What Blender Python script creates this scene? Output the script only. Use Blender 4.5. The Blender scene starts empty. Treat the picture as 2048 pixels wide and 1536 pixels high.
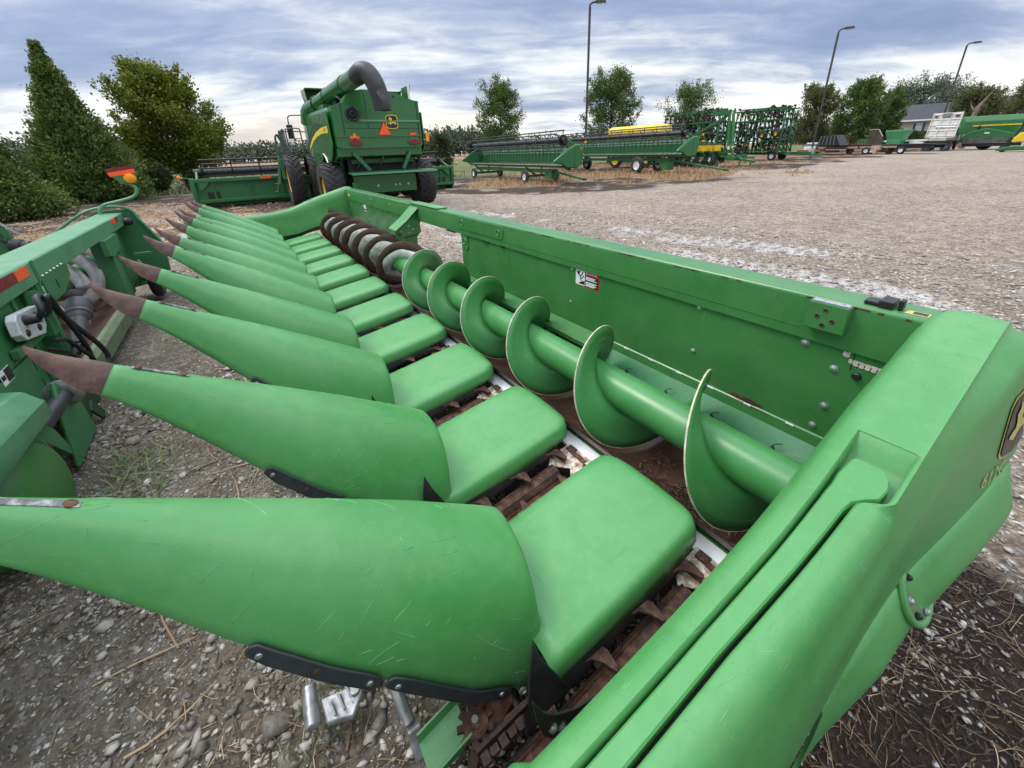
import bpy, bmesh, math, random
import numpy as np
from mathutils import Vector, Matrix
R_ = math.radians
PI = math.pi
scene = bpy.context.scene
COL = scene.collection
random.seed(7)
rng = np.random.default_rng(7)

# ------------------------------------------------------------------ camera
CAM_H = 1.85
cam_d = bpy.data.cameras.new('camera')
cam = bpy.data.objects.new('camera', cam_d)
COL.objects.link(cam)
cam_d.sensor_fit = 'HORIZONTAL'
cam_d.sensor_width = 36.0
cam_d.lens = 802.165 / 2048 * 36.0
cam_d.shift_x = -(1027.67 - 1024) / 2048
cam_d.shift_y = (628.694 - 768) / 2048
cam_d.clip_start = 0.02
cam_d.clip_end = 4000
_yaw, _pit, _rol = .5843, -.3876, -.0357
_fw = Vector((math.sin(_yaw)*math.cos(_pit), math.cos(_yaw)*math.cos(_pit), math.sin(_pit)))
_r0 = Vector((math.cos(_yaw), -math.sin(_yaw), 0)); _u0 = _r0.cross(_fw)
_r = _r0*math.cos(_rol) + _u0*math.sin(_rol)
_u = -_r0*math.sin(_rol) + _u0*math.cos(_rol)
_m = Matrix((( _r.x, _u.x, -_fw.x, 0), (_r.y, _u.y, -_fw.y, 0), (_r.z, _u.z, -_fw.z, CAM_H), (0, 0, 0, 1)))
cam.matrix_world = _m
scene.camera = cam

# ------------------------------------------------------------------ world, sun, exposure
SUN_EL, SUN_AZ = R_(54), R_(-38)          # azimuth measured from +Y towards +X
world = bpy.data.worlds.new('World'); scene.world = world
world.use_nodes = True
nt = world.node_tree; nt.nodes.clear()
def N(tree, typ, **kw):
    n = tree.nodes.new(typ)
    for k, v in kw.items():
        if k.startswith('i_'):
            key = k[2:]
            key = int(key) if key.isdigit() else key.replace('_', ' ')
            n.inputs[key].default_value = v
        else: setattr(n, k, v)
    return n
def ramp(tree, fac, stops, interp='LINEAR'):
    n = tree.nodes.new('ShaderNodeValToRGB'); cr = n.color_ramp; cr.interpolation = interp
    while len(cr.elements) > 1: cr.elements.remove(cr.elements[-1])
    cr.elements[0].position = stops[0][0]; c = stops[0][1]; cr.elements[0].color = tuple(c) + (1,) if len(c) == 3 else c
    for p, c in stops[1:]:
        e = cr.elements.new(p); e.color = tuple(c) + (1,) if len(c) == 3 else c
    if fac is not None: tree.links.new(fac, n.inputs['Fac'])
    return n
def mathn(tree, op, a, b=None, c=None, clamp=False):
    n = tree.nodes.new('ShaderNodeMath'); n.operation = op; n.use_clamp = clamp
    for i, v in enumerate((a, b, c)):
        if v is None: continue
        if isinstance(v, (int, float)): n.inputs[i].default_value = v
        else: tree.links.new(v, n.inputs[i])
    return n.outputs[0]
def mixc(tree, fac, a, b, blend='MIX'):
    n = tree.nodes.new('ShaderNodeMix'); n.data_type = 'RGBA'; n.blend_type = blend
    for i, v in ((0, fac), (6, a), (7, b)):
        if isinstance(v, (int, float)): n.inputs[i].default_value = v
        elif isinstance(v, (tuple, list)): n.inputs[i].default_value = tuple(v) + (1,) if len(v) == 3 else tuple(v)
        else: tree.links.new(v, n.inputs[i])
    return n.outputs[2]

def build_world():
    L = nt.links.new
    out = N(nt, 'ShaderNodeOutputWorld'); bg = N(nt, 'ShaderNodeBackground')
    bg.inputs['Strength'].default_value = 0.1
    L(bg.outputs[0], out.inputs[0])
    sky = N(nt, 'ShaderNodeTexSky', sky_type='NISHITA', sun_disc=False, sun_elevation=SUN_EL, sun_rotation=SUN_AZ)
    sky.air_density = 1.2; sky.dust_density = 1.5; sky.ozone_density = 1.5
    geo = N(nt, 'ShaderNodeTexCoord')
    sep = N(nt, 'ShaderNodeSeparateXYZ'); L(geo.outputs['Generated'], sep.inputs[0])
    zc = mathn(nt, 'ADD', mathn(nt, 'MAXIMUM', sep.outputs[2], 0.0), 0.16)
    px = mathn(nt, 'DIVIDE', sep.outputs[0], zc); py = mathn(nt, 'DIVIDE', sep.outputs[1], zc)
    comb = N(nt, 'ShaderNodeCombineXYZ'); L(px, comb.inputs[0]); L(py, comb.inputs[1])
    # cloud deck laid out on a plane above the place (rolls run roughly across the view)
    def turned(deg, scale, loc=(0, 0, 0)):
        a = N(nt, 'ShaderNodeMapping'); L(comb.outputs[0], a.inputs[0]); a.inputs['Rotation'].default_value = (0, 0, R_(deg))
        b = N(nt, 'ShaderNodeMapping'); L(a.outputs[0], b.inputs[0]); b.inputs['Scale'].default_value = scale; b.inputs['Location'].default_value = loc
        return b
    mp = turned(-57, (1.25, .50, 1), (2.2, .4, 0))
    n1 = N(nt, 'ShaderNodeTexNoise', i_Scale=.92, i_Detail=7.0, i_Roughness=.55, i_Distortion=.35); L(mp.outputs[0], n1.inputs['Vector'])
    mp2 = turned(-63, (3.2, 1.5, 1), (3.3, 1.2, 0))
    n2 = N(nt, 'ShaderNodeTexNoise', i_Scale=1.3, i_Detail=6.0, i_Roughness=.6, i_Distortion=.5); L(mp2.outputs[0], n2.inputs['Vector'])
    s = mathn(nt, 'ADD', mathn(nt, 'MULTIPLY', n1.outputs[0], .72), mathn(nt, 'MULTIPLY', n2.outputs[0], .28))
    # brighter patch to the left high up and a bright gap low over the horizon
    el = sep.outputs[2]
    low = ramp(nt, el, [(0.0, (1, 1, 1)), (.07, (.75,)*3), (.16, (0, 0, 0))])
    s = mathn(nt, 'ADD', s, mathn(nt, 'MULTIPLY', low.outputs[0], .12))
    hi = ramp(nt, el, [(.3, (0,)*3), (.62, (1, 1, 1))])
    s = mathn(nt, 'ADD', s, mathn(nt, 'MULTIPLY', hi.outputs[0], .06))
    cl = ramp(nt, s, [(.37, (2.0, 2.6, 4.15)), (.45, (2.55, 3.2, 4.75)), (.51, (3.6, 4.2, 5.5)), (.56, (5.4, 5.8, 6.5)), (.61, (7.4, 7.5, 7.6)), (.68, (8.6, 8.5, 8.3))])
    # warm glow low in the far left
    az = mathn(nt, 'ADD', mathn(nt, 'MULTIPLY', sep.outputs[0], .22), mathn(nt, 'MULTIPLY', sep.outputs[1], .97))
    glow = mathn(nt, 'MULTIPLY', ramp(nt, az, [(.90, (0,)*3), (1.0, (1, 1, 1))]).outputs[0], ramp(nt, el, [(0.0, (.9,)*3), (.05, (1,)*3), (.10, (0,)*3)]).outputs[0])
    c = mixc(nt, mathn(nt, 'MULTIPLY', glow, .6), cl.outputs[0], (8.4, 6.9, 5.3))
    c = mixc(nt, .88, sky.outputs[0], c)
    # overcast made brighter overhead, out of view, to add top light
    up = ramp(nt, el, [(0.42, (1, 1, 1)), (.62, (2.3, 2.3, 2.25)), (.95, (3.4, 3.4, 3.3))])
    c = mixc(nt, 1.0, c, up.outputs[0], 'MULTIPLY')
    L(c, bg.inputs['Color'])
build_world()

sun_d = bpy.data.lights.new('sun', 'SUN'); sun = bpy.data.objects.new('sun', sun_d); COL.objects.link(sun)
sun_d.energy = 1.5; sun_d.angle = R_(22); sun_d.color = (1.0, .94, .84)
_sd = Vector((math.sin(SUN_AZ)*math.cos(SUN_EL), math.cos(SUN_AZ)*math.cos(SUN_EL), math.sin(SUN_EL)))
sun.rotation_euler = _sd.to_track_quat('Z', 'Y').to_euler()
vs = scene.view_settings
vs.view_transform = 'Standard'; vs.look = 'None'; vs.gamma = 1.0; vs.use_curve_mapping = False
vs.exposure = 0.48
try: scene.cycles.max_bounces = 6; scene.cycles.use_denoising = True
except Exception: pass

# ------------------------------------------------------------------ object helpers
def tag(o, label=None, cat=None, group=None, kind=None):
    if label: o['label'] = label
    if cat: o['category'] = cat
    if group: o['group'] = group
    if kind: o['kind'] = kind
    return o
def thing(name, label, cat, loc=(0, 0, 0), rz=0.0, group=None):
    o = bpy.data.objects.new(name, None); COL.objects.link(o)
    o.empty_display_size = .2
    o.location = loc; o.rotation_euler = (0, 0, rz)
    return tag(o, label, cat, group)
def copy_tree(o, parent=None):
    c = o.copy(); COL.objects.link(c)
    if parent is not None: c.parent = parent
    for ch in list(o.children): copy_tree(ch, c)
    return c

def V(*a): return np.array(a, float)
def nrm(v):
    v = np.asarray(v, float); l = np.linalg.norm(v); return v/l if l > 1e-12 else v
def frame_of(d):
    d = nrm(d); a = V(0, 0, 1) if abs(d[2]) < .9 else V(1, 0, 0)
    x = nrm(np.cross(a, d)); return x, np.cross(d, x)
class MB:
    def __init__(s): s.v = []; s.f = []; s.m = []; s.mat = 0
    def add(s, vs, fs):
        b = len(s.v); s.v.extend([tuple(map(float, p)) for p in vs])
        for f in fs: s.f.append(tuple(b+i for i in f)); s.m.append(s.mat)
        return s
    def box(s, c, size, rot=None, taper=1.0):
        sx, sy, sz = [q/2 for q in size]
        p = [(-sx, -sy, -sz), (sx, -sy, -sz), (sx, sy, -sz), (-sx, sy, -sz), (-sx*taper, -sy*taper, sz), (sx*taper, -sy*taper, sz), (sx*taper, sy*taper, sz), (-sx*taper, sy*taper, sz)]
        if rot is not None: p = [tuple(rot @ Vector(q)) for q in p]
        return s.add([V(*q)+np.asarray(c, float) for q in p], [(0, 3, 2, 1), (4, 5, 6, 7), (0, 1, 5, 4), (1, 2, 6, 5), (2, 3, 7, 6), (3, 0, 4, 7)])
    def bx(s, x0, x1, y0, y1, z0, z1): return s.box(((x0+x1)/2, (y0+y1)/2, (z0+z1)/2), (abs(x1-x0), abs(y1-y0), abs(z1-z0)))
    def bar(s, p0, p1, w, h, up=(0, 0, 1)):
        p0 = np.asarray(p0, float); p1 = np.asarray(p1, float); d = nrm(p1-p0); u = np.asarray(up, float)
        x = nrm(np.cross(d, u)) if np.linalg.norm(np.cross(d, u)) > 1e-6 else frame_of(d)[0]
        u = np.cross(x, d); o = []
        for p in (p0, p1):
            for a, b in ((-1, -1), (1, -1), (1, 1), (-1, 1)): o.append(p+x*a*w/2+u*b*h/2)
        return s.add(o, [(3, 2, 1, 0), (4, 5, 6, 7), (0, 1, 5, 4), (1, 2, 6, 5), (2, 3, 7, 6), (3, 0, 4, 7)])
    def loft(s, rings, closed=True, cap0=True, cap1=True):
        n = len(rings[0]); b = len(s.v)
        for r in rings: s.v.extend([tuple(map(float, p)) for p in r])
        k = n if closed else n-1
        for i in range(len(rings)-1):
            for j in range(k):
                a = b+i*n+j; c = b+i*n+(j+1) % n
                s.f.append((a, c, c+n, a+n)); s.m.append(s.mat)
        if closed and cap0: s.f.append(tuple(b+j for j in range(n))[::-1]); s.m.append(s.mat)
        if closed and cap1: s.f.append(tuple(b+(len(rings)-1)*n+j for j in range(n))); s.m.append(s.mat)
        return s
    def tube(s, path, r, n=10, caps=True):
        P = [np.asarray(p, float) for p in path]; rr = r if isinstance(r, (list, tuple, np.ndarray)) else [r]*len(P)
        rings = []; x = None
        for i, p in enumerate(P):
            d = nrm(P[min(i+1, len(P)-1)]-P[max(i-1, 0)])
            if x is None: x, y = frame_of(d)
            else:
                x = x-d*np.dot(x, d)
                x = nrm(x) if np.linalg.norm(x) > 1e-6 else frame_of(d)[0]
                y = np.cross(d, x)
            rings.append([p+rr[i]*(x*math.cos(t)+y*math.sin(t)) for t in np.linspace(0, 2*PI, n, endpoint=False)])
        return s.loft(rings, True, caps, caps)
    def cyl(s, p0, p1, r0, r1=None, n=16, caps=True): return s.tube([p0, p1], [r0, r0 if r1 is None else r1], n, caps)
    def lathe(s, prof, p0, axis, n=24, cap=True):
        a = nrm(axis); x, y = frame_of(a); p0 = np.asarray(p0, float)
        rings = [[p0+a*h+r*(x*math.cos(t)+y*math.sin(t)) for t in np.linspace(0, 2*PI, n, endpoint=False)] for r, h in prof]
        return s.loft(rings, True, cap, cap)
    def prism(s, poly, ext):
        P = [np.asarray(p, float) for p in poly]; e = np.asarray(ext, float); n = len(P)
        return s.add(P+[p+e for p in P], [tuple(range(n))[::-1], tuple(range(n, 2*n))]+[(i, (i+1) % n, (i+1) % n+n, i+n) for i in range(n)])
    def poly(s, pts): return s.add(pts, [tuple(range(len(pts)))])
    def sphere(s, c, r, sc=(1, 1, 1), n=12, m=8):
        c = np.asarray(c, float)
        rings = [[c+V(sc[0]*r*math.sin(a)*math.cos(t), sc[1]*r*math.sin(a)*math.sin(t), sc[2]*r*math.cos(a)) for t in np.linspace(0, 2*PI, n, endpoint=False)] for a in np.linspace(.02, PI-.02, m)]
        return s.loft(rings[::-1])
    def torus(s, c, axis, R, r, n=32, m=10):
        a = nrm(axis); x, y = frame_of(a); c = np.asarray(c, float); rings = []
        for t in np.linspace(0, 2*PI, n, endpoint=False):
            d = x*math.cos(t)+y*math.sin(t)
            rings.append([c+d*(R+r*math.cos(q))+a*r*math.sin(q) for q in np.linspace(0, 2*PI, m, endpoint=False)])
        rings.append(rings[0]); return s.loft(rings, True, False, False)
    def bolt(s, p, axis, r, h=None): # domed bolt head
        h = h or r*.6
        return s.lathe([(r*1.25, 0), (r*1.25, h*.25), (r, h*.3), (r*.9, h*.7), (r*.5, h), (.001, h*1.05)], p, axis, 10)
    def text(s, string, size, o, ux, uy, depth=.001, align='CENTER'):
        cu = bpy.data.curves.new('txt', 'FONT'); cu.body = string; cu.size = size; cu.align_x = align; cu.align_y = 'CENTER'; cu.resolution_u = 2
        ob = bpy.data.objects.new('txt', cu); COL.objects.link(ob)
        bpy.context.view_layer.update()
        me = bpy.data.meshes.new_from_object(ob.evaluated_get(bpy.context.evaluated_depsgraph_get()))
        o = np.asarray(o, float); ux = nrm(ux); uy = nrm(uy); nz = np.cross(ux, uy)
        s.add([o+ux*v.co.x+uy*v.co.y+nz*depth for v in me.vertices], [tuple(p.vertices) for p in me.polygons])
        bpy.data.objects.remove(ob); bpy.data.meshes.remove(me); bpy.data.curves.remove(cu)
        return s
    def build(s, name, mat, parent=None, org=None, smooth=35, bevel=0, bseg=2, loc=None):
        me = bpy.data.meshes.new(name)
        v = np.array(s.v, float)
        if org is not None: v = v-np.asarray(org, float)
        me.from_pydata([tuple(p) for p in v], [], s.f)
        mats = mat if isinstance(mat, (list, tuple)) else [mat]
        for q in mats: me.materials.append(q)
        me.polygons.foreach_set('material_index', s.m)
        bm = bmesh.new(); bm.from_mesh(me); bmesh.ops.recalc_face_normals(bm, faces=bm.faces); bm.to_mesh(me); bm.free()
        if smooth:
            me.polygons.foreach_set('use_smooth', [True]*len(me.polygons))
            me.set_sharp_from_angle(angle=R_(smooth))
        me.update()
        o = bpy.data.objects.new(name, me); COL.objects.link(o)
        if parent is not None: o.parent = parent
        if loc is not None: o.location = loc
        if bevel:
            b = o.modifiers.new('bevel', 'BEVEL'); b.width = bevel; b.segments = bseg; b.limit_method = 'ANGLE'; b.angle_limit = R_(40); b.harden_normals = False
        return o
def arc(c, r, a0, a1, n, ux, uy):
    c = np.asarray(c, float); return [c+r*(np.asarray(ux)*math.cos(t)+np.asarray(uy)*math.sin(t)) for t in np.linspace(a0, a1, n)]
def smooth_path(pts, n=6):
    P = [np.asarray(p, float) for p in pts]; out = []
    Q = [2*P[0]-P[1]]+P+[2*P[-1]-P[-2]]
    for i in range(1, len(Q)-2):
        for t in np.linspace(0, 1, n, endpoint=False):
            a, b, c, d = Q[i-1:i+3]
            out.append(.5*((2*b)+(-a+c)*t+(2*a-5*b+4*c-d)*t*t+(-a+3*b-3*c+d)*t**3))
    out.append(P[-1]); return out

# ------------------------------------------------------------------ materials
def new_mat(name):
    m = bpy.data.materials.new(name); m.use_nodes = True
    t = m.node_tree; b = t.nodes['Principled BSDF']; return m, t, b
def tex_vec(t, scale=(1, 1, 1), rot=(0, 0, 0), kind='Object'):
    c = N(t, 'ShaderNodeTexCoord'); mp = N(t, 'ShaderNodeMapping'); t.links.new(c.outputs[kind], mp.inputs[0])
    mp.inputs['Scale'].default_value = scale; mp.inputs['Rotation'].default_value = rot
    return mp.outputs[0]
def noise(t, vec, scale, detail=4, rough=.55, dist=0.0):
    n = N(t, 'ShaderNodeTexNoise', i_Scale=scale, i_Detail=float(detail), i_Roughness=rough, i_Distortion=dist)
    if vec is not None: t.links.new(vec, n.inputs['Vector'])
    return n.outputs[0]
def bump(t, b, h, strength=.3, dist=.01):
    n = N(t, 'ShaderNodeBump'); n.inputs['Strength'].default_value = strength; n.inputs['Distance'].default_value = dist
    t.links.new(h, n.inputs['Height']); t.links.new(n.outputs[0], b.inputs['Normal'])
def simple(name, col, rough=.5, metal=0.0, var=.15, scale=6.0, bmp=0.0, bscale=60, coat=0.0, spec=.5):
    m, t, b = new_mat(name); v = tex_vec(t)
    n = noise(t, v, scale, 5, .6)
    dark = tuple(c*(1-var*1.6) for c in col); lite = tuple(min(1, c*(1+var)) for c in col)
    t.links.new(ramp(t, n, [(.3, dark), (.7, lite)]).outputs[0], b.inputs['Base Color'])
    r = ramp(t, noise(t, v, scale*2.3, 4), [(.3, (max(.03, rough-.1),)*3), (.7, (min(1, rough+.12),)*3)])
    t.links.new(r.outputs[0], b.inputs['Roughness'])
    b.inputs['Metallic'].default_value = metal; b.inputs['Coat Weight'].default_value = coat; b.inputs['Specular IOR Level'].default_value = spec
    if bmp: bump(t, b, noise(t, v, bscale, 5, .6), bmp, .004)
    return m
def worn_paint(name, col, chalk, rough=.42, scratch=1.0, dirt=.5, chalk_amt=.45, scale=3.0, dirtcol=(.11, .10, .075), coat=0.0):
    """Aged green poly / sheet metal paint: chalky patches, dust, fine scratches."""
    m, t, b = new_mat(name); v = tex_vec(t)
    n1 = noise(t, v, scale, 6, .62, .3)
    f1 = ramp(t, n1, [(.38, (0,)*3), (.68, (1,)*3)])
    c = mixc(t, mathn(t, 'MULTIPLY', f1.outputs[0], chalk_amt), col, chalk)
    n2 = noise(t, v, scale*9, 5, .7)
    c = mixc(t, mathn(t, 'MULTIPLY', ramp(t, n2, [(.5, (0,)*3), (.75, (1,)*3)]).outputs[0], .25), c, chalk)
    n3 = noise(t, v, scale*1.7, 6, .65, .6)
    c = mixc(t, mathn(t, 'MULTIPLY', ramp(t, n3, [(.55, (0,)*3), (.8, (1,)*3)]).outputs[0], dirt*.5), c, dirtcol)
    # fine scratches: thin bands of strongly stretched, warped noise
    tot = None
    for rot, sc in (((.3, .5, .9), (5, 150, 150)), ((1.1, .2, -.5), (150, 6, 150)), ((.1, 1.2, 2.2), (120, 120, 5)), ((.7, -.4, .3), (7, 170, 170))):
        sv = tex_vec(t, sc, rot)
        s = noise(t, sv, .55, 2, .5, .8)
        line = ramp(t, s, [(.725, (0,)*3), (.74, (1,)*3), (.748, (1,)*3), (.763, (0,)*3)]).outputs[0]
        tot = line if tot is None else mathn(t, 'MAXIMUM', tot, line)
    area = ramp(t, noise(t, v, 4.5, 3), [(.42, (0,)*3), (.56, (1,)*3)]).outputs[0]
    c = mixc(t, mathn(t, 'MULTIPLY', mathn(t, 'MULTIPLY', tot, area), .6*scratch), c, tuple(min(1, x*1.35+.07) for x in chalk))
    t.links.new(c, b.inputs['Base Color'])
    r = mathn(t, 'ADD', mathn(t, 'MULTIPLY', n1, .3), rough-.13)
    t.links.new(r, b.inputs['Roughness'])
    b.inputs['Coat Weight'].default_value = coat
    bump(t, b, mathn(t, 'ADD', mathn(t, 'MULTIPLY', noise(t, v, 140, 3), .35), mathn(t, 'ADD', noise(t, v, 9, 3), mathn(t, 'MULTIPLY', noise(t, v, 2.3, 2), 2.6))), .14, .006)
    return m
def rusty(name, a, bcol, c2, scale=14, rough=.8, metal=0.0, bmp=.5, lo=.38, hi=.62):
    m, t, b = new_mat(name); v = tex_vec(t)
    n = noise(t, v, scale, 8, .7, .4)
    t.links.new(ramp(t, n, [(lo-.1, a), ((lo+hi)/2, bcol), (hi+.1, c2)]).outputs[0], b.inputs['Base Color'])
    b.inputs['Roughness'].default_value = rough; b.inputs['Metallic'].default_value = metal
    bump(t, b, noise(t, v, scale*4, 6, .7), bmp, .004)
    return m
GREEN_HOOD = worn_paint('faded_green_poly', (.060, .245, .066), (.15, .355, .145), rough=.33, scratch=.25, dirt=.25, chalk_amt=.42, scale=2.2)
GREEN_SHIELD = worn_paint('end_shield_green_poly', (.060, .245, .064), (.145, .345, .135), rough=.36, scratch=.3, dirt=.55, chalk_amt=.42, scale=2.4, dirtcol=(.085, .10, .06))
GREEN_STEEL = worn_paint('green_painted_steel', (.038, .170, .042), (.078, .235, .076), rough=.28, scratch=.8, dirt=.55, coat=.1)
GREEN_AUGER = worn_paint('auger_green_paint', (.046, .21, .054), (.10, .29, .105), rough=.31, scratch=.5, dirt=.35)
GREEN_OLD = worn_paint('old_green_steel', (.028, .155, .05), (.075, .21, .10), rough=.5, scratch=.7, dirt=.9, dirtcol=(.10, .085, .06))
GREEN_SHINY = worn_paint('glossy_green_paint', (.013, .125, .022), (.024, .155, .036), rough=.26, scratch=.2, dirt=.3, scale=.9, coat=.3)
GREEN_MACH = worn_paint('implement_green_paint', (.016, .125, .03), (.04, .18, .06), rough=.42, scratch=.3, dirt=.6, scale=1.1)
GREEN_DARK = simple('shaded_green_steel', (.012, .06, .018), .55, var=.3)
RUST = rusty('rusted_steel', (.018, .009, .006), (.062, .026, .015), (.20, .095, .048), scale=22, lo=.40, hi=.60, bmp=.6)
RUST_TIP = rusty('rusted_snout_steel', (.050, .026, .020), (.105, .052, .040), (.19, .105, .082), scale=17, rough=.55, bmp=.5)
RUST_TROUGH = rusty('brown_rusted_trough', (.035, .018, .013), (.066, .033, .023), (.105, .06, .043), scale=5, rough=.38, bmp=.15)
RUST_DARK = rusty('dark_rusted_chain', (.012, .007, .005), (.035, .017, .011), (.085, .04, .022), scale=30, rough=.7)
PLATE = rusty('rust_speckled_plate', (.11, .045, .018), (.44, .34, .24), (.70, .68, .63), scale=38, rough=.45, bmp=.3, lo=.44, hi=.54)
WHITE_PL = rusty('worn_white_metal', (.30, .27, .24), (.68, .69, .70), (.82, .83, .84), scale=7, rough=.35, bmp=.1, lo=.25, hi=.4)
RUBBER = simple('black_rubber', (.018, .018, .021), .55, var=.3, scale=12, bmp=.15)
BLACK = simple('black_steel', (.014, .014, .016), .42, var=.3)
BLACK_PLATE = simple('dark_grey_plastic', (.026, .030, .036), .42, var=.2, scale=20, bmp=.1)
TYRE = simple('tyre_rubber', (.032, .031, .031), .8, var=.35, scale=7, bmp=.4, bscale=40)
STEEL = simple('galvanised_steel', (.50, .50, .50), .38, metal=.75, var=.25, scale=14, bmp=.15)
CAST = simple('cast_aluminium', (.42, .42, .43), .42, metal=.7, var=.3, scale=22, bmp=.25)
YELLOW = simple('yellow_paint', (.80, .56, .025), .38, var=.1, scale=4)
YELLOW_DIRTY = simple('dusty_yellow_paint', (.62, .42, .03), .5, var=.3, scale=3)
ORANGE_REF = simple('orange_reflector', (.95, .11, .02), .3, var=.06, scale=30)
RED_REF = simple('red_reflector', (.20, .012, .018), .25, var=.2, scale=40)
AMBER = simple('amber_lens', (.90, .30, .01), .18, var=.12, scale=60)
WHITE = simple('white_paint', (.78, .78, .77), .4, var=.08)
DECAL_RED = simple('decal_red', (.50, .022, .022), .4, var=.06)
DECAL_BLACK = simple('decal_black', (.018, .014, .014), .4, var=.1)
DECAL_BROWN = simple('faded_decal_brown', (.058, .042, .040), .45, var=.2)
DECAL_YELLOW = simple('decal_yellow', (.80, .58, .06), .4, var=.06)
DECAL_FADE = simple('faded_decal_yellow', (.52, .45, .12), .45, var=.2, scale=30)
GLASS = simple('cab_glass', (.03, .045, .05), .06, var=.1, spec=.8)
SPOUT = simple('black_rubber_spout', (.030, .030, .033), .5, var=.3, scale=2)
GREY = simple('grey_rubber_boot', (.075, .073, .078), .5, var=.15)
SHAFT = simple('dark_shaft_tube', (.055, .055, .062), .45, metal=.3, var=.2)
FLIGHT_OLD = rusty('worn_flight_steel', (.17, .13, .12), (.34, .31, .31), (.50, .48, .48), scale=7, rough=.42, metal=.35, bmp=.15)
AUG_RUST = rusty('rusted_flighting', (.035, .022, .014), (.075, .042, .026), (.14, .075, .045), scale=12, rough=.75)
AUG_WHITE = rusty('white_worn_flighting', (.16, .09, .05), (.52, .49, .44), (.74, .73, .70), scale=9, rough=.45, bmp=.1, lo=.34, hi=.50)
DARK = simple('dark_recess', (.010, .011, .010), .7)
# ================================================================== ground
_g = np.random.default_rng(11)
_T = _g.random((256, 256))
def vnoise(x, y, f, seed=0):
    x = np.asarray(x)*f+seed*17.3; y = np.asarray(y)*f+seed*31.7
    xi = np.floor(x).astype(int); yi = np.floor(y).astype(int); u = x-xi; v = y-yi
    u = u*u*(3-2*u); v = v*v*(3-2*v)
    a = _T[xi & 255, yi & 255]; b = _T[(xi+1) & 255, yi & 255]; c = _T[xi & 255, (yi+1) & 255]; d = _T[(xi+1) & 255, (yi+1) & 255]
    return (a*(1-u)+b*u)*(1-v)+(c*(1-u)+d*u)*v
def fbm(x, y, f, o=4, seed=0):
    s = 0; a = .5; t = 0
    for i in range(o): s = s+a*vnoise(x, y, f*2**i, seed+i); t += a; a *= .5
    return s/t
def sstep(a, b, x): t = np.clip((x-a)/(b-a), 0, 1); return t*t*(3-2*t)
def zones(x, y):
    n1 = fbm(x, y, .9, 4, 3)-.5; n2 = fbm(x, y, .22, 4, 9)-.5; n3 = fbm(x, y, .05, 3, 5)-.5; n4 = fbm(x, y, 2.3, 4, 13)-.5
    far = np.interp(x, [2, 7, 11.5, 21.6, 45, 75, 140], [24, 21.5, 16.2, 13.2, 15.5, 17.0, 19])
    gravel = sstep(-.35, .35, x-(2.75+n1*1.6+n2*.8)-np.where(y > 9, (y-9)*.28, 0)) * sstep(-1, 1, far-y+n2*7+n1*2)
    mulch = sstep(-.25, .25, (2.5+n1*1.2-x))*sstep(-.15, .35, .75+n4*.8-y+(x-1)*.12)*sstep(-.7, .0, x+.15+n1*.5)
    under = sstep(-.1, .4, x-.35)*sstep(.1, -.3, x-2.25)*sstep(.2, .8, y)*sstep(9.6, 9, y)
    mulch = np.maximum(mulch, under*.9)
    gedge = np.interp(x, [-30, -8, -2, 4, 12, 18, 30, 60, 140], [24, 28.5, 31, 29, 27.5, 29, 36, 42, 34])
    grass = sstep(-1.2, 1.2, y-gedge+n2*5)*(1-gravel)
    field = sstep(110, 135, y+.1*x+n3*20)
    litter = sstep(9.5, 12, y+n2*5)*(1-gravel)*(1-grass)
    weeds = litter*sstep(-.06, .16, n2*.8+n1*.5+np.interp(x, [-6, 0, 4, 12, 25, 40], [-.02, -.04, .02, .12, .12, .0]))
    # strip of dry weeds along the edge of the gravel
    weeds = np.maximum(weeds, .95*sstep(.02, .2, n1*.7+n2*.4+.02)*sstep(2.6, .6, np.abs(y-far+1.6))*sstep(6, 9, x)*sstep(40, 24, x))
    mulch = np.maximum(mulch, litter*(1-.5*weeds)*.95*sstep(-.25, .05, n1+.05))
    # wet pressed tracks in the gravel and puddled mud
    wet = np.zeros_like(x)
    for (ax, ay, bx, by, w_, sd) in ((8.6, 2.2, 6.4, 12.5, .22, 1), (6.75, .6, 6.6, 5.2, .26, 2), (8.3, 2.4, 7.1, 6.2, .2, 3), (5.6, -2.5, 6.9, 1.8, .3, 4), (3.6, 2.5, 4.6, 12, .25, 5), (5.4, 4, 5.9, 13, .25, 7)):
        dx, dy = bx-ax, by-ay; L = math.hypot(dx, dy); dx /= L; dy /= L
        t = (x-ax)*dx+(y-ay)*dy; s = (x-ax)*-dy+(y-ay)*dx+n2*.5
        lug = .5+.5*np.sin((t+np.abs(s)*1.3)*2*PI/.26)
        wet = np.maximum(wet, sstep(w_+.08, w_-.05, np.abs(s))*sstep(-.4, .4, t)*sstep(L+.4, L-.4, t)*sstep(.38, .62, lug*.55+(n1+.5)*.3+(n4+.5)*.25))
    wet = wet*sstep(-.02, .10, n1+n2*.6+.06)
    pud = sstep(.13, .2, n2*1.1+n1*.25)*sstep(9, 11, y)*sstep(21, 17, y)*sstep(7, 3, np.abs(x-1))
    wet = np.maximum(wet, pud*.8)
    return gravel, mulch, grass, weeds, wet, field, n1, n2, n4
def ground_h(x, y):
    r = np.hypot(x-.5, y-1)
    fine = np.clip(1-r/14, 0, 1)
    h = (fbm(x, y, 1.7, 4, 21)-.5)*.035*np.clip(1-r/40, 0, 1)
    h = h+((fbm(x, y, 9, 4, 25)-.5)*.022+(fbm(x*.7+y*.7, (y-x)*.35, 16, 3, 29)-.5)*.014)*fine
    h = h-.10*sstep(30, 80, np.hypot(x, y))*0
    return h
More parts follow.
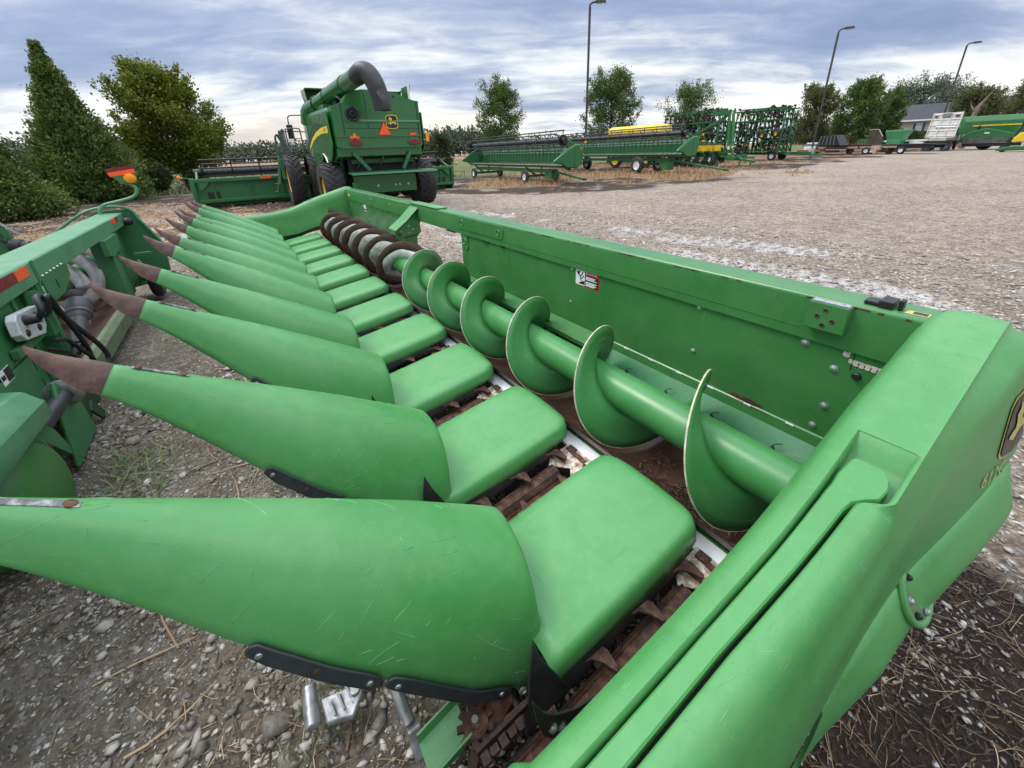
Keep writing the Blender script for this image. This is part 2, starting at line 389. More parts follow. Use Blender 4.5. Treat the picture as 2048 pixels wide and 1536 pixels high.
def build_ground():
    n = 620; k = 7.6; ext = 900.0
    u = np.linspace(-1, 1, n); s = ext*np.sinh(k*u)/math.sinh(k)
    X, Y = np.meshgrid(s+.5, s+1.0, indexing='ij'); x = X.ravel(); y = Y.ravel()
    z = ground_h(x, y)
    me = bpy.data.meshes.new('ground'); me.vertices.add(n*n)
    co = np.empty((n*n, 3)); co[:, 0] = x; co[:, 1] = y; co[:, 2] = z; me.vertices.foreach_set('co', co.ravel())
    i = np.arange(n-1); A, B = np.meshgrid(i, i, indexing='ij'); a = (A*n+B).ravel()
    q = np.stack([a, a+n, a+n+1, a+1], 1).astype(np.int32)
    me.loops.add(q.size); me.polygons.add(len(q)); me.loops.foreach_set('vertex_index', q.ravel())
    me.polygons.foreach_set('loop_start', np.arange(0, q.size, 4, dtype=np.int32)); me.polygons.foreach_set('use_smooth', np.ones(len(q), bool))
    me.update(); me.validate()
    g, mu, gr, we, wet, fi, n1, n2, n4 = zones(x, y)
    for nm, ch in (('zone_a', (g, mu, gr)), ('zone_b', (we, wet, fi))):
        at = me.attributes.new(nm, 'FLOAT_COLOR', 'POINT'); c = np.ones((n*n, 4), np.float32)
        for j in range(3): c[:, j] = ch[j]
        at.data.foreach_set('color', c.ravel())
    m, t, b = new_mat('yard_ground'); L = t.links.new
    co = N(t, 'ShaderNodeTexCoord').outputs['Object']
    za = N(t, 'ShaderNodeAttribute', attribute_name='zone_a'); zb = N(t, 'ShaderNodeAttribute', attribute_name='zone_b')
    sa = N(t, 'ShaderNodeSeparateColor'); L(za.outputs['Color'], sa.inputs[0]); sb = N(t, 'ShaderNodeSeparateColor'); L(zb.outputs['Color'], sb.inputs[0])
    def vor(scale, feat='F1'):
        v = N(t, 'ShaderNodeTexVoronoi', feature=feat, i_Scale=scale); L(co, v.inputs['Vector']); return v
    nz = lambda s, d=5, r=.6, di=0.0: noise(t, co, s, d, r, di)
    # gravel: two sizes of chips with their own greys and tans
    v1 = vor(24); v2 = vor(52); s1 = N(t, 'ShaderNodeSeparateColor'); L(v1.outputs['Color'], s1.inputs[0]); s2 = N(t, 'ShaderNodeSeparateColor'); L(v2.outputs['Color'], s2.inputs[0])
    g1 = ramp(t, s1.outputs[0], [(0, (.13, .115, .10)), (.35, (.27, .25, .23)), (.65, (.40, .375, .35)), (.88, (.50, .47, .43)), (1, (.72, .70, .67))])
    g2 = ramp(t, s2.outputs[1], [(0, (.10, .085, .07)), (.5, (.31, .28, .25)), (1, (.56, .53, .49))])
    gcol = mixc(t, ramp(t, nz(11, 3), [(.4, (0,)*3), (.6, (1,)*3)]).outputs[0], g1.outputs[0], g2.outputs[0])
    gcol = mixc(t, mathn(t, 'MULTIPLY', ramp(t, v1.outputs['Distance'], [(.25, (0,)*3), (.6, (1,)*3)]).outputs[0], .6), gcol, (.11, .095, .08))
    big = ramp(t, nz(.35, 6, .65), [(.35, (1.02, 1.0, .98)), (.65, (1.42, 1.36, 1.29))])
    gcol = mixc(t, 1.0, gcol, big.outputs[0], 'MULTIPLY')
    clump = ramp(t, nz(4.5, 7, .75, .3), [(.36, (.50, .475, .45)), (.5, (1.0, .985, .965)), (.66, (1.48, 1.47, 1.45))])
    gcol = mixc(t, .85, gcol, clump.outputs[0], 'MULTIPLY'); gcol = mixc(t, 1.0, gcol, (1.0, .91, .81), 'MULTIPLY')
    silt = ramp(t, nz(1.6, 6, .65, .6), [(.5, (0,)*3), (.66, (1,)*3)])
    gcol = mixc(t, mathn(t, 'MULTIPLY', silt.outputs[0], .55), gcol, (.35, .31, .28))
    # mud with crumbs, a little moss and sunk pebbles
    mu1 = ramp(t, mathn(t, 'ADD', mathn(t, 'MULTIPLY', nz(5, 9, .74, .6), .62), mathn(t, 'MULTIPLY', nz(38, 6, .72, .8), .38)), [(.34, (.062, .050, .034)), (.45, (.155, .130, .096)), (.56, (.275, .238, .19)), (.70, (.44, .40, .345))])
    mcol = mixc(t, mathn(t, 'MULTIPLY', ramp(t, nz(3.1, 6, .7), [(.5, (0,)*3), (.7, (1,)*3)]).outputs[0], .5), mu1.outputs[0], (.075, .085, .04))
    mcol = mixc(t, ramp(t, s2.outputs[2], [(.88, (0,)*3), (.90, (1,)*3)]).outputs[0], mcol, g2.outputs[0])
    # dark needle and stalk litter
    lcol = ramp(t, nz(26, 8, .75, 1.2), [(.32, (.010, .007, .005)), (.5, (.040, .024, .016)), (.66, (.085, .05, .032)), (.85, (.19, .135, .085))])
    grc = ramp(t, nz(9, 8, .75, .5), [(.3, (.05, .065, .02)), (.55, (.125, .14, .05)), (.8, (.235, .22, .11))])
    wec = ramp(t, nz(16, 8, .75, .8), [(.3, (.10, .05, .025)), (.5, (.25, .135, .058)), (.75, (.40, .26, .12))])
    fic = ramp(t, nz(.6, 6), [(.3, (.20, .12, .07)), (.7, (.30, .20, .12))])
    edge = lambda o, w=.5: ramp(t, mathn(t, 'ADD', o, mathn(t, 'MULTIPLY', mathn(t, 'SUBTRACT', nz(6, 6, .7), .5), w)), [(.35, (0,)*3), (.65, (1,)*3)]).outputs[0]
    c = mixc(t, edge(sa.outputs[0], .9), mcol, gcol)
    c = mixc(t, edge(sa.outputs[1], .9), c, lcol.outputs[0])
    c = mixc(t, edge(sa.outputs[2], .8), c, grc.outputs[0])
    c = mixc(t, mathn(t, 'MULTIPLY', edge(sb.outputs[0], 1.0), .85), c, wec.outputs[0])
    c = mixc(t, sb.outputs[2], c, fic.outputs[0])
    wet_sheen = mathn(t, 'MULTIPLY', sb.outputs[1], ramp(t, nz(9, 5), [(.3, (0.2,)*3), (.55, (1,)*3)]).outputs[0])
    c = mixc(t, mathn(t, 'MULTIPLY', wet_sheen, .8), c, (.52, .505, .50))  # pale sky sheen painted into the base colour of wet ground
    L(c, b.inputs['Base Color'])
    L(mathn(t, 'SUBTRACT', .92, mathn(t, 'MULTIPLY', wet_sheen, .72)), b.inputs['Roughness'])
    b.inputs['Specular IOR Level'].default_value = .4
    hgt = mathn(t, 'ADD', mathn(t, 'MULTIPLY', v1.outputs['Distance'], -.8), mathn(t, 'MULTIPLY', nz(26, 8, .74, .8), 1.8))
    hgt = mathn(t, 'MULTIPLY', hgt, mathn(t, 'SUBTRACT', 1.0, mathn(t, 'MULTIPLY', wet_sheen, .9)))
    bump(t, b, hgt, .9, .03)
    me.materials.append(m)
    o = bpy.data.objects.new('ground', me); COL.objects.link(o); tag(o, kind='structure')
build_ground()
# ================================================================== the near twelve-row corn head
HL = V(1.0, 4.6, 0)
head = thing('corn_head', 'big green twelve row corn head with raised pointed snouts filling the foreground', 'corn head', tuple(HL))
PITCH = .762
YC = [.81+i*PITCH for i in range(11)]          # deck / snout centres
def solid(o, t, off=-1):
    m = o.modifiers.new('solid', 'SOLIDIFY'); m.thickness = t; m.offset = off; return o
def scratch(mb, rings, n, seed, ln=.07, wd=.0007, u0=.05, u1=.95, v0=.1, v1=.9, main=0.0):
    """fine pale scratches and scuffs cut into a lofted skin (second material of the same mesh)"""
    r = random.Random(seed); G = np.array([[np.asarray(p, float) for p in q] for q in rings]); nu, nv = G.shape[:2]; keep = mb.mat; mb.mat = 1
    def at_(u, v):
        i = min(max(int(u), 0), nu-2); j = min(max(int(v), 0), nv-2); a = u-i; b = v-j
        return (G[i, j]*(1-b)+G[i, j+1]*b)*(1-a)+(G[i+1, j]*(1-b)+G[i+1, j+1]*b)*a, G[i+1, j]-G[i, j], G[i, j+1]-G[i, j]
    for k in range(n):
        if k % 4 == 0: cu, cv, ca = r.uniform(u0, u1)*(nu-1), r.uniform(v0, v1)*(nv-1), r.uniform(0, PI)
        u = cu+r.gauss(0, .09*nu); v = cv+r.gauss(0, .09*nv); a = ca+r.gauss(0, .35) if r.random() < .6 else r.gauss(main, .5)
        L = ln*math.exp(r.gauss(-.3, .7)); bend = r.gauss(0, .05); st = 7; rib = []
        for q in range(st+1):
            if not (0 <= u < nu-1 and 0 <= v < nv-1): break
            p, du, dv = at_(u, v); lu = np.linalg.norm(du)+1e-6; lv = np.linalg.norm(dv)+1e-6
            nn = nrm(np.cross(du, dv)); nn = nn*(1 if nn[2] > -.15 else -1)
            t = nrm(du/lu*math.cos(a)+dv/lv*math.sin(a)); x = np.cross(nn, t)*wd*(.35+math.sin(PI*(q+.3)/(st+.6)))*r.uniform(.5, 1.2)
            rib.append([p+nn*.0009-x, p+nn*.0009+x]); u += L/st*math.cos(a)/lu; v += L/st*math.sin(a)/lv; a += bend
        if len(rib) > 2: mb.loft(rib, closed=False)
    mb.mat = keep; return mb
SCRATCH = simple('pale_scratched_green', (.17, .40, .20), .45, var=.3, scale=30)
# ---------------- deck covers
def deck_mesh():
    mb = MB(); rings = []
    xs = [.455, .52, .6, .75, .9, 1.02, 1.10, 1.145, 1.172, 1.19, 1.203]
    for x in xs:
        z = .428+(x-.6)*.145
        w = .268; dz = 0
        if x > 1.12: w = .268-.085*max(0, (x-1.12)/.083)**2.2
        if x > 1.145: dz = .045*((x-1.145)/.058)**2
        side = float(np.interp(x, [.3, .8, 1.1, 1.2], [.125, .115, .085, .075]))
        prof = [(-1.02, -side), (-1.0, -.06), (-.988, -.036), (-.955, -.016), (-.90, -.004), (-.82, .001), (-.5, .006), (-.15, .008), (.15, .008), (.5, .006), (.70, .001), (.82, -.008), (.91, -.022), (.97, -.044), (1.0, -.068), (1.02, -side)]
        rings.append([(x, w*a, z-dz+b) for a, b in prof])
    # rear face drops down
    x = 1.206; z = .428+(x-.6)*.145
    rings.append([(x, .180*a, z-.060+min(b, 0)*.5) for a, b in prof])
    rings.append([(x-.005, .178*a, z-.105+min(b, 0)*.1) for a, b in prof])
    mb.loft(rings, closed=False)
    scratch(mb, rings[:9], 26, 3, .05, .00030, .15, .95, .12, .9)
    return mb
def deck_extras(d):
    for yy in (.115, -.045):
        MB().box((1.196, yy, .478), (.030, .062, .022), Matrix.Rotation(R_(22), 3, 'Y')).build('rear_tab', GREEN_STEEL, d, smooth=0, bevel=.003)
    for yy in (.072, -.094):
        MB().box((1.214, yy, .472), (.024, .026, .016), Matrix.Rotation(R_(30), 3, 'Y')).build('latch_clip', WHITE_PL, d, smooth=0, bevel=.002)
    for yy in (.125, -.035):
        MB().box((1.190, yy, .4915), (.018, .055, .010), Matrix.Rotation(R_(24), 3, 'Y')).build('slot', DARK, d, smooth=0)
    for s in (1, -1):
        m = MB(); P0 = []
        rings = []
        for x, z, w, h in ((.34, .285, .018, .085), (.5, .30, .016, .07), (.7, .325, .012, .045), (.9, .352, .010, .025), (1.06, .372, .008, .012)):
            y = s*(.268+.002)
            rings.append([(x, y, z+h/2+.012), (x, y+s*w, z-h*.1), (x, y+s*w*.8, z-h*.5), (x, y-s*.004, z-h*.5)])
        m.loft(rings); m.build('rubber_strip', RUBBER, d, smooth=60)
        m = MB()
        y = s*.285
        P = [(.388, y-s*.03, .595), (.41, y-s*.005, .53), (.445, y+s*.012, .455), (.468, y+s*.02, .40), (.465, y+s*.014, .35), (.44, y+s*.01, .33), (.36, y+s*.005, .30), (.352, y-s*.008, .40), (.368, y-s*.02, .50)]
        m.prism(P, (0, s*.006, 0)); m.build('rubber_flap', RUBBER, d, smooth=0)
dm = deck_mesh(); dm.v = [(x if x < .9 else .9+(x-.9)*1.10, y, z) for x, y, z in dm.v]
d0 = dm.build('deck_cover', [GREEN_HOOD, SCRATCH], head, smooth=50)
d0.location = (-HL[0], YC[0]-HL[1], 0)
solid(d0, .005)
deck_extras(d0)
for i, y in enumerate(YC[1:]):
    c = copy_tree(d0, head); c.location = (-HL[0], y-HL[1], random.uniform(-.004, .004))

# ---------------- snouts (folded up): local x along the axis towards the tip, z up (perpendicular), pivot at the rim
SL = 1.246
SEC = [(-.012, .246, .381, 2.5), (0.0, .252, .386, 2.5), (.05, .255, .389, 2.5), (.18, .252, .383, 2.4), (.34, .232, .315, 2.3), (.52, .200, .282, 2.25), (.72, .155, .228, 2.2), (.92, .105, .160, 2.15), (1.08, .066, .112, 2.1), (1.18, .047, .084, 2.1), (1.246, .038, .072, 2.1)]
def snout_sec(s):
    S = np.array(SEC); return [np.interp(s, S[:, 0], S[:, k]) for k in (1, 2, 3)]
def crown(s): return .012*math.sin(PI*min(max(s, 0)/SL, 1))      # ridge bows up slightly
def snout_pt(s, phi):
    w, h, e = snout_sec(s)
    y = w*math.copysign(abs(math.sin(phi))**(2/e), math.sin(phi)); d = h*(1-abs(math.cos(phi))**(2/e))
    s2 = s+max(0, 1-s/.40)*(.030-.185*(d/h))       # the rim leans back towards its lower corners
    return V(s2, y, crown(s)-d)
def snout_mesh():
    mb = MB(); rings = []
    ss = np.unique(np.concatenate([[-.012, 0, .02], np.linspace(.05, SL, 22)]))
    for s in ss:
        r = [snout_pt(s, p) for p in np.linspace(-PI/2, PI/2, 29)]
        w = snout_sec(s)[0]; k = min(1, w/.1)
        lo0 = r[0]+V(0, .012*k, -.012*k); lo1 = r[-1]+V(0, -.012*k, -.012*k)
        if s < 0: r = [q+V(0, 0, -.006) for q in r]
        rings.append([lo0+V(0, .03*k, .004)]+[lo0]+r+[lo1]+[lo1+V(0, -.03*k, .004)])
    mb.loft(rings, closed=False); scratch(mb, rings, 90, 4, .05, .00030, .05, .9, .1, .9, 0.0); return mb
WORN_STRIP = rusty('worn_strip_steel', (.03, .022, .018), (.16, .15, .15), (.62, .62, .62), scale=26, rough=.4, metal=.3, bmp=.1, lo=.35, hi=.62)
sn = snout_mesh().build('snout', [GREEN_HOOD, SCRATCH], head, smooth=55)
solid(sn, .006)
# steel point
mb = MB(); rings = []
for s, w, h, up in ((1.215, .0415, .076, .003), (1.255, .040, .074, .004), (1.30, .031, .058, .003), (1.345, .020, .038, .004), (1.385, .010, .019, .009), (1.405, .004, .008, .013), (1.41, .001, .003, .015)):
    e = 2.1; w += .003; h += .004; rings.append([V(s, w*math.copysign(abs(math.sin(p))**(2/e), math.sin(p)), up-h*(1-abs(math.cos(p))**(2/e))) for p in np.linspace(-PI/2, PI/2, 15)])
mb.loft(rings); mb.build('snout_point', RUST_TIP, sn, smooth=50)
mb = MB()
def ontop(s, y=0, lift=.002): return V(s, y, crown(s)+lift)
mb.prism([ontop(1.02, -.009, .001), ontop(1.02, .009, .001), ontop(1.17, .008, .001), ontop(1.17, -.008, .001)], (0, 0, .003))
mb.build('wear_strip', WORN_STRIP, sn, smooth=0, bevel=.001)
for s in (1.035, 1.155):
    mb = MB(); mb.lathe([(.011, 0), (.011, .003), (.008, .005), (.001, .006)], ontop(s, 0, .002), (0, 0, 1), 14); mb.build('rivet', RUST, sn)
# black edge straps low on both flanks
for side in (-1, 1):
    for s0, s1 in ((.70, .40), (.375, .09)):
        mb = MB(); outer = []; n = 9
        q = [snout_pt(s, side*PI/2) for s in np.linspace(s0, s1, n)]
        top = [p+V(0, side*.006, .024) for p in q]; bot = [p+V(0, side*.006, -.024) for p in q]
        P = [bot[0]+V(-.004, 0, .008)]+[bot[0]+V(.010, 0, .018), bot[0]+V(.014, 0, .026), top[0]+V(.008, 0, -.006)]+[top[0]+V(-.006, 0, 0)]+top[1:-1]+[top[-1]+V(.006, 0, 0), top[-1]+V(-.010, 0, -.012), bot[-1]+V(-.010, 0, .012), bot[-1]+V(.006, 0, 0)]+bot[1:-1][::-1]
        mb.prism(P, (0, side*.008, 0)); e = mb.build('edge_strap', BLACK_PLATE, sn, smooth=30, bevel=.003)
        for f in (.06, .5, .94):
            p = q[0]*(1-f)+q[-1]*f
            b = MB(); b.bolt(p+V(0, side*.014, 0), (0, side, 0), .008); b.build('strap_bolt', STEEL if f != .5 else RUST, e)
    b = MB(); b.lathe([(.014, 0), (.014, .005), (.011, .008), (.009, .004), (.001, .004)], snout_pt(.045, side*PI/2)+V(0, side*.006, -.004), (0, side, 0), 16); b.build('hinge_pin', STEEL, sn)
# small hinge lug below the rim
for side in (-1, 1):
    p = snout_pt(.03, side*PI/2); mb = MB()
    mb.prism([p+V(.05, 0, .01), p+V(-.02, 0, .02), p+V(-.03, 0, -.035), p+V(.0, 0, -.05), p+V(.025, 0, -.02)], (0, -side*.008, 0))
    mb.build('hinge_lug', GREEN_STEEL, sn, smooth=0, bevel=.002)
TIPZ = [1.598, 1.39, 1.385, 1.366, 1.371, 1.33, 1.333, 1.322, 1.276, 1.31, 1.289]
TIPX = [-.688, -.575, -.587, -.612, -.594, -.622, -.614, -.596, -.613, -.601, -.588]
PIV = V(.555, 0, .665)
for i, y in enumerate(YC):
    o = sn if i == 0 else copy_tree(sn, head)
    pz = PIV[2]+(.03 if i == 0 else 0)
    ang = math.atan2(TIPZ[i]-pz, -(TIPX[i]-PIV[0]))           # elevation of the axis
    Lr = math.hypot(TIPZ[i]-pz, TIPX[i]-PIV[0])
    o.location = (PIV[0]-HL[0], y-HL[1], pz)
    sc = Lr/1.41
    # local x -> (-cos, 0, sin); local y -> -y ; local z -> (sin,0,cos)
    if i == 0: ang, sc = R_(31), 1.06; o.location = (PIV[0]-HL[0], y+.06-HL[1], PIV[2]-.05)
    o.rotation_euler = (Matrix.Rotation(R_(-9 if i == 0 else 0), 3, 'Z') @ Matrix(((-math.cos(ang), 0, math.sin(ang)), (0, -1, 0), (math.sin(ang), 0, math.cos(ang))))).to_euler()
    o.scale = (sc, 1, 1)

for ch in sn.children:
    if ch.name.split('.')[0] in ('wear_strip', 'rivet'): ch.location.x += .055; ch.location.z -= .004

# ---------------- row units in the twelve gaps
def row_unit():
    m = MB()
    m.bx(.30, 1.0, -.13, .13, .105, .112)
    r = m.build('row_unit_base', DARK, head, smooth=0)
    for s in (-1, 1):
        m = MB()
        a = V(.10, s*.050, .15); b = V(1.05, s*.050, .292)
        m.tube([a+(b-a)*t for t in (0, .16, .2, 1)], [.014, .037, .042, .044], 14)
        d = nrm(b-a); x_, y_ = frame_of(d)
        for q in range(6):
            t = q/6*2*PI; e = x_*math.cos(t)+y_*math.sin(t)
            m.bar(a+(b-a)*.2+e*.046, b+e*.046, .005, .010, e)
        m.build('stalk_roll', RUST, r, smooth=40)
        # chain: links as one strip with side plates, with separate lugs
        m = MB()
        a = V(.20, s*.118, .262); b = V(1.10, s*.118, .362); d = nrm(b-a)
        n = 30
        for q in range(n):
            p = a+(b-a)*(q+.5)/n
            m.bar(p-d*.012, p+d*.012, .020 if q % 2 else .028, .016)
        m.bar(a+V(0, s*.03, -.012), b+V(0, s*.03, -.012), .012, .03)
        ch = m.build('gathering_chain', RUST_DARK, r, smooth=0)
        for q in range(4):
            m = MB(); p = a+(b-a)*(.10+.25*q+(.11 if s > 0 else 0)); z = p[2]+.014
            P = [V(p[0]-.045, p[1], z), V(p[0]+.035, p[1], z), V(p[0]+.048, p[1]-s*.03, z+.002), V(p[0]+.040, p[1]-s*.085, z+.002), V(p[0]+.026, p[1]-s*.092, z+.002), V(p[0]+.012, p[1]-s*.05, z), V(p[0]-.012, p[1]-s*.022, z), V(p[0]-.04, p[1]-s*.012, z)]
            m.prism(P, (0, 0, .010))
            m.prism([P[1]+V(0, 0, .009), P[2]+V(0, 0, .009), P[3]+V(0, 0, .009), P[3]+V(-.006, 0, -.03), P[1]+V(-.006, 0, -.03)], (-.008, 0, 0))
            m.build('chain_lug', RUST, ch, smooth=0, bevel=.002)
    m = MB()   # rear deck plate
    m.prism([(1.03, -.085, .330), (1.07, -.035, .334), (1.10, .0, .337), (1.07, .035, .334), (1.03, .085, .330), (1.07, .128, .336), (1.21, .128, .352), (1.21, -.128, .352), (1.07, -.128, .336)], (0, 0, -.006))
    m.build('deck_plate', PLATE, r, smooth=0)
    m = MB()
    for x, y in ((1.10, -.065), (1.11, .068)):
        m = MB(); m.lathe([(.019, 0), (.019, .007), (.012, .007), (.010, .003), (.001, .003)], (x, y, .342), (-.09, 0, 1), 14)
        m.build('plate_bolt', RUST_DARK, r)
        m = MB(); m.lathe([(.009, 0), (.009, .006), (.001, .008)], (x+.06, y*.6, .349), (-.09, 0, 1), 8); m.build('plate_bolt', RUST_DARK, r)
    m = MB(); m.box((1.175, .02, .353), (.025, .09, .010)); m.box((1.185, .085, .355), (.04, .05, .010))
    m.build('plate_bracket', RUST, r, smooth=0, bevel=.002)
    # front idler sprocket, arm, guard
    m = MB(); c = V(.235, .225, .20)
    for k in range(9):
        t = k/9*2*PI; e = V(math.cos(t), math.sin(t), 0)
        m.bar(c+e*.02, c+e*.058, .018, .012)
    m.cyl(c-V(0, 0, .01), c+V(0, 0, .012), .040, n=18); m.cyl(c, c+V(0, 0, .02), .018, n=12)
    m.build('idler_sprocket', RUST, r, smooth=30)
    m = MB(); m.cyl(c+V(0, 0, .02), c+V(0, 0, .034), .011, n=6); m.build('sprocket_bolt', STEEL, r, smooth=0)
    m = MB()
    P = [c+V(-.02, -.03, -.03), c+V(.0, .06, -.03), c+V(.12, .05, -.025), c+V(.14, -.01, -.025), c+V(.05, -.045, -.03)]
    m.prism(P, (0, 0, .012)); m.bar(c+V(-.02, -.04, -.02), c+V(-.09, -.10, -.05), .03, .012); m.bar(c+V(.05, .03, .02), c+V(.2, .03, .05), .018, .03)
    m.build('idler_arm', RUST, r, smooth=0, bevel=.003)
    m = MB(); m.prism([(.27, .20, .165), (.33, .155, .155), (.44, .135, .17), (.54, .15, .205), (.52, .175, .21), (.40, .19, .19)], (0, 0, .006)); m.build('rust_blade', rusty('orange_rust_blade', (.07, .025, .01), (.19, .07, .025), (.30, .14, .06), 12), r, smooth=0, bevel=.002) if 'rust_blade' not in bpy.data.objects else None
    m = MB()   # green channel guard reaching forward
    rings = []
    for x, z in ((.075, .125), (.13, .145), (.215, .175)):
        rings.append([V(x, .325, z+.045), V(x, .32, z), V(x, .265, z-.012), V(x, .208, z), V(x, .203, z+.045), V(x, .211, z+.045), V(x, .216, z+.010), V(x, .265, z), V(x, .312, z+.010), V(x, .317, z+.045)])
    m.loft(rings); m.build('channel_guard', GREEN_AUGER, r, smooth=0, bevel=.002)
    return r
YG = [YC[0]-PITCH/2]+[y+PITCH/2 for y in YC]
ru = row_unit()
ru.location = (-HL[0], YG[0]-HL[1], 0)
for y in YG[1:]:
    c = copy_tree(ru, head); c.location = (-HL[0], y-HL[1], 0)

# ---------------- trough, lower frame and rear sheet
Y0, Y1_ = .26, 9.02
def hb(mb, name, mat, parent=None, **k): return mb.build(name, mat, parent or head, org=HL, **k)
XC, ZC, RF, RT = 1.545, .585, .305, .103       # auger axis, flighting and tube radius
m = MB(); prof = [(1.20, .345), (1.235, .348), (1.30, .335)]
for t in np.linspace(R_(205), R_(325), 18): prof.append((XC+.335*math.cos(t), ZC+.335*math.sin(t)))
prof += [(1.835, .43)]
ys = np.linspace(Y0, Y1_, 30)
m.loft([[V(x, y, z) for x, z in prof] for y in ys], closed=False); tr = hb(m, 'auger_trough', RUST_TROUGH, smooth=60); solid(tr, .006, 1)
m = MB(); m.loft([[V(1.195, y, .350), V(1.245, y, .3535), V(1.275, y, .352), V(1.278, y, .338), V(1.195, y, .336)] for y in (Y0, Y1_)]); hb(m, 'white_sill', WHITE_PL, smooth=0)
m = MB(); m.loft([[V(1.278, y, .356), V(1.288, y, .356), V(1.288, y, .325), V(1.278, y, .325)] for y in (Y0, Y1_)]); hb(m, 'sill_edge', GREEN_STEEL, smooth=0)
YA, YB = 3.92, 5.30                            # feeder opening
def band(y0, y1):
    m = MB()
    m.loft([[V(1.790, y, .462), V(1.875, y, .474), V(1.935, y, .556), V(1.945, y, .556), V(1.95, y, .44), V(1.79, y, .43)] for y in (y0, y1)])
    return m
mt_band = worn_paint('scuffed_floor_band', (.04, .20, .075), (.12, .26, .15), rough=.35, scratch=.6, dirt=1.3, scale=4, dirtcol=(.26, .19, .12))
for a, b in ((Y0, YA), (YB, Y1_)): hb(band(a, b), 'floor_band', mt_band, smooth=0)
m = MB()
clips = [V(1.855, y, .474) for y in (1.50, 1.20, .91, .60)]+[V(1.855, y, .474) for y in (1.85, 2.2, 2.55, 2.9)]
for k, c in enumerate(clips):
    m = MB(); m.lathe([(.014, 0), (.014, .006), (.009, .006), (.009, .02), (.006, .022), (.001, .022)], c, (0, 0, 1), 8)
    m.tube([c+V(0, 0, .018), c+V(.0, 0, .032), c+V(.012, -.014, .042), c+V(.022, -.030, .044)], .003, 6)
    hb(m, 'clip_bolt', BLACK, smooth=30)
# ledge lip between Y 1.72 and the opening
m = MB(); m.loft([[V(1.80, y, .580), V(1.935, y, .612), V(1.935, y, .600), V(1.806, y, .570), V(1.806, y, .545), V(1.80, y, .545)] for y in (1.74, YA-.02)]); hb(m, 'ledge_lip', GREEN_STEEL, smooth=0, bevel=.003)
m = MB(); m.prism([(1.80, 1.735, .58), (1.935, 1.735, .61), (1.935, 1.735, .50), (1.86, 1.735, .52)], (0, -.006, 0)); hb(m, 'ledge_end', GREEN_STEEL, smooth=0)
m = MB()
for y in (1.95, 2.2, 2.45, 2.7): m.torus((1.945-.012, y, .53), (1, 0, 0), .022, .004, 16, 6)
hb(m, 'ledge_ring', GREEN_STEEL)
XW, ZT = 1.93, 1.245
m = MB()
hole_y0, hole_y1 = .37, .45
m.bx(1.946, 1.952, .47, YA, .55, 1.06)
m.bx(1.946, 1.952, Y0, .47, .55, .955); 
m.bx(1.946, 1.952, Y0, .30, .955, 1.06); m.bx(1.946, 1.952, .30, .447, 1.008, 1.06); m.bx(1.946, 1.952, .30, .447, .955, .988)
m.bx(1.946, 1.952, .447, .47, 1.035, 1.06); m.bx(1.946, 1.952, .447, .47, .955, 1.012)
w = hb(m, 'rear_sheet', GREEN_STEEL, smooth=0)
m = MB(); m.bx(1.946, 1.952, YB, Y1_, .55, 1.06); hb(m, 'rear_sheet', GREEN_STEEL, smooth=0)
for a, b in ((Y0, 1.70), (YB, Y1_)):
    m = MB(); m.loft([[V(1.938, y, .600), V(1.944, y, .606), V(1.944, y, .553), V(1.930, y, .545)] for y in (a, b)]); hb(m, 'lower_flange', GREEN_STEEL, smooth=0)
m = MB()
for k in range(7):
    y = 1.60-.20*k; m.bx(1.9345, 1.9385, y-.035, y, .597, .6035)
hb(m, 'bright_seam_weld', WHITE_PL, smooth=0)
for (y, z, sy, sz) in ((.80, .615, .075, .018), (.74, .59, .06, .012)):
    m = MB(); m.prism([(1.9425 if z > .6 else 1.937, y+sy*math.cos(t)*(1+.25*math.sin(3*t)), z+sz*math.sin(t)*(1+.2*math.cos(2*t))) for t in np.linspace(0, 2*PI, 18, endpoint=False)], (.002, 0, 0)); hb(m, 'rust_patch', RUST, smooth=0)
# top beam with rounded front edge
def beam(y0, y1):
    m = MB(); pr = [(1.930, 1.045), (1.930, 1.225)]+[(1.930+.02-.02*math.cos(t), 1.225+.02*math.sin(t)) for t in np.linspace(.3, PI/2, 4)]+[(2.085, 1.245), (2.10, 1.235), (2.10, 1.045)]
    m.loft([[V(x, y, z) for x, z in pr] for y in (y0, y1)]); return m
hb(beam(Y0, Y1_), 'top_beam', GREEN_STEEL, smooth=30)
m = MB(); m.bx(1.9275, 1.9300, .64, YA+.02, 1.092, 1.0945); hb(m, 'beam_crease', GREEN_STEEL, smooth=0)
# scraped edge along the top corner
m = MB()
for k in range(26):
    y = .32+k*.05+random.uniform(-.02, .02); l = random.uniform(.015, .05)
    if y < .62: m.bx(1.9290, 1.9320, y, y+l, 1.226+random.uniform(-.003, .003), 1.232)
m2 = MB()
for k in range(18):
    y = random.uniform(.7, 2.6); l = random.uniform(.02, .12); m2.bx(1.9290, 1.9320, y, y+l, 1.2285, 1.2325)
hb(m, 'scraped_edge', RUST, smooth=0); hb(m2, 'scraped_edge', RUST, smooth=0)
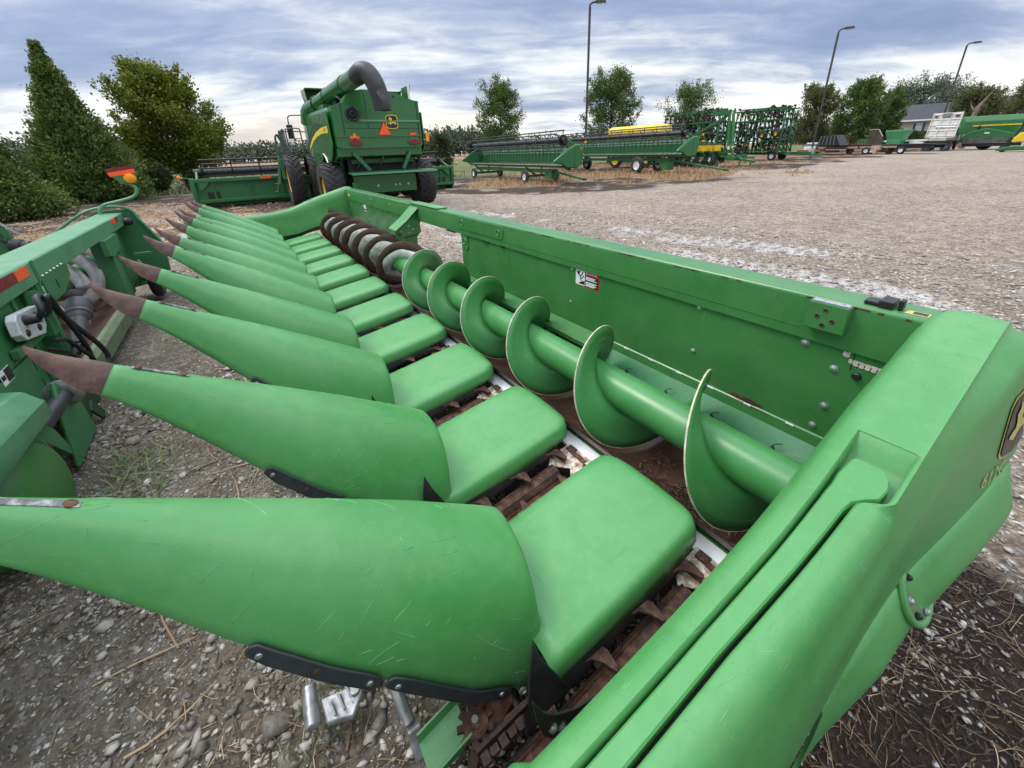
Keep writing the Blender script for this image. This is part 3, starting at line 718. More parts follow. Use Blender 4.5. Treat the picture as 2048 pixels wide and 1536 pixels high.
# joint plates by the opening, stiffener plate
m = MB(); m.prism([(1.9235, 3.05, 1.115), (1.9235, 3.09, 1.10), (1.9235, 3.93, 1.10), (1.9235, 3.93, 1.228), (1.9235, 3.07, 1.228), (1.9235, 3.04, 1.20)], (.0065, 0, 0)); hb(m, 'splice_plate', GREEN_STEEL, smooth=0, bevel=.003)
m = MB(); m.prism([(1.936, 3.76, .90), (1.936, 3.79, .885), (1.936, 3.90, .885), (1.936, 3.90, 1.045), (1.936, 3.76, 1.045)], (.0095, 0, 0)); hb(m, 'joint_plate', GREEN_STEEL, smooth=0, bevel=.003)
m = MB(); m.torus((1.9225, 3.84, 1.165), (1, 0, 0), .030, .006, 24, 6); m.torus((1.9350, 3.83, .97), (1, 0, 0), .030, .006, 24, 6); m.torus((1.9225, 3.12, 1.16), (1, 0, 0), .026, .006, 24, 6); hb(m, 'embossed_ring', GREEN_STEEL)
for a, b in ((3.32, 3.44), (3.05, 3.10)): m = MB(); m.bx(1.926, 1.9462, a, b, 1.033, 1.048); hb(m, 'beam_clip', DARK, smooth=0)
m = MB(); m.bx(1.9442, 1.946, 2.98, 3.10, .84, 1.02); hb(m, 'stiffener_emboss', GREEN_STEEL, smooth=0, bevel=.003)
# far side feeder bracket reaching forward
m = MB(); y = 5.12
P = [(1.61, .955), (1.76, 1.06), (1.93, 1.20), (2.05, 1.20), (2.05, 1.10), (1.985, 1.07), (1.955, .99), (1.965, .90), (1.90, .84), (1.895, .62), (1.70, .62), (1.70, .80), (1.62, .85)]
m.prism([(x, y, z) for x, z in P], (0, .012, 0)); hb(m, 'feeder_side_plate', GREEN_STEEL, smooth=0, bevel=.002)
m = MB(); m.loft([[V(1.60, yy, .962), V(1.76, yy, 1.070), V(1.93, yy, 1.215), V(2.05, yy, 1.262), V(2.05, yy, 1.250), V(1.93, yy, 1.203), V(1.76, yy, 1.058), V(1.60, yy, .95)] for yy in (5.06, 5.34)]); m.bx(1.925, 2.06, 4.45, 5.35, 1.2475, 1.262); hb(m, 'feeder_top_bracket', GREEN_HOOD, smooth=0, bevel=.004)
m = MB()
for x, z in ((1.69, .93), (1.80, .99), (1.80, .90), (1.85, .94)): m.bolt((x, y, z), (0, -1, 0), .011)
hb(m, 'bracket_bolt', STEEL)
m = MB(); m.tube([(1.66, 5.10, .90), (1.66, 5.08, .90)], .02, 10); m.bar((1.72, 5.10, .85), (1.90, 5.09, .87), .01, .012); m.bx(1.93, 2.0, 4.05, 4.25, 1.03, 1.05); hb(m, 'bracket_recess', RUST_DARK, smooth=0)
# wall bolts
for y, z, r in ((2.14, 1.025, .010), (2.15, .77, .009), (1.12, 1.03, .012), (1.12, .77, .012), (.61, 1.02, .014), (.485, .945, .014), (.48, .76, .014), (.50, .645, .013), (7.9, .98, .010), (7.5, .80, .010), (8.4, .75, .010), (6.6, .85, .010), (8.7, .98, .010), (7.2, 1.16, .012), (6.2, 1.16, .012)):
    m = MB(); m.bolt((1.946 if z < 1.06 else 1.93, y, z), (-1, 0, 0), r, r*.8); hb(m, 'wall_bolt', STEEL)
m = MB(); m.lathe([(.016, 0), (.016, .010), (.012, .014), (.001, .014)], (1.946, .405, .945), (-1, 0, 0), 14); hb(m, 'rubber_plug', BLACK)
# slotted adjuster plate outline & hole behind which the gravel shows
m = MB(); m.bx(1.9435, 1.946, .4305, .4335, .96, 1.045); hb(m, 'panel_gap', DARK, smooth=0)
m = MB()
for k in range(5): m.cyl((1.9425, .42-.020*k, .998-.001*k), (1.9465, .42-.020*k, .998-.001*k), .0125, n=14)
pale = simple('pale_worn_insert', (.62, .53, .49), .5, var=.25, scale=40)
hb(m, 'slotted_insert', pale, smooth=0)
m = MB(); m.cyl((1.9425, .458, 1.024), (1.9465, .458, 1.024), .013, n=6); hb(m, 'hole_insert', pale, smooth=0)
# square bracket on the beam
m = MB(); m.prism([(1.885, .475, 1.115), (1.885, .615, 1.115), (1.885, .615, 1.235), (1.885, .475, 1.235)], (.046, 0, 0)); bq = hb(m, 'beam_bracket', GREEN_STEEL, smooth=0, bevel=.006)
m = MB()
for y, z in ((.575, 1.175), (.55, 1.205), (.52, 1.165), (.55, 1.14)): m.torus((1.8845, y, z), (1, 0, 0), .008, .0022, 14, 6)
hb(m, 'hole_rim', AUG_RUST, bq)
m = MB()
for y, z in ((.575, 1.175), (.55, 1.205), (.52, 1.165), (.55, 1.14)): m.cyl((1.8842, y, z), (1.8855, y, z), .007, n=12)
hb(m, 'hole', DARK, bq, smooth=0)
m = MB(); m.prism([(1.89, .48, 1.2365), (1.89, .61, 1.2365), (1.93, .61, 1.2365), (1.93, .48, 1.2365)], (0, 0, .001)); hb(m, 'label_strip', simple('grey_label', (.30, .31, .34), .4, var=.4, scale=80), bq, smooth=0)
m = MB(); m.bx(1.96, 2.02, .40, .46, 1.246, 1.262); m.bx(1.95, 2.03, .37, .415, 1.246, 1.275); m.bx(1.965, 2.0, .345, .36, 1.246, 1.285); hb(m, 'rubber_latch', BLACK, smooth=0, bevel=.004)
m = MB(); m.bx(1.955, 2.0, .27, .335, 1.2462, 1.247); hb(m, 'yellow_warning_decal', DECAL_FADE, smooth=0)
m = MB(); m.bx(1.962, 1.994, .275, .315, 1.2471, 1.2476); hb(m, 'decal_text_block', DECAL_BLACK, smooth=0)
# DANGER decal
def danger(y_left, y_right, z0, z1, x, lean=0):
    w = y_left-y_right; h = z1-z0
    m = MB(); m.bx(x-.0012, x, y_right, y_left, z0, z1); base = hb(m, 'danger_decal', DECAL_RED, smooth=0)
    xs = x-.0016
    m = MB(); m.bx(xs, xs+.0006, y_left-w*.42, y_left-w*.03, z0+h*.03, z1-h*.03); hb(m, 'decal_picture', WHITE, base, smooth=0)
    m = MB(); m.bx(xs, xs+.0006, y_right+w*.03, y_right+w*.57, z0+h*.04, z0+h*.66); hb(m, 'decal_panel', DECAL_BLACK, base, smooth=0)
    ux, uy = (0, -1, 0), (0, 0, 1)
    m = MB(); m.text('DANGER', h*.19, (xs-.0004, y_right+w*.27, z0+h*.80), ux, uy)
    m.prism([(xs-.0005, y_right+w*.545, z0+h*.74), (xs-.0005, y_right+w*.485, z0+h*.74), (xs-.0005, y_right+w*.515, z0+h*.88)], (.0004, 0, 0))
    for k, (fr, ln) in enumerate(((.58, .40), (.51, .36), (.44, .46), (.30, .46), (.23, .40), (.16, .44), (.10, .36))):
        m.bx(xs-.0006, xs, y_right+w*(.54-ln), y_right+w*.54, z0+h*(fr-.02), z0+h*(fr+.022))
    hb(m, 'decal_lettering', WHITE, base, smooth=0)
    m = MB()
    def pt(u, v): return V(xs-.0006, y_left-w*u, z0+h*v)
    for a, b in (((.07, .80), (.15, .62)), ((.15, .62), (.22, .55)), ((.22, .55), (.24, .38)), ((.24, .38), (.30, .28)), ((.22, .55), (.29, .62)), ((.29, .62), (.33, .78)), ((.15, .62), (.20, .84)), ((.24, .42), (.33, .48)), ((.33, .48), (.38, .62))):
        m.bar(pt(*a), pt(*b), .0006, .0075 if w > .2 else .004, (0, 1, .3))
    m.lathe([(.012 if w > .2 else .006, 0), (.001, .0006)], pt(.15, .70), (-1, 0, 0), 12)
    m.prism([pt(.16, .10), pt(.41, .10), pt(.41, .34), pt(.20, .17)], (-.0004, 0, 0))
    hb(m, 'falling_figure_symbol', DECAL_BLACK, base, smooth=0)
danger(2.105, 1.865, .925, 1.055, 1.9455)
m = MB(); m.bx(1.9435, 1.945, 7.62, 7.78, .92, 1.05); hb(m, 'white_decal', WHITE, smooth=0)
m = MB(); m.bx(1.9425, 1.9435, 7.63, 7.77, .935, .965); hb(m, 'decal_text_block', DECAL_BLACK, smooth=0)
m = MB(); m.bx(1.9285, 1.9298, 8.62, 8.80, 1.12, 1.17); hb(m, 'yellow_decal', DECAL_FADE, smooth=0)

# ---------------- auger
ag = MB().cyl((XC, .27, ZC), (XC, 5.05, ZC), RT, n=32).build('auger_tube', GREEN_AUGER, head, org=HL, smooth=60)
m = MB().cyl((XC, 4.95, ZC), (XC, 8.98, ZC), RT, n=32); hb(m, 'auger_tube', AUG_WHITE, smooth=60)
def flight(ya, yb, pitch, hand, ph, rm, wob=0.0, n=44):
    """ribbon: crosses the top at Y = ph + k*pitch; angle measured from +Z towards -X. Returns rows of ring points."""
    N_ = int(abs(yb-ya)/pitch*n)+1; A = []
    for i in range(N_+1):
        y = ya+(yb-ya)*i/N_; t = hand*(y-ph)/pitch*2*PI; e = V(-math.sin(t), 0, math.cos(t)); c = V(XC, y, ZC)
        w = wob*(math.sin(i*.31)+.5*math.sin(i*.83))
        A.append([c+e*(RT-.002), c+e*((RT+rm)/2), c+e*(rm+w), c+e*((rm+RF)/2+w*.5), c+e*RF])
    return A
EDGE = rusty('bare_flight_edge', (.10, .06, .03), (.42, .36, .24), (.62, .58, .45), scale=20, rough=.45, bmp=.1, lo=.3, hi=.5)
A = flight(.30, 4.28, .655, -1, 1.475, .2)
m = MB(); m.loft(A, closed=False)
o = hb(m, 'auger_flighting', GREEN_AUGER, smooth=80); solid(o, .006, 0)
m = MB(); rr = []
for r in A:
    p = r[-1]; d = nrm(p-V(XC, p[1], ZC)); rr.append([p+V(0, -.0036, 0)-d*.002, p+d*.002+V(0, -.0036, 0), p+d*.002+V(0, .0036, 0), p+V(0, .0036, 0)-d*.002])
m.loft(rr); hb(m, 'flighting_edge', EDGE, o, smooth=50)
A = flight(4.50, 8.95, .60, 1, 4.72, .215, .012)
m = MB(); m.loft([r[:3] for r in A], closed=False); m.mat = 1; m.loft([r[2:] for r in A], closed=False)
o = hb(m, 'auger_flighting', [AUG_WHITE, AUG_RUST], smooth=80); solid(o, .006, 0)

# ---------------- end shields
XS = np.array([-.80, -.35, 0.0, .3, .6, .9, 1.2, 1.5, 1.75, 1.9, 2.02, 2.09, 2.12])
TZ = np.array([.93, .895, .885, .890, .908, .955, 1.062, 1.150, 1.215, 1.262, 1.280, 1.245, 1.15])
_SG = np.linspace(-.16, .16, 17); _SW = np.exp(-(_SG/.075)**2); _SW /= _SW.sum()
def si(x, xp, fp, k=1.0):   # interpolation smoothed over about 15 cm
    return float((np.interp(x+_SG*k, xp, fp)*_SW).sum())
def T(x):
    return si(x, XS, TZ, np.interp(x, [1.9, 2.1], [1, .25]))
def sec_inner(x):   # inner part: from hem up to slot 1 edge: list (Y, z)
    t = T(x)
    k = si(x, [-.8, -.3, .3, 1.9], [.35, .7, 1, 1])
    ye = si(x, [-.8, 0, .6, 1.1, 1.3], [.225, .238, .236, .222, .226])
    yi = si(x, [-.8, 0, .9, 1.5, 1.95, 2.12], [.255, .300, .304, .306, .288, .27])
    hem = si(x, [-.8, .0, .5, 1.0, 1.9, 2.12], [.26, .315, .325, .335, .32, .30])
    dz = si(x, [-.8, 0, .3, 1.2, 2.12], [.10, .30, .42, .5, .6]); ex = si(x, [-.8, .6, .9, 1.2, 1.75, 2.0], [0, .01, .025, .058, .045, .01])
    return [(hem, t-dz), (yi+(hem-yi)*.55, t-dz*.62), (yi+(hem-yi)*.22, t-dz*.30), (yi+.006, t-.075-ex), (yi-.004, t-.036-ex*.85), (yi-.020, t-.012-ex*.5), (yi-.042, t-.002-ex*.14), (ye+.005, t), (ye, t-.005), (ye-.001, t-.045)]
def sec_outer(x):
    t = T(x)
    ye = si(x, [-.8, 0, .6, 1.095, 1.125, 1.22, 1.3], [.165, .182, .176, .152, .104, .104, .104], .12)
    X_ = [.5, 1.0, 1.2, 1.4, 1.6, 1.8, 2.0]
    fy_ = si(x, X_, [.062, .056, .050, .040, .030, .013, .002]); fz = si(x, X_, [-.23, -.15, -.135, -.13, -.125, -.095, -.085])
    cy_ = si(x, X_, [.048, .050, .048, .040, .002, -.030, -.045]); cz = si(x, X_, [-.41, -.44, -.455, -.49, -.46, -.44, -.43])
    w_ = si(x, [.4, .95, 1.25], [0, .6, 1]); sh = lambda a, b: (a[0]*(1-w_)+b[0]*w_, a[1]*(1-w_)+b[1]*w_)
    P = np.array([sh((.158, .0), (.135, .002)), sh((.135, -.012), (.105, -.003)), sh((.110, -.042), (.080, -.020)), sh((fy_+.030, -.095), (fy_+.022, fz*.42)), sh((fy_+.012, -.16), (fy_+.008, fz*.74)), (fy_, fz), (fy_*.5+cy_*.5, fz*.5+cz*.5), (cy_, cz), (cy_+.004, cz-.16)])
    k = si(x, [-.8, -.2, .4], [.4, .75, 1]); P = P*np.array([1, k])
    return [(ye+.001, t-.045), (ye, t-.005), (ye-.005, t)]+[(min(p[0], ye-.012-.002*j), t+p[1]) for j, p in enumerate(P)]
def clipx(xs, a, b): return np.unique(np.concatenate([[a, b], xs[(xs > a+.006) & (xs < b-.006)]]))
xs_all = np.unique(np.round(np.concatenate([np.linspace(-.8, 2.0, 71), [2.03, 2.05, 2.07, 2.09, 2.105, 2.12], [1.09, 1.10, 1.11, 1.12, 1.13, 1.14, 1.30]]), 3))
SH = thing  # (parts of the head, not a thing)
def shield(mirror=None):
    fy = (lambda y: y) if mirror is None else (lambda y: 2*mirror-y)
    def mk(rings, n=0, seed=1, v0=.1, v1=.9):
        R3 = [[V(x, fy(y), z) for x, y, z in r] for r in rings]; q = MB().loft(R3, closed=False)
        if n and mirror is None: scratch(q, R3, n, seed, .05, .00030, .35, .97, v0, v1)
        return q
    xin = clipx(xs_all, -.8, 1.30)
    o = hb(mk([[(x, y, z) for y, z in sec_inner(x)] for x in xin], 90, 5, .4, .9), 'end_shield_panel', [GREEN_SHIELD, SCRATCH], smooth=50)
    sh = o
    o2 = hb(mk([[(x, y, z) for y, z in sec_outer(x)] for x in xin], 130, 6, .2, .8), 'end_shield_panel', [GREEN_SHIELD, SCRATCH], smooth=50)
    m = MB(); rr_ = []
    for x in (-.8, -.4, 0, .15, .22, .26, .285, .295):
        q = si(x, [-.8, 0, .23, .295], [1, 1, 1, .1], .2); r1 = .055*q
        rr_.append([V(x, fy(.355+r1*math.sin(t)), T(x)-.36+(.05 if x < 0 else 0)+r1*1.5*math.cos(t)) for t in np.linspace(-.6, PI, 10)]+[V(x, fy(.31), T(x)-.45)])
    m.loft(rr_); hb(m, 'shield_lip', GREEN_SHIELD, smooth=50)
    # rear cap, one piece
    xc = clipx(xs_all, 1.30, 2.12); rings = []
    for x in xc:
        i = sec_inner(x)[:-2]; u = sec_outer(x)[2:]
        rings.append([(x, y, z) for y, z in i]+[(x, i[-1][0]*(1-f)+u[0][0]*f, T(x)+.006*math.sin(PI*f)*min(1, (x-1.3)/.2)) for f in (.25, .5, .75)]+[(x, y, z) for y, z in u])
    # close the back: last ring shrinks inwards
    lr = rings[-1]; rings.append([(2.125, y*.9+.01, z*.86) for x, y, z in lr])
    cap = hb(mk(rings, 110, 7, .3, .8), 'end_shield_cap', [GREEN_SHIELD, SCRATCH], smooth=50)
    # pocket floor + wall behind the hinge bar
    m = MB(); pr = []
    for x, d, e in ((1.00, .07, .16), (1.09, .06, .16), (1.13, .058, .110), (1.20, .055, .104), (1.245, .056, .104), (1.262, .044, .104), (1.282, .016, .104), (1.302, .002, .104)): pr.append([V(x, fy(.230), T(x)-d), V(x, fy((.230+e)/2), T(x)-d), V(x, fy(e), T(x)-d)])
    m.loft(pr, closed=False); hb(m, 'hinge_pocket', GREEN_SHIELD, smooth=50)
    # centre hinge bar with T-shaped head
    m = MB(); rr = []
    for x in list(np.linspace(-.8, 1.06, 40))+[1.09, 1.115, 1.135, 1.15, 1.17, 1.195, 1.21, 1.216]:
        a = np.interp(x, [-.8, 0, .6, 1.06, 1.115, 1.15, 1.21, 1.216], [.215, .230, .228, .214, .212, .214, .208, .203]); b = np.interp(x, [-.8, 0, .6, 1.06, 1.10, 1.135, 1.17, 1.20, 1.216], [.175, .191, .188, .163, .155, .120, .115, .122, .140])
        z = T(x)-.006-(.004 if x > 1.1 else 0); h = .03
        rr.append([V(x, fy(a), z-h), V(x, fy(a), z-.004), V(x, fy(a-.004), z), V(x, fy(b+.004), z), V(x, fy(b), z-.004), V(x, fy(b), z-h)])
    m.loft(rr); hb(m, 'hinge_bar', GREEN_SHIELD, smooth=40)
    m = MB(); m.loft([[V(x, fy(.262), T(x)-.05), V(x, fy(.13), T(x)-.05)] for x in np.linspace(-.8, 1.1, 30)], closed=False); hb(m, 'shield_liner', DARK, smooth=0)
    return sh, cap
shield(); shield(mirror=4.62)
# lower bulge panel on the near outer flank with its round cut-out
m = MB(); rr = []
for x in (1.00, 1.05, 1.10, 1.2, 1.3, 1.4, 1.5, 1.6, 1.7, 1.8, 1.88, 1.94, 1.975, 1.99):
    u = sec_outer(x); cy_, cz_ = u[-2]
    k = float(np.interp(x, [1.0, 1.15, 1.88, 1.99], [.05, 1, 1, .55])); dz = float(np.interp(x, [1.0, 1.1, 1.9, 1.99], [.16, .02, .0, .05]))
    zt = cz_-dz
    rr.append([V(x, cy_+.012, zt+.008), V(x, cy_-.004*k, zt+.006), V(x, cy_-.018*k, zt-.014), V(x, cy_-.046*k, zt-.078), V(x, cy_-.055*k, zt-.105), V(x, cy_-.058*k, zt-.14), V(x, cy_-.050*k, zt-.22), V(x, cy_-.030*k, zt-.30), V(x, cy_+.01, zt-.32)])
m.loft(rr, closed=False); lp = hb(m, 'lower_side_panel', GREEN_SHIELD, smooth=50)
u = sec_outer(1.42); nn = nrm(V(0, -.88, .47)); c = V(1.43, u[-2][0]-.026, u[-2][1]-.066)
m = MB(); m.torus(c, nn, .092, .011, 44, 10); hb(m, 'cutout_rim', GREEN_SHIELD, lp)
m = MB(); m.cyl(c-nn*.01, c+nn*.003, .088, n=36); hb(m, 'cutout_back_plate', worn_paint('dusty_green_plate', (.06, .15, .05), (.13, .20, .09), rough=.5, dirt=1.2, dirtcol=(.14, .13, .08)), lp, smooth=0)
fx, fz_ = frame_of(nn)
for k in range(7):
    t = k/7*2*PI+.3; p = c+nn*.006+(fx*math.cos(t)+fz_*math.sin(t))*.070; m = MB(); m.bolt(p, nn, .009, .011); hb(m, 'hub_bolt', STEEL if k % 2 else BLACK, lp)
m = MB(); m.bolt((1.08, sec_outer(1.08)[-1][0]-.004, sec_outer(1.08)[-1][1]+.03), (0, -1, 0), .012); hb(m, 'side_bolt', STEEL, lp)
# emblem and number on the outer flank of the near shield, laid on the curved surface
def flank(x, z, lift):
    u = np.array(sec_outer(x)[3:]); o = np.argsort(u[:, 1]); y = np.interp(z, u[o, 1], u[o, 0]); y2 = np.interp(z+.01, u[o, 1], u[o, 0]); n = nrm(V(0, -.01, -(y-y2))) if False else nrm(V(0, -.01, (y2-y)))
    return V(x, y, z)+n*lift
def flank_fill(name, mat, P, lift, parent=None):
    """a flat outline (x, z) triangulated finely and pressed onto the flank"""
    bm = bmesh.new(); vs_ = [bm.verts.new((x, 0, z)) for x, z in P]; f = bm.faces.new(vs_); bmesh.ops.triangulate(bm, faces=[f])
    bmesh.ops.subdivide_edges(bm, edges=bm.edges, cuts=5, use_grid_fill=True); bmesh.ops.triangulate(bm, faces=bm.faces); bm.verts.index_update()
    m = MB(); m.add([flank(v.co.x, v.co.z, lift) for v in bm.verts], [tuple(v.index for v in f.verts) for f in bm.faces]); bm.free()
    return hb(m, name, mat, parent, smooth=0)
_sh = [(.10, .02), (.5, -.03), (.90, .02), (.99, .12), (1.0, .5), (.98, .86), (.88, .98), (.5, 1.03), (.12, .98), (.02, .86), (0, .5), (.01, .12)]
_dr = [(.30, .98), (.36, .86), (.44, .84), (.52, .82), (.55, .75), (.49, .70), (.46, .60), (.60, .55), (.76, .56), (.84, .66), (.88, .64), (.84, .52), (.90, .44), (.99, .28), (.95, .27), (.84, .40), (.78, .37), (.86, .22), (.82, .20), (.72, .38), (.56, .36), (.40, .32), (.30, .20), (.25, .22), (.33, .36), (.20, .36), (.06, .30), (.05, .35), (.20, .44), (.34, .48), (.33, .66), (.24, .74), (.17, .75), (.27, .84), (.24, .96)]
ec, es = (1.90, 1.00), .225
q = lambda P, k: [(ec[0]+(u-.5)*es*k, ec[1]+(v-.5)*es*k*1.0) for u, v in P]
em = flank_fill('emblem', DECAL_FADE, q(_sh, 1.0), .003)
flank_fill('emblem_field', DECAL_BROWN, q(_sh, .92), .006, em)
flank_fill('leaping_deer', DECAL_FADE, q(_dr, .80), .009, em)
m = MB(); m.text('612C', .075, (0, 0, 0), (1, 0, 0), (0, 0, 1), 0); m.v = [tuple(flank(1.80+x, .840+z, .0035)) for x, y, z in m.v]; hb(m, 'model_number', DECAL_FADE, smooth=0)
# rubber flap with two bolts on the inner side of the near shield
m = MB(); P = [(.300, .440, .65), (.315, .442, .54), (.335, .444, .44), (.41, .446, .29), (.44, .446, .285), (.55, .446, .30), (.60, .44, .33), (.52, .44, .385), (.44, .44, .43), (.37, .438, .50), (.33, .436, .57)]
m.prism(P, (0, -.006, 0)); fl_ = hb(m, 'rubber_flap', RUBBER, smooth=0)
for x, z in ((.365, .440), (.395, .405)): m = MB(); m.bolt((x, .438, z), (-.3, -.9, .4), .011, .013); hb(m, 'flap_bolt', CAST, fl_)
# ================================================================== the older corn head on the left, seen from behind
H2 = V(-1.9, 5.0, 0)
h2 = thing('corn_head', 'older weathered green corn head seen from behind, with a marker light on a bent arm', 'corn head', tuple(H2))
def b2(mb, name, mat, parent=None, **k): return mb.build(name, mat, parent or h2, org=H2, **k)
OLD_TOP = worn_paint('pale_old_green', (.065, .22, .10), (.15, .31, .20), rough=.45, scratch=.6, dirt=.8, scale=4)  # paler green than the other old steel, for top beam and rims
m = MB(); pr = [(-1.35, 1.055), (-1.35, 1.205), (-1.362, 1.215), (-1.60, 1.225), (-1.62, 1.21), (-1.62, 1.055)]
m.loft([[V(x, y, z) for x, z in pr] for y in (4.40, 8.02)]); b2(m, 'top_beam', OLD_TOP, smooth=0, bevel=.004)
m = MB(); m.loft([[V(x+.012, y, z+.004) for x, z in pr] for y in (.8, 4.395)]); b2(m, 'top_beam', OLD_TOP, smooth=0, bevel=.004)
m = MB(); m.bx(-1.339, -1.332, 4.36, 4.41, 1.06, 1.22); b2(m, 'beam_flange', GREEN_OLD, smooth=0, bevel=.003)
for nm, mt, y0, y1, z0, z1 in (('orange_reflector', ORANGE_REF, 4.06, 4.28, 1.135, 1.205), ('red_reflector', RED_REF, 3.72, 4.055, 1.135, 1.205), ('orange_reflector', ORANGE_REF, 7.16, 7.42, 1.145, 1.205), ('red_reflector', RED_REF, 7.43, 7.56, 1.145, 1.205)):
    xx = -1.338 if y0 < 4.4 else -1.35
    m = MB(); m.bx(xx-.001, xx+.003, y0, y1, z0, z1); b2(m, nm, mt, smooth=0)
# gusset plate with a bead of weld below the beam
m = MB(); m.prism([(-1.348, 4.42, 1.08), (-1.348, 5.05, 1.08), (-1.348, 5.02, .97), (-1.348, 4.75, .88), (-1.348, 4.44, .88)], (.012, 0, 0)); b2(m, 'gusset_plate', GREEN_OLD, smooth=0, bevel=.002)
m = MB()
for k in range(6): m.sphere((-1.334, 4.46+.09*k, 1.088), .012, (.6, 1.2, .7), 8, 6)
b2(m, 'weld_bead', WHITE_PL)
m = MB(); m.bx(-1.336, -1.334, 4.66, 4.68, .94, 1.01); b2(m, 'slot', DARK, smooth=0)
# posts each side of the opening and side panels
for y0, y1 in ((4.30, 4.44), (6.55, 6.95)):
    m = MB(); m.bx(-1.50, -1.36, y0, y1, .25, 1.055); m.bx(-1.42, -1.345, y0+.02, y0+.05, .25, 1.055); m.bx(-1.40, -1.352, y1-.06, y1-.02, .25, 1.055); b2(m, 'frame_post', GREEN_OLD, smooth=0, bevel=.006)
m = MB(); m.prism([(-1.36, 6.35, 1.055), (-1.36, 7.0, 1.055), (-1.36, 7.0, .90), (-1.36, 6.55, .84), (-1.36, 6.35, .88)], (.05, 0, 0)); b2(m, 'post_bracket', GREEN_OLD, smooth=0, bevel=.004)
m = MB(); m.bx(-1.47, -1.46, 6.95, 8.0, .2, 1.055); m.bx(-1.46, -1.42, 7.35, 7.42, .2, 1.05); b2(m, 'rear_sheet', GREEN_OLD, smooth=0)
m = MB(); m.bx(-1.46, -1.45, .8, 4.30, .35, 1.055); b2(m, 'rear_sheet', GREEN_OLD, smooth=0)
m = MB(); m.bx(-1.40, -1.375, 2.2, 3.92, .70, 1.05); m.bx(-1.40, -1.37, 2.2, 3.90, .30, .69); m.bx(-1.405, -1.36, 3.92, 3.96, .30, 1.05); b2(m, 'access_panel', GREEN_OLD, smooth=0, bevel=.004)
m = MB()
for z0 in (.35, .45, .58): m.bx(-1.371, -1.369, 3.80, 3.812, z0, z0+.07)
b2(m, 'slot', DARK, smooth=0)
m = MB(); m.bx(-1.369, -1.3675, 3.38, 3.52, .66, .75); dcl = b2(m, 'worn_decal', WHITE, smooth=0)
m = MB(); m.bx(-1.367, -1.3665, 3.44, 3.52, .665, .745); m.bx(-1.367, -1.3665, 3.385, 3.43, .69, .72); b2(m, 'decal_text_block', DECAL_BLACK, dcl, smooth=0)
# far end sheet, sloping
m = MB(); m.prism([(-1.62, 8.0, 1.25), (-1.28, 8.0, 1.26), (-1.16, 8.0, 1.05), (-1.02, 8.0, .72), (-1.05, 8.0, .32), (-1.15, 8.0, .18), (-1.6, 8.0, .12), (-2.6, 8.0, .12), (-2.7, 8.0, .5), (-2.2, 8.0, .9)], (0, .02, 0)); b2(m, 'end_sheet', GREEN_OLD, smooth=0, bevel=.003)
m = MB(); m.tube(smooth_path([(-2.2, 7.98, .95), (-1.7, 7.97, 1.27), (-1.30, 7.97, 1.28), (-1.18, 7.97, 1.08), (-1.02, 7.97, .72)], 6), .018, 8); b2(m, 'end_sheet_rim', OLD_TOP)
m = MB(); m.sphere((-1.30, 7.86, 1.10), .055, (1, .8, 1), 14, 10); m.cyl((-1.36, 7.86, 1.10), (-1.30, 7.86, 1.10), .05, n=12); b2(m, 'work_light', BLACK)
# wheel / drive hub low at the far end
m = MB(); m.cyl((-1.34, 7.55, .42), (-1.22, 7.55, .42), .12, .10, 20); b2(m, 'drive_hub', GREEN_OLD, bevel=.01)
m = MB(); m.torus((-1.20, 7.55, .27), (1, 0, 0), .16, .07, 28, 10); m.cyl((-1.25, 7.55, .27), (-1.15, 7.55, .27), .13, n=20); b2(m, 'rubber_drum', BLACK)
m = MB(); m.bar((-1.30, 7.5, .60), (-1.12, 7.2, .30), .03, .05); m.bar((-1.28, 7.3, .72), (-1.1, 7.3, .72), .04, .04); b2(m, 'drive_bracket', GREEN_OLD, smooth=0, bevel=.004)
# trough floor and auger seen through the opening
m = MB(); m.loft([[V(-1.42, y, .28), V(-1.55, y, .22), V(-1.75, y, .17), V(-2.0, y, .25), V(-2.1, y, .45), V(-2.1, y, .52)] for y in (1.0, 8.0)], closed=False); q = b2(m, 'auger_trough', RUST_TROUGH, smooth=60); solid(q, .01)
m = MB(); m.loft([[V(-1.37, y, .30), V(-1.33, y, .26), V(-1.33, y, .12), V(-1.42, y, .10), V(-1.43, y, .28)] for y in (4.5, 6.5)]); b2(m, 'floor_lip', rusty('flaking_green', (.06, .025, .015), (.12, .17, .09), (.05, .17, .06), 11, .7), smooth=0)
ax, az = -1.80, .64
m = MB(); m.cyl((ax, .9, az), (ax, 7.95, az), .085, n=24); b2(m, 'auger_tube', GREEN_OLD)
for (ya, yb, hand, ph) in ((1.0, 4.9, -1, 4.9), (5.98, 7.9, 1, 6.12)):
    m = MB(); A = []; n = int((yb-ya)/.55*44)
    for i in range(n+1):
        y = ya+(yb-ya)*i/n; tt = hand*(y-ph)/.55*2*PI; e = V(-math.sin(tt), 0, math.cos(tt)); c = V(ax, y, az)
        A.append([c+e*.20, c+e*.26, c+e*.33])
    m.loft(A, closed=False); o = b2(m, 'auger_flighting', FLIGHT_OLD, smooth=60); solid(o, .007, 0)
# low snouts beyond, facing away
for k in range(8):
    y = 1.2+k*.92
    m = MB(); m.loft([[V(x, y+w*math.sin(p), zt-h*(1-math.cos(p))) for p in np.linspace(-PI/2, PI/2, 11)] for x, w, zt, h in ((-2.15, .24, .55, .3), (-2.7, .22, .50, .3), (-3.3, .12, .35, .2), (-3.9, .03, .15, .08), (-4.0, .005, .1, .02))], closed=False); q = b2(m, 'snout', GREEN_HOOD, smooth=60); solid(q, .008)
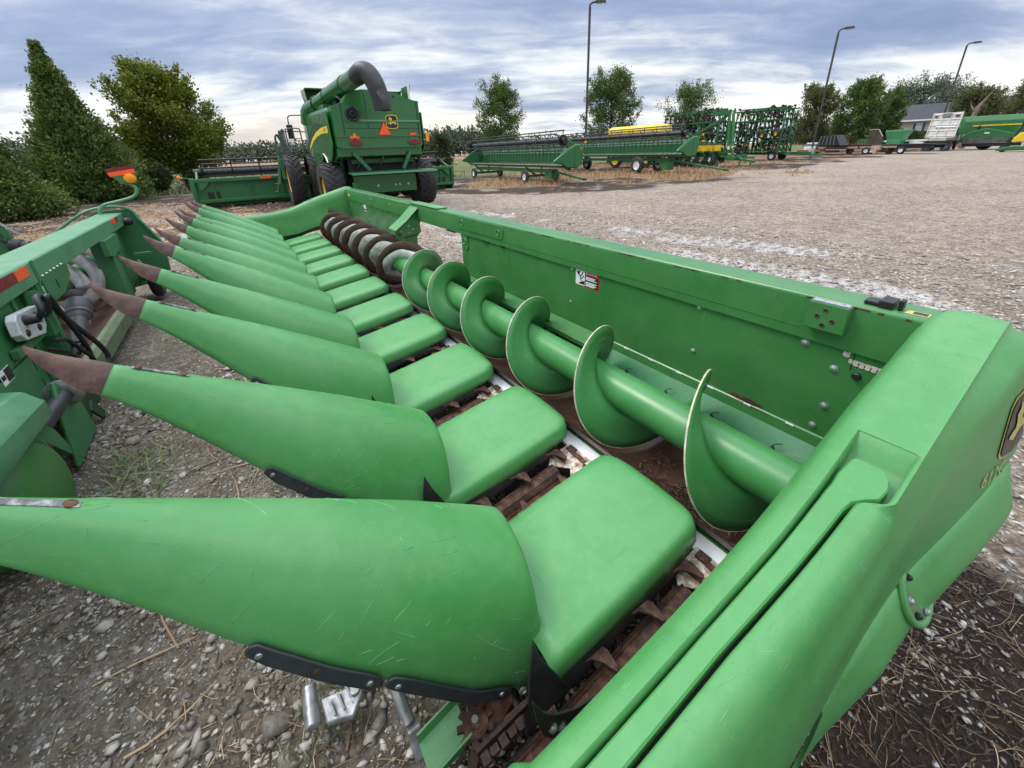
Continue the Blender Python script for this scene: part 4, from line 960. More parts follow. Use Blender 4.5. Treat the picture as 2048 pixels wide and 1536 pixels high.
# hydraulic multicoupler block with hoses
m = MB(); P = [(3.66, .97), (3.70, 1.0), (4.02, .97), (4.06, .93), (4.02, .82), (3.96, .78), (3.68, .83), (3.64, .88)]
m.prism([(-1.345, y, z) for y, z in P], (.05, 0, 0)); blk = b2(m, 'coupler_block', simple('pale_aluminium', (.60, .62, .62), .4, var=.15, scale=20), smooth=0, bevel=.006)
m = MB(); m.bx(-1.37, -1.33, 3.60, 4.12, .74, .80); m.prism([(-1.36, 4.06, .72), (-1.36, 4.16, .72), (-1.36, 4.20, .98), (-1.36, 4.10, 1.06)], (.07, 0, 0)); b2(m, 'coupler_bracket', GREEN_OLD, smooth=0, bevel=.004)
for y, z, r, l in ((3.76, .94, .035, .07), (3.93, .92, .028, .06), (3.72, .865, .026, .006), (3.90, .845, .026, .006)):
    m = MB(); m.cyl((-1.296, y, z), (-1.294+l, y, z), r, r*.8, 14); b2(m, 'coupler_port', BLACK, blk)
for pts, r in (([(-1.23, 3.76, .94), (-1.19, 3.72, 1.0), (-1.21, 3.80, 1.07), (-1.24, 4.0, 1.0), (-1.25, 4.25, .76), (-1.22, 4.50, .45), (-1.22, 4.56, .30), (-1.25, 4.42, .24), (-1.30, 4.2, .33)], .018),
               ([(-1.23, 3.93, .92), (-1.20, 3.90, 1.02), (-1.20, 3.95, 1.03), (-1.24, 4.15, .86), (-1.26, 4.32, .64), (-1.27, 4.42, .42), (-1.28, 4.32, .30), (-1.30, 4.0, .35)], .017),
               ([(-1.28, 3.95, .72), (-1.26, 4.1, .66), (-1.26, 4.25, .52), (-1.25, 4.36, .38), (-1.27, 4.30, .26), (-1.32, 4.1, .22)], .015),
               ([(-1.30, 3.86, .70), (-1.27, 4.05, .58), (-1.26, 4.2, .42), (-1.28, 4.25, .28), (-1.33, 4.0, .2)], .013)):
    m = MB(); m.tube(smooth_path(pts, 8), r, 8); b2(m, 'hydraulic_hose', RUBBER)
m = MB(); m.tube([(-1.235, 4.08, .94), (-1.24, 4.16, .875)], .021, 8); b2(m, 'hose_sleeve', WHITE)
# jackshaft: boot, tube, flange, gear case
m = MB(); m.lathe([(.055, 0), (.085, .02), (.085, .12), (.078, .13), (.088, .15), (.088, .17), (.075, .18), (.070, .20), (.052, .22), (.045, .5)], (-1.32, 4.86, .76), (.01, -.86, -.50), 22); b2(m, 'shaft_boot', GREY)
m = MB(); m.cyl((-1.31, 4.45, .51), (-1.29, 3.80, .44), .030, n=14); b2(m, 'drive_shaft', SHAFT)
m = MB(); m.prism([(-1.30, 4.72, .62), (-1.30, 4.8, .62), (-1.30, 4.75, .57)], (.02, 0, 0)); b2(m, 'shaft_bolt', STEEL, smooth=0)
c = V(-1.24, 3.62, .45); ax_ = nrm(V(-.10, -.86, -.12))
m = MB(); m.lathe([(.10, 0), (.10, .015), (.075, .03), (.055, .035)], c, ax_, 24); fl = b2(m, 'shaft_flange', CAST)
fx, fy = frame_of(ax_)
for k in range(4):
    t = k*PI/2+.5; m = MB(); m.bolt(c+ax_*.016+fx*.082*math.cos(t)+fy*.082*math.sin(t), ax_, .010); b2(m, 'flange_bolt', STEEL, fl)
m = MB(); m.cyl(c, c+ax_*.62, .050, n=20); b2(m, 'drive_shaft', SHAFT)
m = MB(); m.prism([c+V(-.03, .03, .05), c+V(-.03, .16, -.1), c+V(-.03, .2, -.42), c+V(-.02, -.3, -.42), c+V(-.02, -.2, -.1), c+V(-.02, -.08, .12)], (.03, 0, 0)); b2(m, 'gear_case', GREEN_OLD, smooth=0, bevel=.02)
m = MB(); m.bar(c+V(0, .25, -.25), c+V(.0, .40, -.42), .02, .08); m.bx(-1.36, -1.30, 3.75, 4.3, .05, .30); b2(m, 'skid_bracket', GREEN_DARK, smooth=0, bevel=.004)
# near guards and round cover
m = MB(); m.loft([[V(x, y, z) for x, z in pr_] for y, pr_ in ((2.0, [(-1.40, .98), (-1.14, .92), (-1.05, .80), (-1.06, .66), (-1.12, .62)]), (3.02, [(-1.38, .80), (-1.18, .74), (-1.12, .66), (-1.13, .56), (-1.18, .53)]), (3.17, [(-1.36, .70), (-1.20, .60), (-1.17, .54), (-1.18, .50), (-1.2, .49)]))], closed=False); q = b2(m, 'angled_guard', OLD_TOP, smooth=25); solid(q, .006)
m = MB(); m.prism([(-1.215, 2.62, .68), (-1.20, 3.0, .60), (-1.20, 3.18, .40), (-1.20, 3.24, .24), (-1.20, 3.22, .19), (-1.20, 3.12, .30), (-1.20, 2.98, .47), (-1.20, 2.62, .56)], (-.03, 0, 0)); b2(m, 'guard_arm', GREEN_OLD, smooth=0, bevel=.003)
cc = V(-1.20, 2.70, .30)
m = MB(); m.lathe([(.325, -.12), (.325, .0), (.318, .015), (.295, .018), (.285, .012), (.268, .030), (.24, .060), (.18, .075), (.001, .08)], cc, (1, 0, .05), 44); rc = b2(m, 'round_cover', worn_paint('round_cover_green', (.035, .155, .03), (.07, .20, .06), rough=.42, dirt=.4), smooth=50)
m = MB(); m.torus(cc+V(.012, 0, 0), (1, 0, .05), .312, .010, 48, 8); b2(m, 'cover_rim', OLD_TOP, rc)
m = MB(); m.torus(cc+V(.004, 0, 0), (1, 0, .05), .290, .010, 48, 8); b2(m, 'cover_seal', DARK, rc)
for k in range(10):
    t = k/10*2*PI+.28; m = MB(); m.bolt(cc+V(.018, .305*math.cos(t), .305*math.sin(t)), (1, 0, 0), .015); b2(m, 'cover_bolt', RUST, rc)
# marker light on its bent arm
m = MB(); m.tube(smooth_path([(-1.56, 7.9, 1.22), (-1.54, 7.9, 1.29), (-1.47, 7.9, 1.345), (-1.3, 7.9, 1.38), (-1.16, 7.9, 1.42), (-1.10, 7.9, 1.48), (-1.10, 7.9, 1.55), (-1.15, 7.9, 1.60)], 6), .022, 10); b2(m, 'marker_arm', OLD_TOP)
m = MB(); m.prism([(-1.34, 7.90, 1.80), (-1.045, 7.90, 1.84), (-1.03, 7.90, 1.72), (-1.06, 7.90, 1.60), (-1.13, 7.90, 1.57), (-1.22, 7.90, 1.60), (-1.30, 7.90, 1.70)], (0, .008, 0)); mp_ = b2(m, 'marker_plate', GREEN_OLD, smooth=0)
m = MB(); m.prism([(-1.342, 7.896, 1.80), (-1.045, 7.896, 1.842), (-1.041, 7.896, 1.795), (-1.33, 7.896, 1.752)], (0, .003, 0)); b2(m, 'red_reflector', RED_REF, mp_, smooth=0)
m = MB(); m.prism([(-1.33, 7.895, 1.75), (-1.041, 7.895, 1.793), (-1.036, 7.895, 1.735), (-1.315, 7.895, 1.695)], (0, .003, 0)); b2(m, 'orange_reflector', ORANGE_REF, mp_, smooth=0)
m = MB(); m.lathe([(.068, 0), (.068, .02), (.055, .045), (.03, .055), (.001, .058)], (-1.115, 7.895, 1.665), (0, -1, 0), 24); b2(m, 'amber_lens', AMBER, mp_)
m = MB(); m.bx(-1.15, -1.07, 7.90, 7.96, 1.61, 1.73); b2(m, 'light_housing', BLACK, mp_, smooth=0)

# ---- a third implement stands behind it at the left edge of the view
H3 = V(-3.45, 11.0, 0)
h3 = thing('folding_tool_frame', 'green implement frame with a black hydraulic motor at the left edge', 'farm implement', tuple(H3))
def b3(mb, name, mat, **k): return mb.build(name, mat, h3, org=H3, **k)
m = MB(); m.bx(-3.65, -3.50, 10.9, 11.1, 0, 1.35); b3(m, 'upright', GREEN_MACH, smooth=0, bevel=.01)
m = MB(); m.bar((-3.55, 10.9, 1.2), (-3.25, 10.9, .0), .06, .09); b3(m, 'brace', GREEN_MACH, smooth=0, bevel=.008)
m = MB(); m.bar((-3.50, 10.85, 1.05), (-3.28, 10.9, .75), .035, .035); b3(m, 'strut', STEEL, smooth=0)
m = MB(); m.bar((-6.20, 11.2, 1.25), (-3.50, 11.0, 1.25), .15, .15); b3(m, 'crossbar', GREEN_MACH, smooth=0, bevel=.01)
m = MB(); m.bar((-3.51, 10.88, 1.55), (-3.45, 10.88, 1.30), .05, .012, (0, 1, 0)); b3(m, 'orange_reflector', ORANGE_REF, smooth=0)
m = MB(); m.lathe([(.09, 0), (.12, .03), (.12, .16), (.10, .18), (.10, .26), (.06, .28)], (-3.45, 10.85, .60), (.95, -.2, -.25), 20); b3(m, 'hydraulic_motor', BLACK)
m = MB(); m.tube(smooth_path([(-3.70, 10.8, .85), (-3.60, 10.8, .82), (-3.50, 10.8, .70), (-3.42, 10.83, .62)], 6), .03, 8); b3(m, 'hydraulic_hose', RUBBER)
# ================================================================== combine harvester and its grain platform
def lug_tyre(mb, c, axis, R, W, rim, n=22):
    """tractor tyre: lathe carcass plus chevron lugs, all one piece"""
    a = nrm(axis); w = W/2
    mb.lathe([(rim, -w*.72), (rim+.02, -w*.9), (R*.80, -w), (R*.93, -w*.95), (R*.965, -w*.75), (R*.965, w*.75), (R*.93, w*.95), (R*.80, w), (rim+.02, w*.9), (rim, w*.72)], c, axis, 40, cap=False)
    x, y = frame_of(a); c = np.asarray(c, float)
    for k in range(n):
        for s in (-1, 1):
            t0 = (k+(.5 if s > 0 else 0))/n*2*PI; pts = []
            for f, dt in ((.04, 0), (.5, .16), (1.0, .30)):
                t = t0+dt; d = x*math.cos(t)+y*math.sin(t); r = R if f < .9 else R*.955
                pts.append((c+d*r+a*s*w*f*.96, d))
            for (p, d), (q, e) in zip(pts[:-1], pts[1:]): mb.bar(p-d*R*.02, q-e*R*.02, W*.085, R*.045, d)
    return mb
def road_tyre(mb, c, axis, R, W, rim):
    w = W/2
    mb.lathe([(rim, -w*.8), (rim+.01, -w*.92), (R*.85, -w), (R*.96, -w*.8), (R, -w*.55), (R, -w*.12), (R*.975, -w*.08), (R*.975, w*.08), (R, w*.12), (R, w*.55), (R*.96, w*.8), (R*.85, w), (rim+.01, w*.92), (rim, w*.8)], c, axis, 32, cap=False); return mb
def rim_disc(mb, c, axis, rim, W, n=28):
    w = W/2
    mb.lathe([(rim, -w*.7), (rim*.94, -w*.72), (rim*.92, -w*.62), (rim*.84, -w*.40), (rim*.45, -w*.34), (rim*.40, -w*.46), (rim*.2, -w*.48), (rim*.2, w*.48), (rim*.40, w*.46), (rim*.45, w*.34), (rim*.84, w*.40), (rim*.92, w*.62), (rim*.94, w*.72), (rim, w*.7)], c, axis, n, cap=False)
    mb.cyl(np.asarray(c, float)-nrm(axis)*w*.2, np.asarray(c, float)+nrm(axis)*w*.2, rim*.21, n=14); return mb
def wheel(parent, c, axis, R, W, rim, mat, lug=True, name='wheel'):
    w = rim_disc(MB(), c, axis, rim, W).build(name, mat, parent, smooth=40)
    t = (lug_tyre if lug else road_tyre)(MB(), c, axis, R, W, rim).build('tyre', TYRE, w, smooth=40); return w
DEER = [(.30, .98), (.36, .86), (.40, .93), (.44, .84), (.52, .82), (.55, .75), (.49, .70), (.46, .60), (.60, .55), (.76, .56), (.84, .66), (.88, .64), (.84, .52), (.90, .44), (.99, .28), (.95, .27), (.84, .40), (.78, .37), (.86, .22), (.82, .20), (.72, .38), (.56, .36), (.40, .32), (.30, .20), (.25, .22), (.33, .36), (.20, .36), (.06, .30), (.05, .35), (.20, .44), (.34, .48), (.33, .66), (.24, .74), (.20, .70), (.17, .75), (.27, .84), (.24, .96)]
SHIELD = [(.10, .02), (.5, -.03), (.90, .02), (.99, .12), (1.0, .5), (.98, .86), (.88, .98), (.5, 1.03), (.12, .98), (.02, .86), (0, .5), (.01, .12)]
def emblem(parent, o, ux, uy, size, org=None, flip=False, mats=None):
    """yellow-edged dark shield with a leaping deer, laid on a panel"""
    o = np.asarray(o, float); ux = nrm(ux); uy = nrm(uy); nz = nrm(np.cross(ux, uy))
    ma, mb_, mc = mats or (DECAL_YELLOW, DECAL_BLACK, DECAL_YELLOW)
    P = lambda q, k, l: [o+ux*((u-.5)*k*size*(-1 if flip else 1))+uy*((v-.5)*k*size)+nz*l for u, v in q]
    e = MB().prism(P(SHIELD, 1.0, .002), nz*.002).build('emblem', ma, parent, org=org, smooth=0)
    MB().prism(P(SHIELD, .90, .0045), nz*.0015).build('emblem_field', mb_, e, org=org, smooth=0)
    MB().prism(P(DEER, .80, .0065), nz*.0015).build('leaping_deer', mc, e, org=org, smooth=0)
    return e
cb = thing('combine_harvester', 'large green combine harvester with its unloading auger folded back over the rear', 'combine harvester', (4.51, 15.36, .05), 1.5503)
def cbp(mb, name, mat, parent=None, **k): return mb.build(name, mat, parent or cb, **k)
# wheels
wheel(cb, (0, -1.6, .82), (0, 1, 0), .82, .66, .38, YELLOW); wheel(cb, (0, 1.6, .82), (0, 1, 0), .82, .66, .38, YELLOW)
for v in (1.50, 2.32, -1.50, -2.32): wheel(cb, (3.75, v, .98), (0, 1, 0), .99, .55, .56, YELLOW)
m = MB(); m.bar((0, -1.4, .72), (0, 1.4, .72), .22, .26); m.bx(-.2, .2, -.5, .5, .55, 1.0); cbp(m, 'rear_axle', GREEN_DARK, smooth=0, bevel=.02)
m = MB(); m.bx(3.5, 4.0, -2.2, 2.2, .8, 1.15); m.bx(-.2, 4.5, -.75, .75, 1.0, 1.6); cbp(m, 'chassis', GREEN_DARK, smooth=0, bevel=.03)
# main body: sections along u with rounded shoulders
def bsec(u, hw, z0, z1, r, tuck=0.0):
    P = []
    for a, b in ((-hw+tuck, z0), (-hw, z0+.35), (-hw, z1-r)): P.append((u, a, b))
    for t in np.linspace(0, PI/2, 5)[1:]: P.append((u, -hw+r-r*math.cos(t), z1-r+r*math.sin(t)))
    for t in np.linspace(PI/2, 0, 5)[:-1]: P.append((u, hw-r+r*math.cos(t), z1-r+r*math.sin(t)))
    for a, b in ((hw, z1-r), (hw, z0+.35), (hw-tuck, z0)): P.append((u, a, b))
    return P
m = MB(); m.loft([bsec(-.95, 1.40, 1.80, 3.05, .12), bsec(-.75, 1.43, 1.72, 3.20, .12), bsec(-.3, 1.45, 1.70, 3.26, .12), bsec(.3, 1.46, 1.95, 3.28, .12), bsec(1.0, 1.47, 1.95, 3.30, .12), bsec(2.2, 1.50, 1.35, 3.34, .12), bsec(3.2, 1.50, 1.45, 3.36, .12), bsec(4.1, 1.46, 1.9, 3.36, .12)])
body = cbp(m, 'body', GREEN_SHINY, smooth=35)
# rear hood: taller panel with swept top
m = MB(); topz = [(-1.42, 3.22), (-1.25, 3.27), (-1.05, 3.34), (-.92, 3.52), (-.75, 3.66), (-.4, 3.72), (.2, 3.72), (.7, 3.66), (1.05, 3.52), (1.25, 3.46), (1.42, 3.44)]
fr = [(-1.02, y, z) for y, z in [(-q, z) for q, z in topz][::-1]]
pts = [V(-1.02, -y, z) for y, z in topz]  # y>0 is left; the tall part sits right of the auger
low = [V(-1.02, -1.42, 2.08), V(-1.02, -1.30, 2.02), V(-1.02, 1.30, 2.02), V(-1.02, 1.42, 2.08)]
outline = pts[::-1]+[V(-1.02, 1.42, 2.4)]+[low[3], low[2], low[1], low[0]]+[V(-1.02, -1.42, 2.4)]
m.loft([[p+V(.30, 0, 0) for p in outline], [p+V(.04, 0, 0) for p in outline], [V(p[0]-.06, p[1]*.985, 2.8+(p[2]-2.8)*.985) for p in outline]])
rh = cbp(m, 'rear_hood', GREEN_SHINY, smooth=40)
m = MB(); m.prism([(-1.085, -1.38, 2.86), (-1.085, 1.1, 2.86), (-1.105, 1.0, 2.80), (-1.105, -1.38, 2.80)], (-.012, 0, 0)); m.bx(-1.12, -1.075, -1.40, 1.40, 2.36, 2.385); cbp(m, 'hood_crease', GREEN_SHINY, rh, smooth=0, bevel=.006)
m = MB(); m.bx(-1.093, -1.085, 1.10, 1.115, 2.4, 3.35); m.bx(-1.093, -1.085, -1.33, -1.31, 2.1, 3.42); cbp(m, 'panel_gap', DARK, rh, smooth=0)
m = MB(); m.bx(-1.095, -1.08, -.62, -.54, 3.50, 3.56); cbp(m, 'camera_port', BLACK, rh, smooth=0)
emblem(rh, (-1.098, -.42, 2.80), (0, -1, 0), (0, 0, 1), .40)
m = MB(); m.prism([(-1.098, .08, 2.40), (-1.098, -.36, 2.40), (-1.098, -.34, 2.37), (-1.098, .06, 2.37)], (-.004, 0, 0)); m.prism([(-1.098, .10, 2.37), (-1.098, -.38, 2.37), (-1.098, -.16, 2.80), (-1.098, -.12, 2.80)], (-.003, 0, 0)); cbp(m, 'warning_triangle_border', RED_REF, rh, smooth=0)
m = MB(); m.prism([(-1.102, .06, 2.42), (-1.102, -.34, 2.42), (-1.102, -.14, 2.79)], (-.004, 0, 0)); cbp(m, 'slow_vehicle_triangle', ORANGE_REF, rh, smooth=0)
for v0 in (.92, .76): m = MB(); m.bx(-1.125, -1.115, v0-.065, v0+.065, 2.31, 2.39); cbp(m, 'orange_reflector', ORANGE_REF, rh, smooth=0)
m = MB(); m.bx(-1.128, -1.115, .80, .88, 2.34, 2.46); cbp(m, 'amber_lamp', AMBER, rh, smooth=0, bevel=.01)
m = MB(); m.bx(-1.120, -1.110, -1.20, -.98, 2.40, 2.47); cbp(m, 'orange_reflector', ORANGE_REF, rh, smooth=0)
m = MB(); m.bx(-1.120, -1.110, -1.20, -.98, 2.47, 2.50); cbp(m, 'red_reflector', RED_REF, rh, smooth=0)
for v0 in (.82, -1.10):
    m = MB(); m.lathe([(.001, .0), (.13, 0), (.14, .02), (.12, .035), (.001, .035)], (0, 0, 0), (1, 0, 0), 24)
    m.v = [(-1.135+x, v0+y*1.35, 2.19+z*.62) for x, y, z in m.v]; lr = cbp(m, 'tail_lamp', RED_REF, rh)
    m = MB(); m.torus((0, 0, 0), (1, 0, 0), .145, .022, 28, 8); m.v = [(-1.10+x, v0+y*1.35, 2.19+z*.66) for x, y, z in m.v]; cbp(m, 'lamp_bezel', GREEN_SHINY, lr)
m = MB(); m.lathe([(.22, 0), (.22, .08), (.18, .10), (.10, .07), (.10, .14), (.055, .15), (.05, .05), (.001, .05)], (-1.05, .78, 3.02), (-1, .15, 0), 26); cbp(m, 'exhaust_outlet', BLACK)
m = MB(); m.cyl((-1.0, -1.48, 2.25), (-1.0, -1.60, 2.25), .02, n=8); m.bx(-1.06, -.98, -1.68, -1.56, 2.20, 2.48); cbp(m, 'amber_side_lamp', AMBER, smooth=0, bevel=.02)
m = MB(); m.bx(-1.088, -1.08, -1.30, 1.08, 2.60, 2.612); m.bx(-1.088, -1.08, .35, .362, 2.62, 3.60); cbp(m, 'panel_gap', DARK, rh, smooth=0)
m = MB(); m.bx(-.99, -.97, -1.15, -.35, 3.30, 3.31); cbp(m, 'hood_grille', DARK, rh, smooth=0)
for v in (-.9, -.1, .6): m = MB(); m.tube(smooth_path([(-.8, v, 1.95), (-.95, v+.1, 1.7), (-.9, v+.25, 1.4), (-.7, v+.2, 1.2)], 5), .03, 7); cbp(m, 'hydraulic_hose', BLACK)
m = MB(); m.bx(-.85, -.6, -1.1, 1.0, 1.55, 1.70); cbp(m, 'spreader_beam', GREEN_DARK, smooth=0, bevel=.02)
# left side panels
m = MB(); sp = [(-.95, 3.12), (3.9, 3.26), (4.05, 2.9), (3.9, 2.3), (3.3, 1.75), (2.75, 1.35), (1.9, 1.28), (1.2, 1.7), (.85, 1.86), (.3, 1.72), (-.3, 1.62), (-.7, 1.80), (-1.0, 2.1)]
m.prism([(u, 1.49, z) for u, z in sp], (0, .05, 0)); cbp(m, 'side_panel', GREEN_SHINY, smooth=0, bevel=.03)
m = MB(); m.prism([(u, -1.54, z) for u, z in sp], (0, .05, 0)); cbp(m, 'side_panel', GREEN_SHINY, smooth=0, bevel=.03)
st = [(-.78, 2.50), (-.78, 2.70), (.4, 2.70), (1.5, 2.62), (2.5, 2.46), (3.3, 2.25), (3.75, 2.02), (3.2, 2.16), (2.4, 2.34), (1.4, 2.47), (.3, 2.53)]
m = MB(); m.prism([(u, 1.542, z) for u, z in st], (0, .004, 0)); sd = cbp(m, 'side_stripe', DECAL_YELLOW, smooth=0)
m = MB(); m.text('S670', .17, (-.32, 1.5475, 2.605), (-1, 0, 0), (0, 0, 1)); cbp(m, 'model_number', DECAL_BLACK, sd, smooth=0)
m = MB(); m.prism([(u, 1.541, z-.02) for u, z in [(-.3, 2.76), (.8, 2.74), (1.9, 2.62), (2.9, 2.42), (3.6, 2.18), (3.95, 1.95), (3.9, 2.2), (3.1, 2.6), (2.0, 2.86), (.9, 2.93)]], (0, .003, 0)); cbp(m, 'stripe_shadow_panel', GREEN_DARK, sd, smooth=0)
m = MB(); m.tube(smooth_path([(1.25, 1.52, 1.72), (.9, 1.54, 1.90), (.45, 1.54, 1.80), (.05, 1.54, 1.50)], 6), .03, 8); cbp(m, 'arch_trim', STEEL)
m = MB(); m.prism([(3.2, 1.545, 3.05), (4.0, 1.545, 3.1), (4.0, 1.545, 2.2), (3.3, 1.545, 2.5)], (0, .003, 0)); m.prism([(2.9, 1.545, 2.15), (3.5, 1.545, 1.95), (3.5, 1.545, 1.75), (2.9, 1.545, 1.85)], (0, .003, 0)); cbp(m, 'side_glazing', simple('pale_mirror_panel', (.35, .42, .44), .12, metal=.4, var=.1), smooth=0)
# grain tank
m = MB(); m.loft([[V(x*k+1.9, y*k2, z) for x, y in ((-1.3, -1.3), (1.5, -1.3), (1.5, 1.3), (-1.3, 1.3))] for z, k, k2 in ((3.3, 1.0, 1.0), (3.45, 1, 1))], cap1=False); cbp(m, 'grain_tank_rim', GREEN_SHINY, smooth=0)
for nm, P in (('tank_extension', [(3.75, 1.30, 3.35), (4.15, 1.38, 4.25), (4.15, -1.3, 4.25), (3.75, -1.25, 3.35)]), ('tank_extension', [(.55, -1.25, 3.35), (.25, -1.35, 3.90), (3.65, -1.35, 3.95), (3.35, -1.25, 3.35)]), ('tank_extension', [(-.35, -1.38, 3.40), (-.55, -1.38, 3.98), (.35, -1.38, 3.98), (.35, -1.38, 3.40)]), ('tank_extension', [(3.1, 1.30, 3.40), (3.2, 1.38, 4.20), (4.15, 1.38, 4.25), (3.75, 1.30, 3.35)]), ('tank_extension', [(.35, -1.25, 3.4), (.15, -1.3, 3.85), (.15, .1, 3.85), (.35, .1, 3.4)])):
    m = MB(); m.prism(P, np.cross(V(*P[1])-V(*P[0]), V(*P[2])-V(*P[1]))*.012); cbp(m, nm, GREEN_SHINY, smooth=0, bevel=.01)
m = MB(); m.bx(3.2, 4.1, -1.2, 1.34, 4.2, 4.25); m.bx(3.70, 3.74, -1.2, 1.25, 3.36, 4.2); cbp(m, 'tank_cover', GREEN_DARK, smooth=0)
m = MB(); m.bx(-.53, -.47, -1.36, -1.30, 3.45, 4.0); cbp(m, 'bright_post', WHITE, smooth=0)
m = MB(); m.bx(.0, 1.2, -.2, 1.0, 3.3, 3.5); m.bx(-.6, .5, .2, .8, 3.3, 3.62); m.tube(smooth_path([(-.6, .9, 3.4), (-.2, 1.0, 3.6), (.3, .8, 3.45)], 5), .04, 8); cbp(m, 'engine_deck', BLACK, smooth=0, bevel=.03)
# unloading auger, folded back
a0 = V(3.1, 1.32, 3.52); a1 = V(-1.9, .62, 3.96)
m = MB(); m.tube([a0, a0+(a1-a0)*.45], .235, 24); ua = cbp(m, 'unloading_auger', GREEN_SHINY)
m = MB(); m.tube([a0+(a1-a0)*.45, a0+(a1-a0)*.80], .25, 24); cbp(m, 'auger_sleeve', GREEN_SHINY, ua)
m = MB(); m.tube([a0+(a1-a0)*.80, a1], .243, 24); cbp(m, 'auger_end_section', worn_paint('dusty_olive_green', (.06, .15, .06), (.12, .2, .11), rough=.35, scale=1), ua)
for f in (.2, .45, .78):
    m = MB(); m.torus(a0+(a1-a0)*f, a1-a0, .25, .02, 28, 8); cbp(m, 'auger_ring', GREEN_DARK, ua)
m = MB(); m.tube([a0+V(.3, .05, -.5), a0+V(.15, .03, -.1), a0], [.33, .31, .27], 20); cbp(m, 'auger_elbow', GREEN_SHINY, ua)
sp_ = smooth_path([a1+(a0-a1)*.03, a1+V(-.20, -.05, .05), a1+V(-.42, -.16, -.02), a1+V(-.60, -.27, -.32), a1+V(-.66, -.33, -.70), a1+V(-.66, -.36, -1.02)], 5)
rr = np.interp(np.linspace(0, 1, len(sp_)), [0, .25, .5, 1], [.255, .265, .26, .24])
m = MB(); m.tube(sp_, list(rr), 28, caps=False)
ring = m.v[-28:]; cx_, cy2, cz2 = np.mean(ring, axis=0)
ring = [(x, y, z+.62*max(0., min(1., .5-(x-cx_)/.58+(y-cy2)*.25))) for x, y, z in ring]; m.v[-28:] = ring   # mouth cut on the slant, opening to the rear
q = cbp(m, 'unloading_spout', SPOUT, ua); solid(q, .03)
cm = np.mean(ring, axis=0); m = MB(); m.poly([cm+(np.array(p)-cm)*.93+V(.03, 0, .01) for p in ring]); cbp(m, 'spout_mouth_shade', DARK, ua, smooth=0)  # flat dark disc across the mouth stands in for shade inside
# cab, mirror, beacon, platform with rails and ladder
m = MB(); m.loft([[V(u, v*k, z) for u, v in ((4.1, -.95), (5.6, -.85), (5.75, -.4), (5.75, .4), (5.6, .85), (4.1, .95))] for z, k in ((1.9, 1.0), (2.3, 1.05), (3.2, 1.02), (3.45, .98))]); cab_ = cbp(m, 'cab', GLASS, smooth=0, bevel=.03)
m = MB(); m.loft([[V(u, v*k, z) for u, v in ((4.0, -1.1), (5.8, -1.1), (6.0, 0), (5.8, 1.1), (4.0, 1.1))] for z, k in ((3.42, 1.0), (3.55, 1.02), (3.64, .9))]); cbp(m, 'cab_roof', GREEN_SHINY, cab_, smooth=0, bevel=.03)
m = MB(); m.bx(4.05, 4.15, -1.0, 1.0, 1.9, 3.45); cbp(m, 'cab_rear_wall', GREEN_DARK, cab_, smooth=0)
m = MB(); m.cyl((4.15, 1.25, 3.55), (4.15, 1.25, 3.78), .018, n=8); m.cyl((4.15, 1.25, 3.78), (4.15, 1.25, 3.82), .05, n=12); bc = cbp(m, 'beacon_post', BLACK)
m = MB(); m.lathe([(.06, 0), (.062, .10), (.045, .15), (.001, .16)], (4.15, 1.25, 3.82), (0, 0, 1), 16); cbp(m, 'beacon', ORANGE_REF, bc)
m = MB(); m.tube(smooth_path([(5.2, 1.1, 3.45), (5.3, 1.5, 3.48), (5.3, 1.85, 3.45), (5.3, 1.92, 3.30), (5.3, 1.92, 3.1)], 5), .022, 8); ma = cbp(m, 'mirror_arm', BLACK)
m = MB(); m.bx(5.25, 5.34, 1.80, 2.04, 2.55, 3.12); cbp(m, 'mirror', BLACK, ma, smooth=0, bevel=.04)
m = MB(); m.bx(3.6, 6.1, 1.0, 2.35, 1.83, 1.90); cbp(m, 'platform', GREEN_DARK, smooth=0)
RAIL = simple('dark_grey_rail', (.10, .125, .115), .4, metal=.3, var=.2)
def rail(pts, name='hand_rail'):
    m = MB(); m.tube(smooth_path(pts, 5), .024, 8); return cbp(m, name, RAIL)
for u0, v0, u1, v1 in ((4.1, 2.30, 5.0, 2.30), (5.15, 2.32, 6.0, 2.32), (6.05, 2.3, 6.05, 1.2), (3.75, 1.75, 3.9, 2.25)):
    q = rail([(u0, v0, 1.9), (u0, v0, 2.75), (u0+(u1-u0)*.12, v0+(v1-v0)*.12, 2.88), (u0+(u1-u0)*.88, v0+(v1-v0)*.88, 2.88), (u1, v1, 2.75), (u1, v1, 1.9)])
    for z in (2.2, 2.52):
        m = MB(); m.cyl((u0, v0, z), (u1, v1, z), .017, n=8); cbp(m, 'rail_bar', RAIL, q)
    m = MB(); m.cyl(((u0+u1)/2, (v0+v1)/2, 1.9), ((u0+u1)/2, (v0+v1)/2, 2.88), .017, n=8); cbp(m, 'rail_bar', RAIL, q)
for du in (0, .42): 
    m = MB(); m.tube(smooth_path([(4.75+du, 2.95, .45), (4.75+du, 2.75, 1.2), (4.75+du, 2.62, 1.85), (4.75+du, 2.58, 2.55), (4.75+du, 2.5, 2.72), (4.75+du, 2.40, 2.5)], 5), .026, 8); lad = cbp(m, 'ladder_rail', RAIL)
m = MB()
for k in range(5): m.bx(4.75, 5.17, 2.66+.06*(4-k), 2.80+.06*(4-k), .5+k*.31, .53+k*.31)
cbp(m, 'ladder_step', GREEN_DARK, smooth=0)
m = MB(); m.tube([(4.6, 2.6, 1.9), (4.6, 2.8, .8)], .07, 10); m.bx(4.3, 4.6, 2.35, 2.65, 1.0, 1.8); cbp(m, 'ladder_box', GREEN_MACH, smooth=0, bevel=.02)
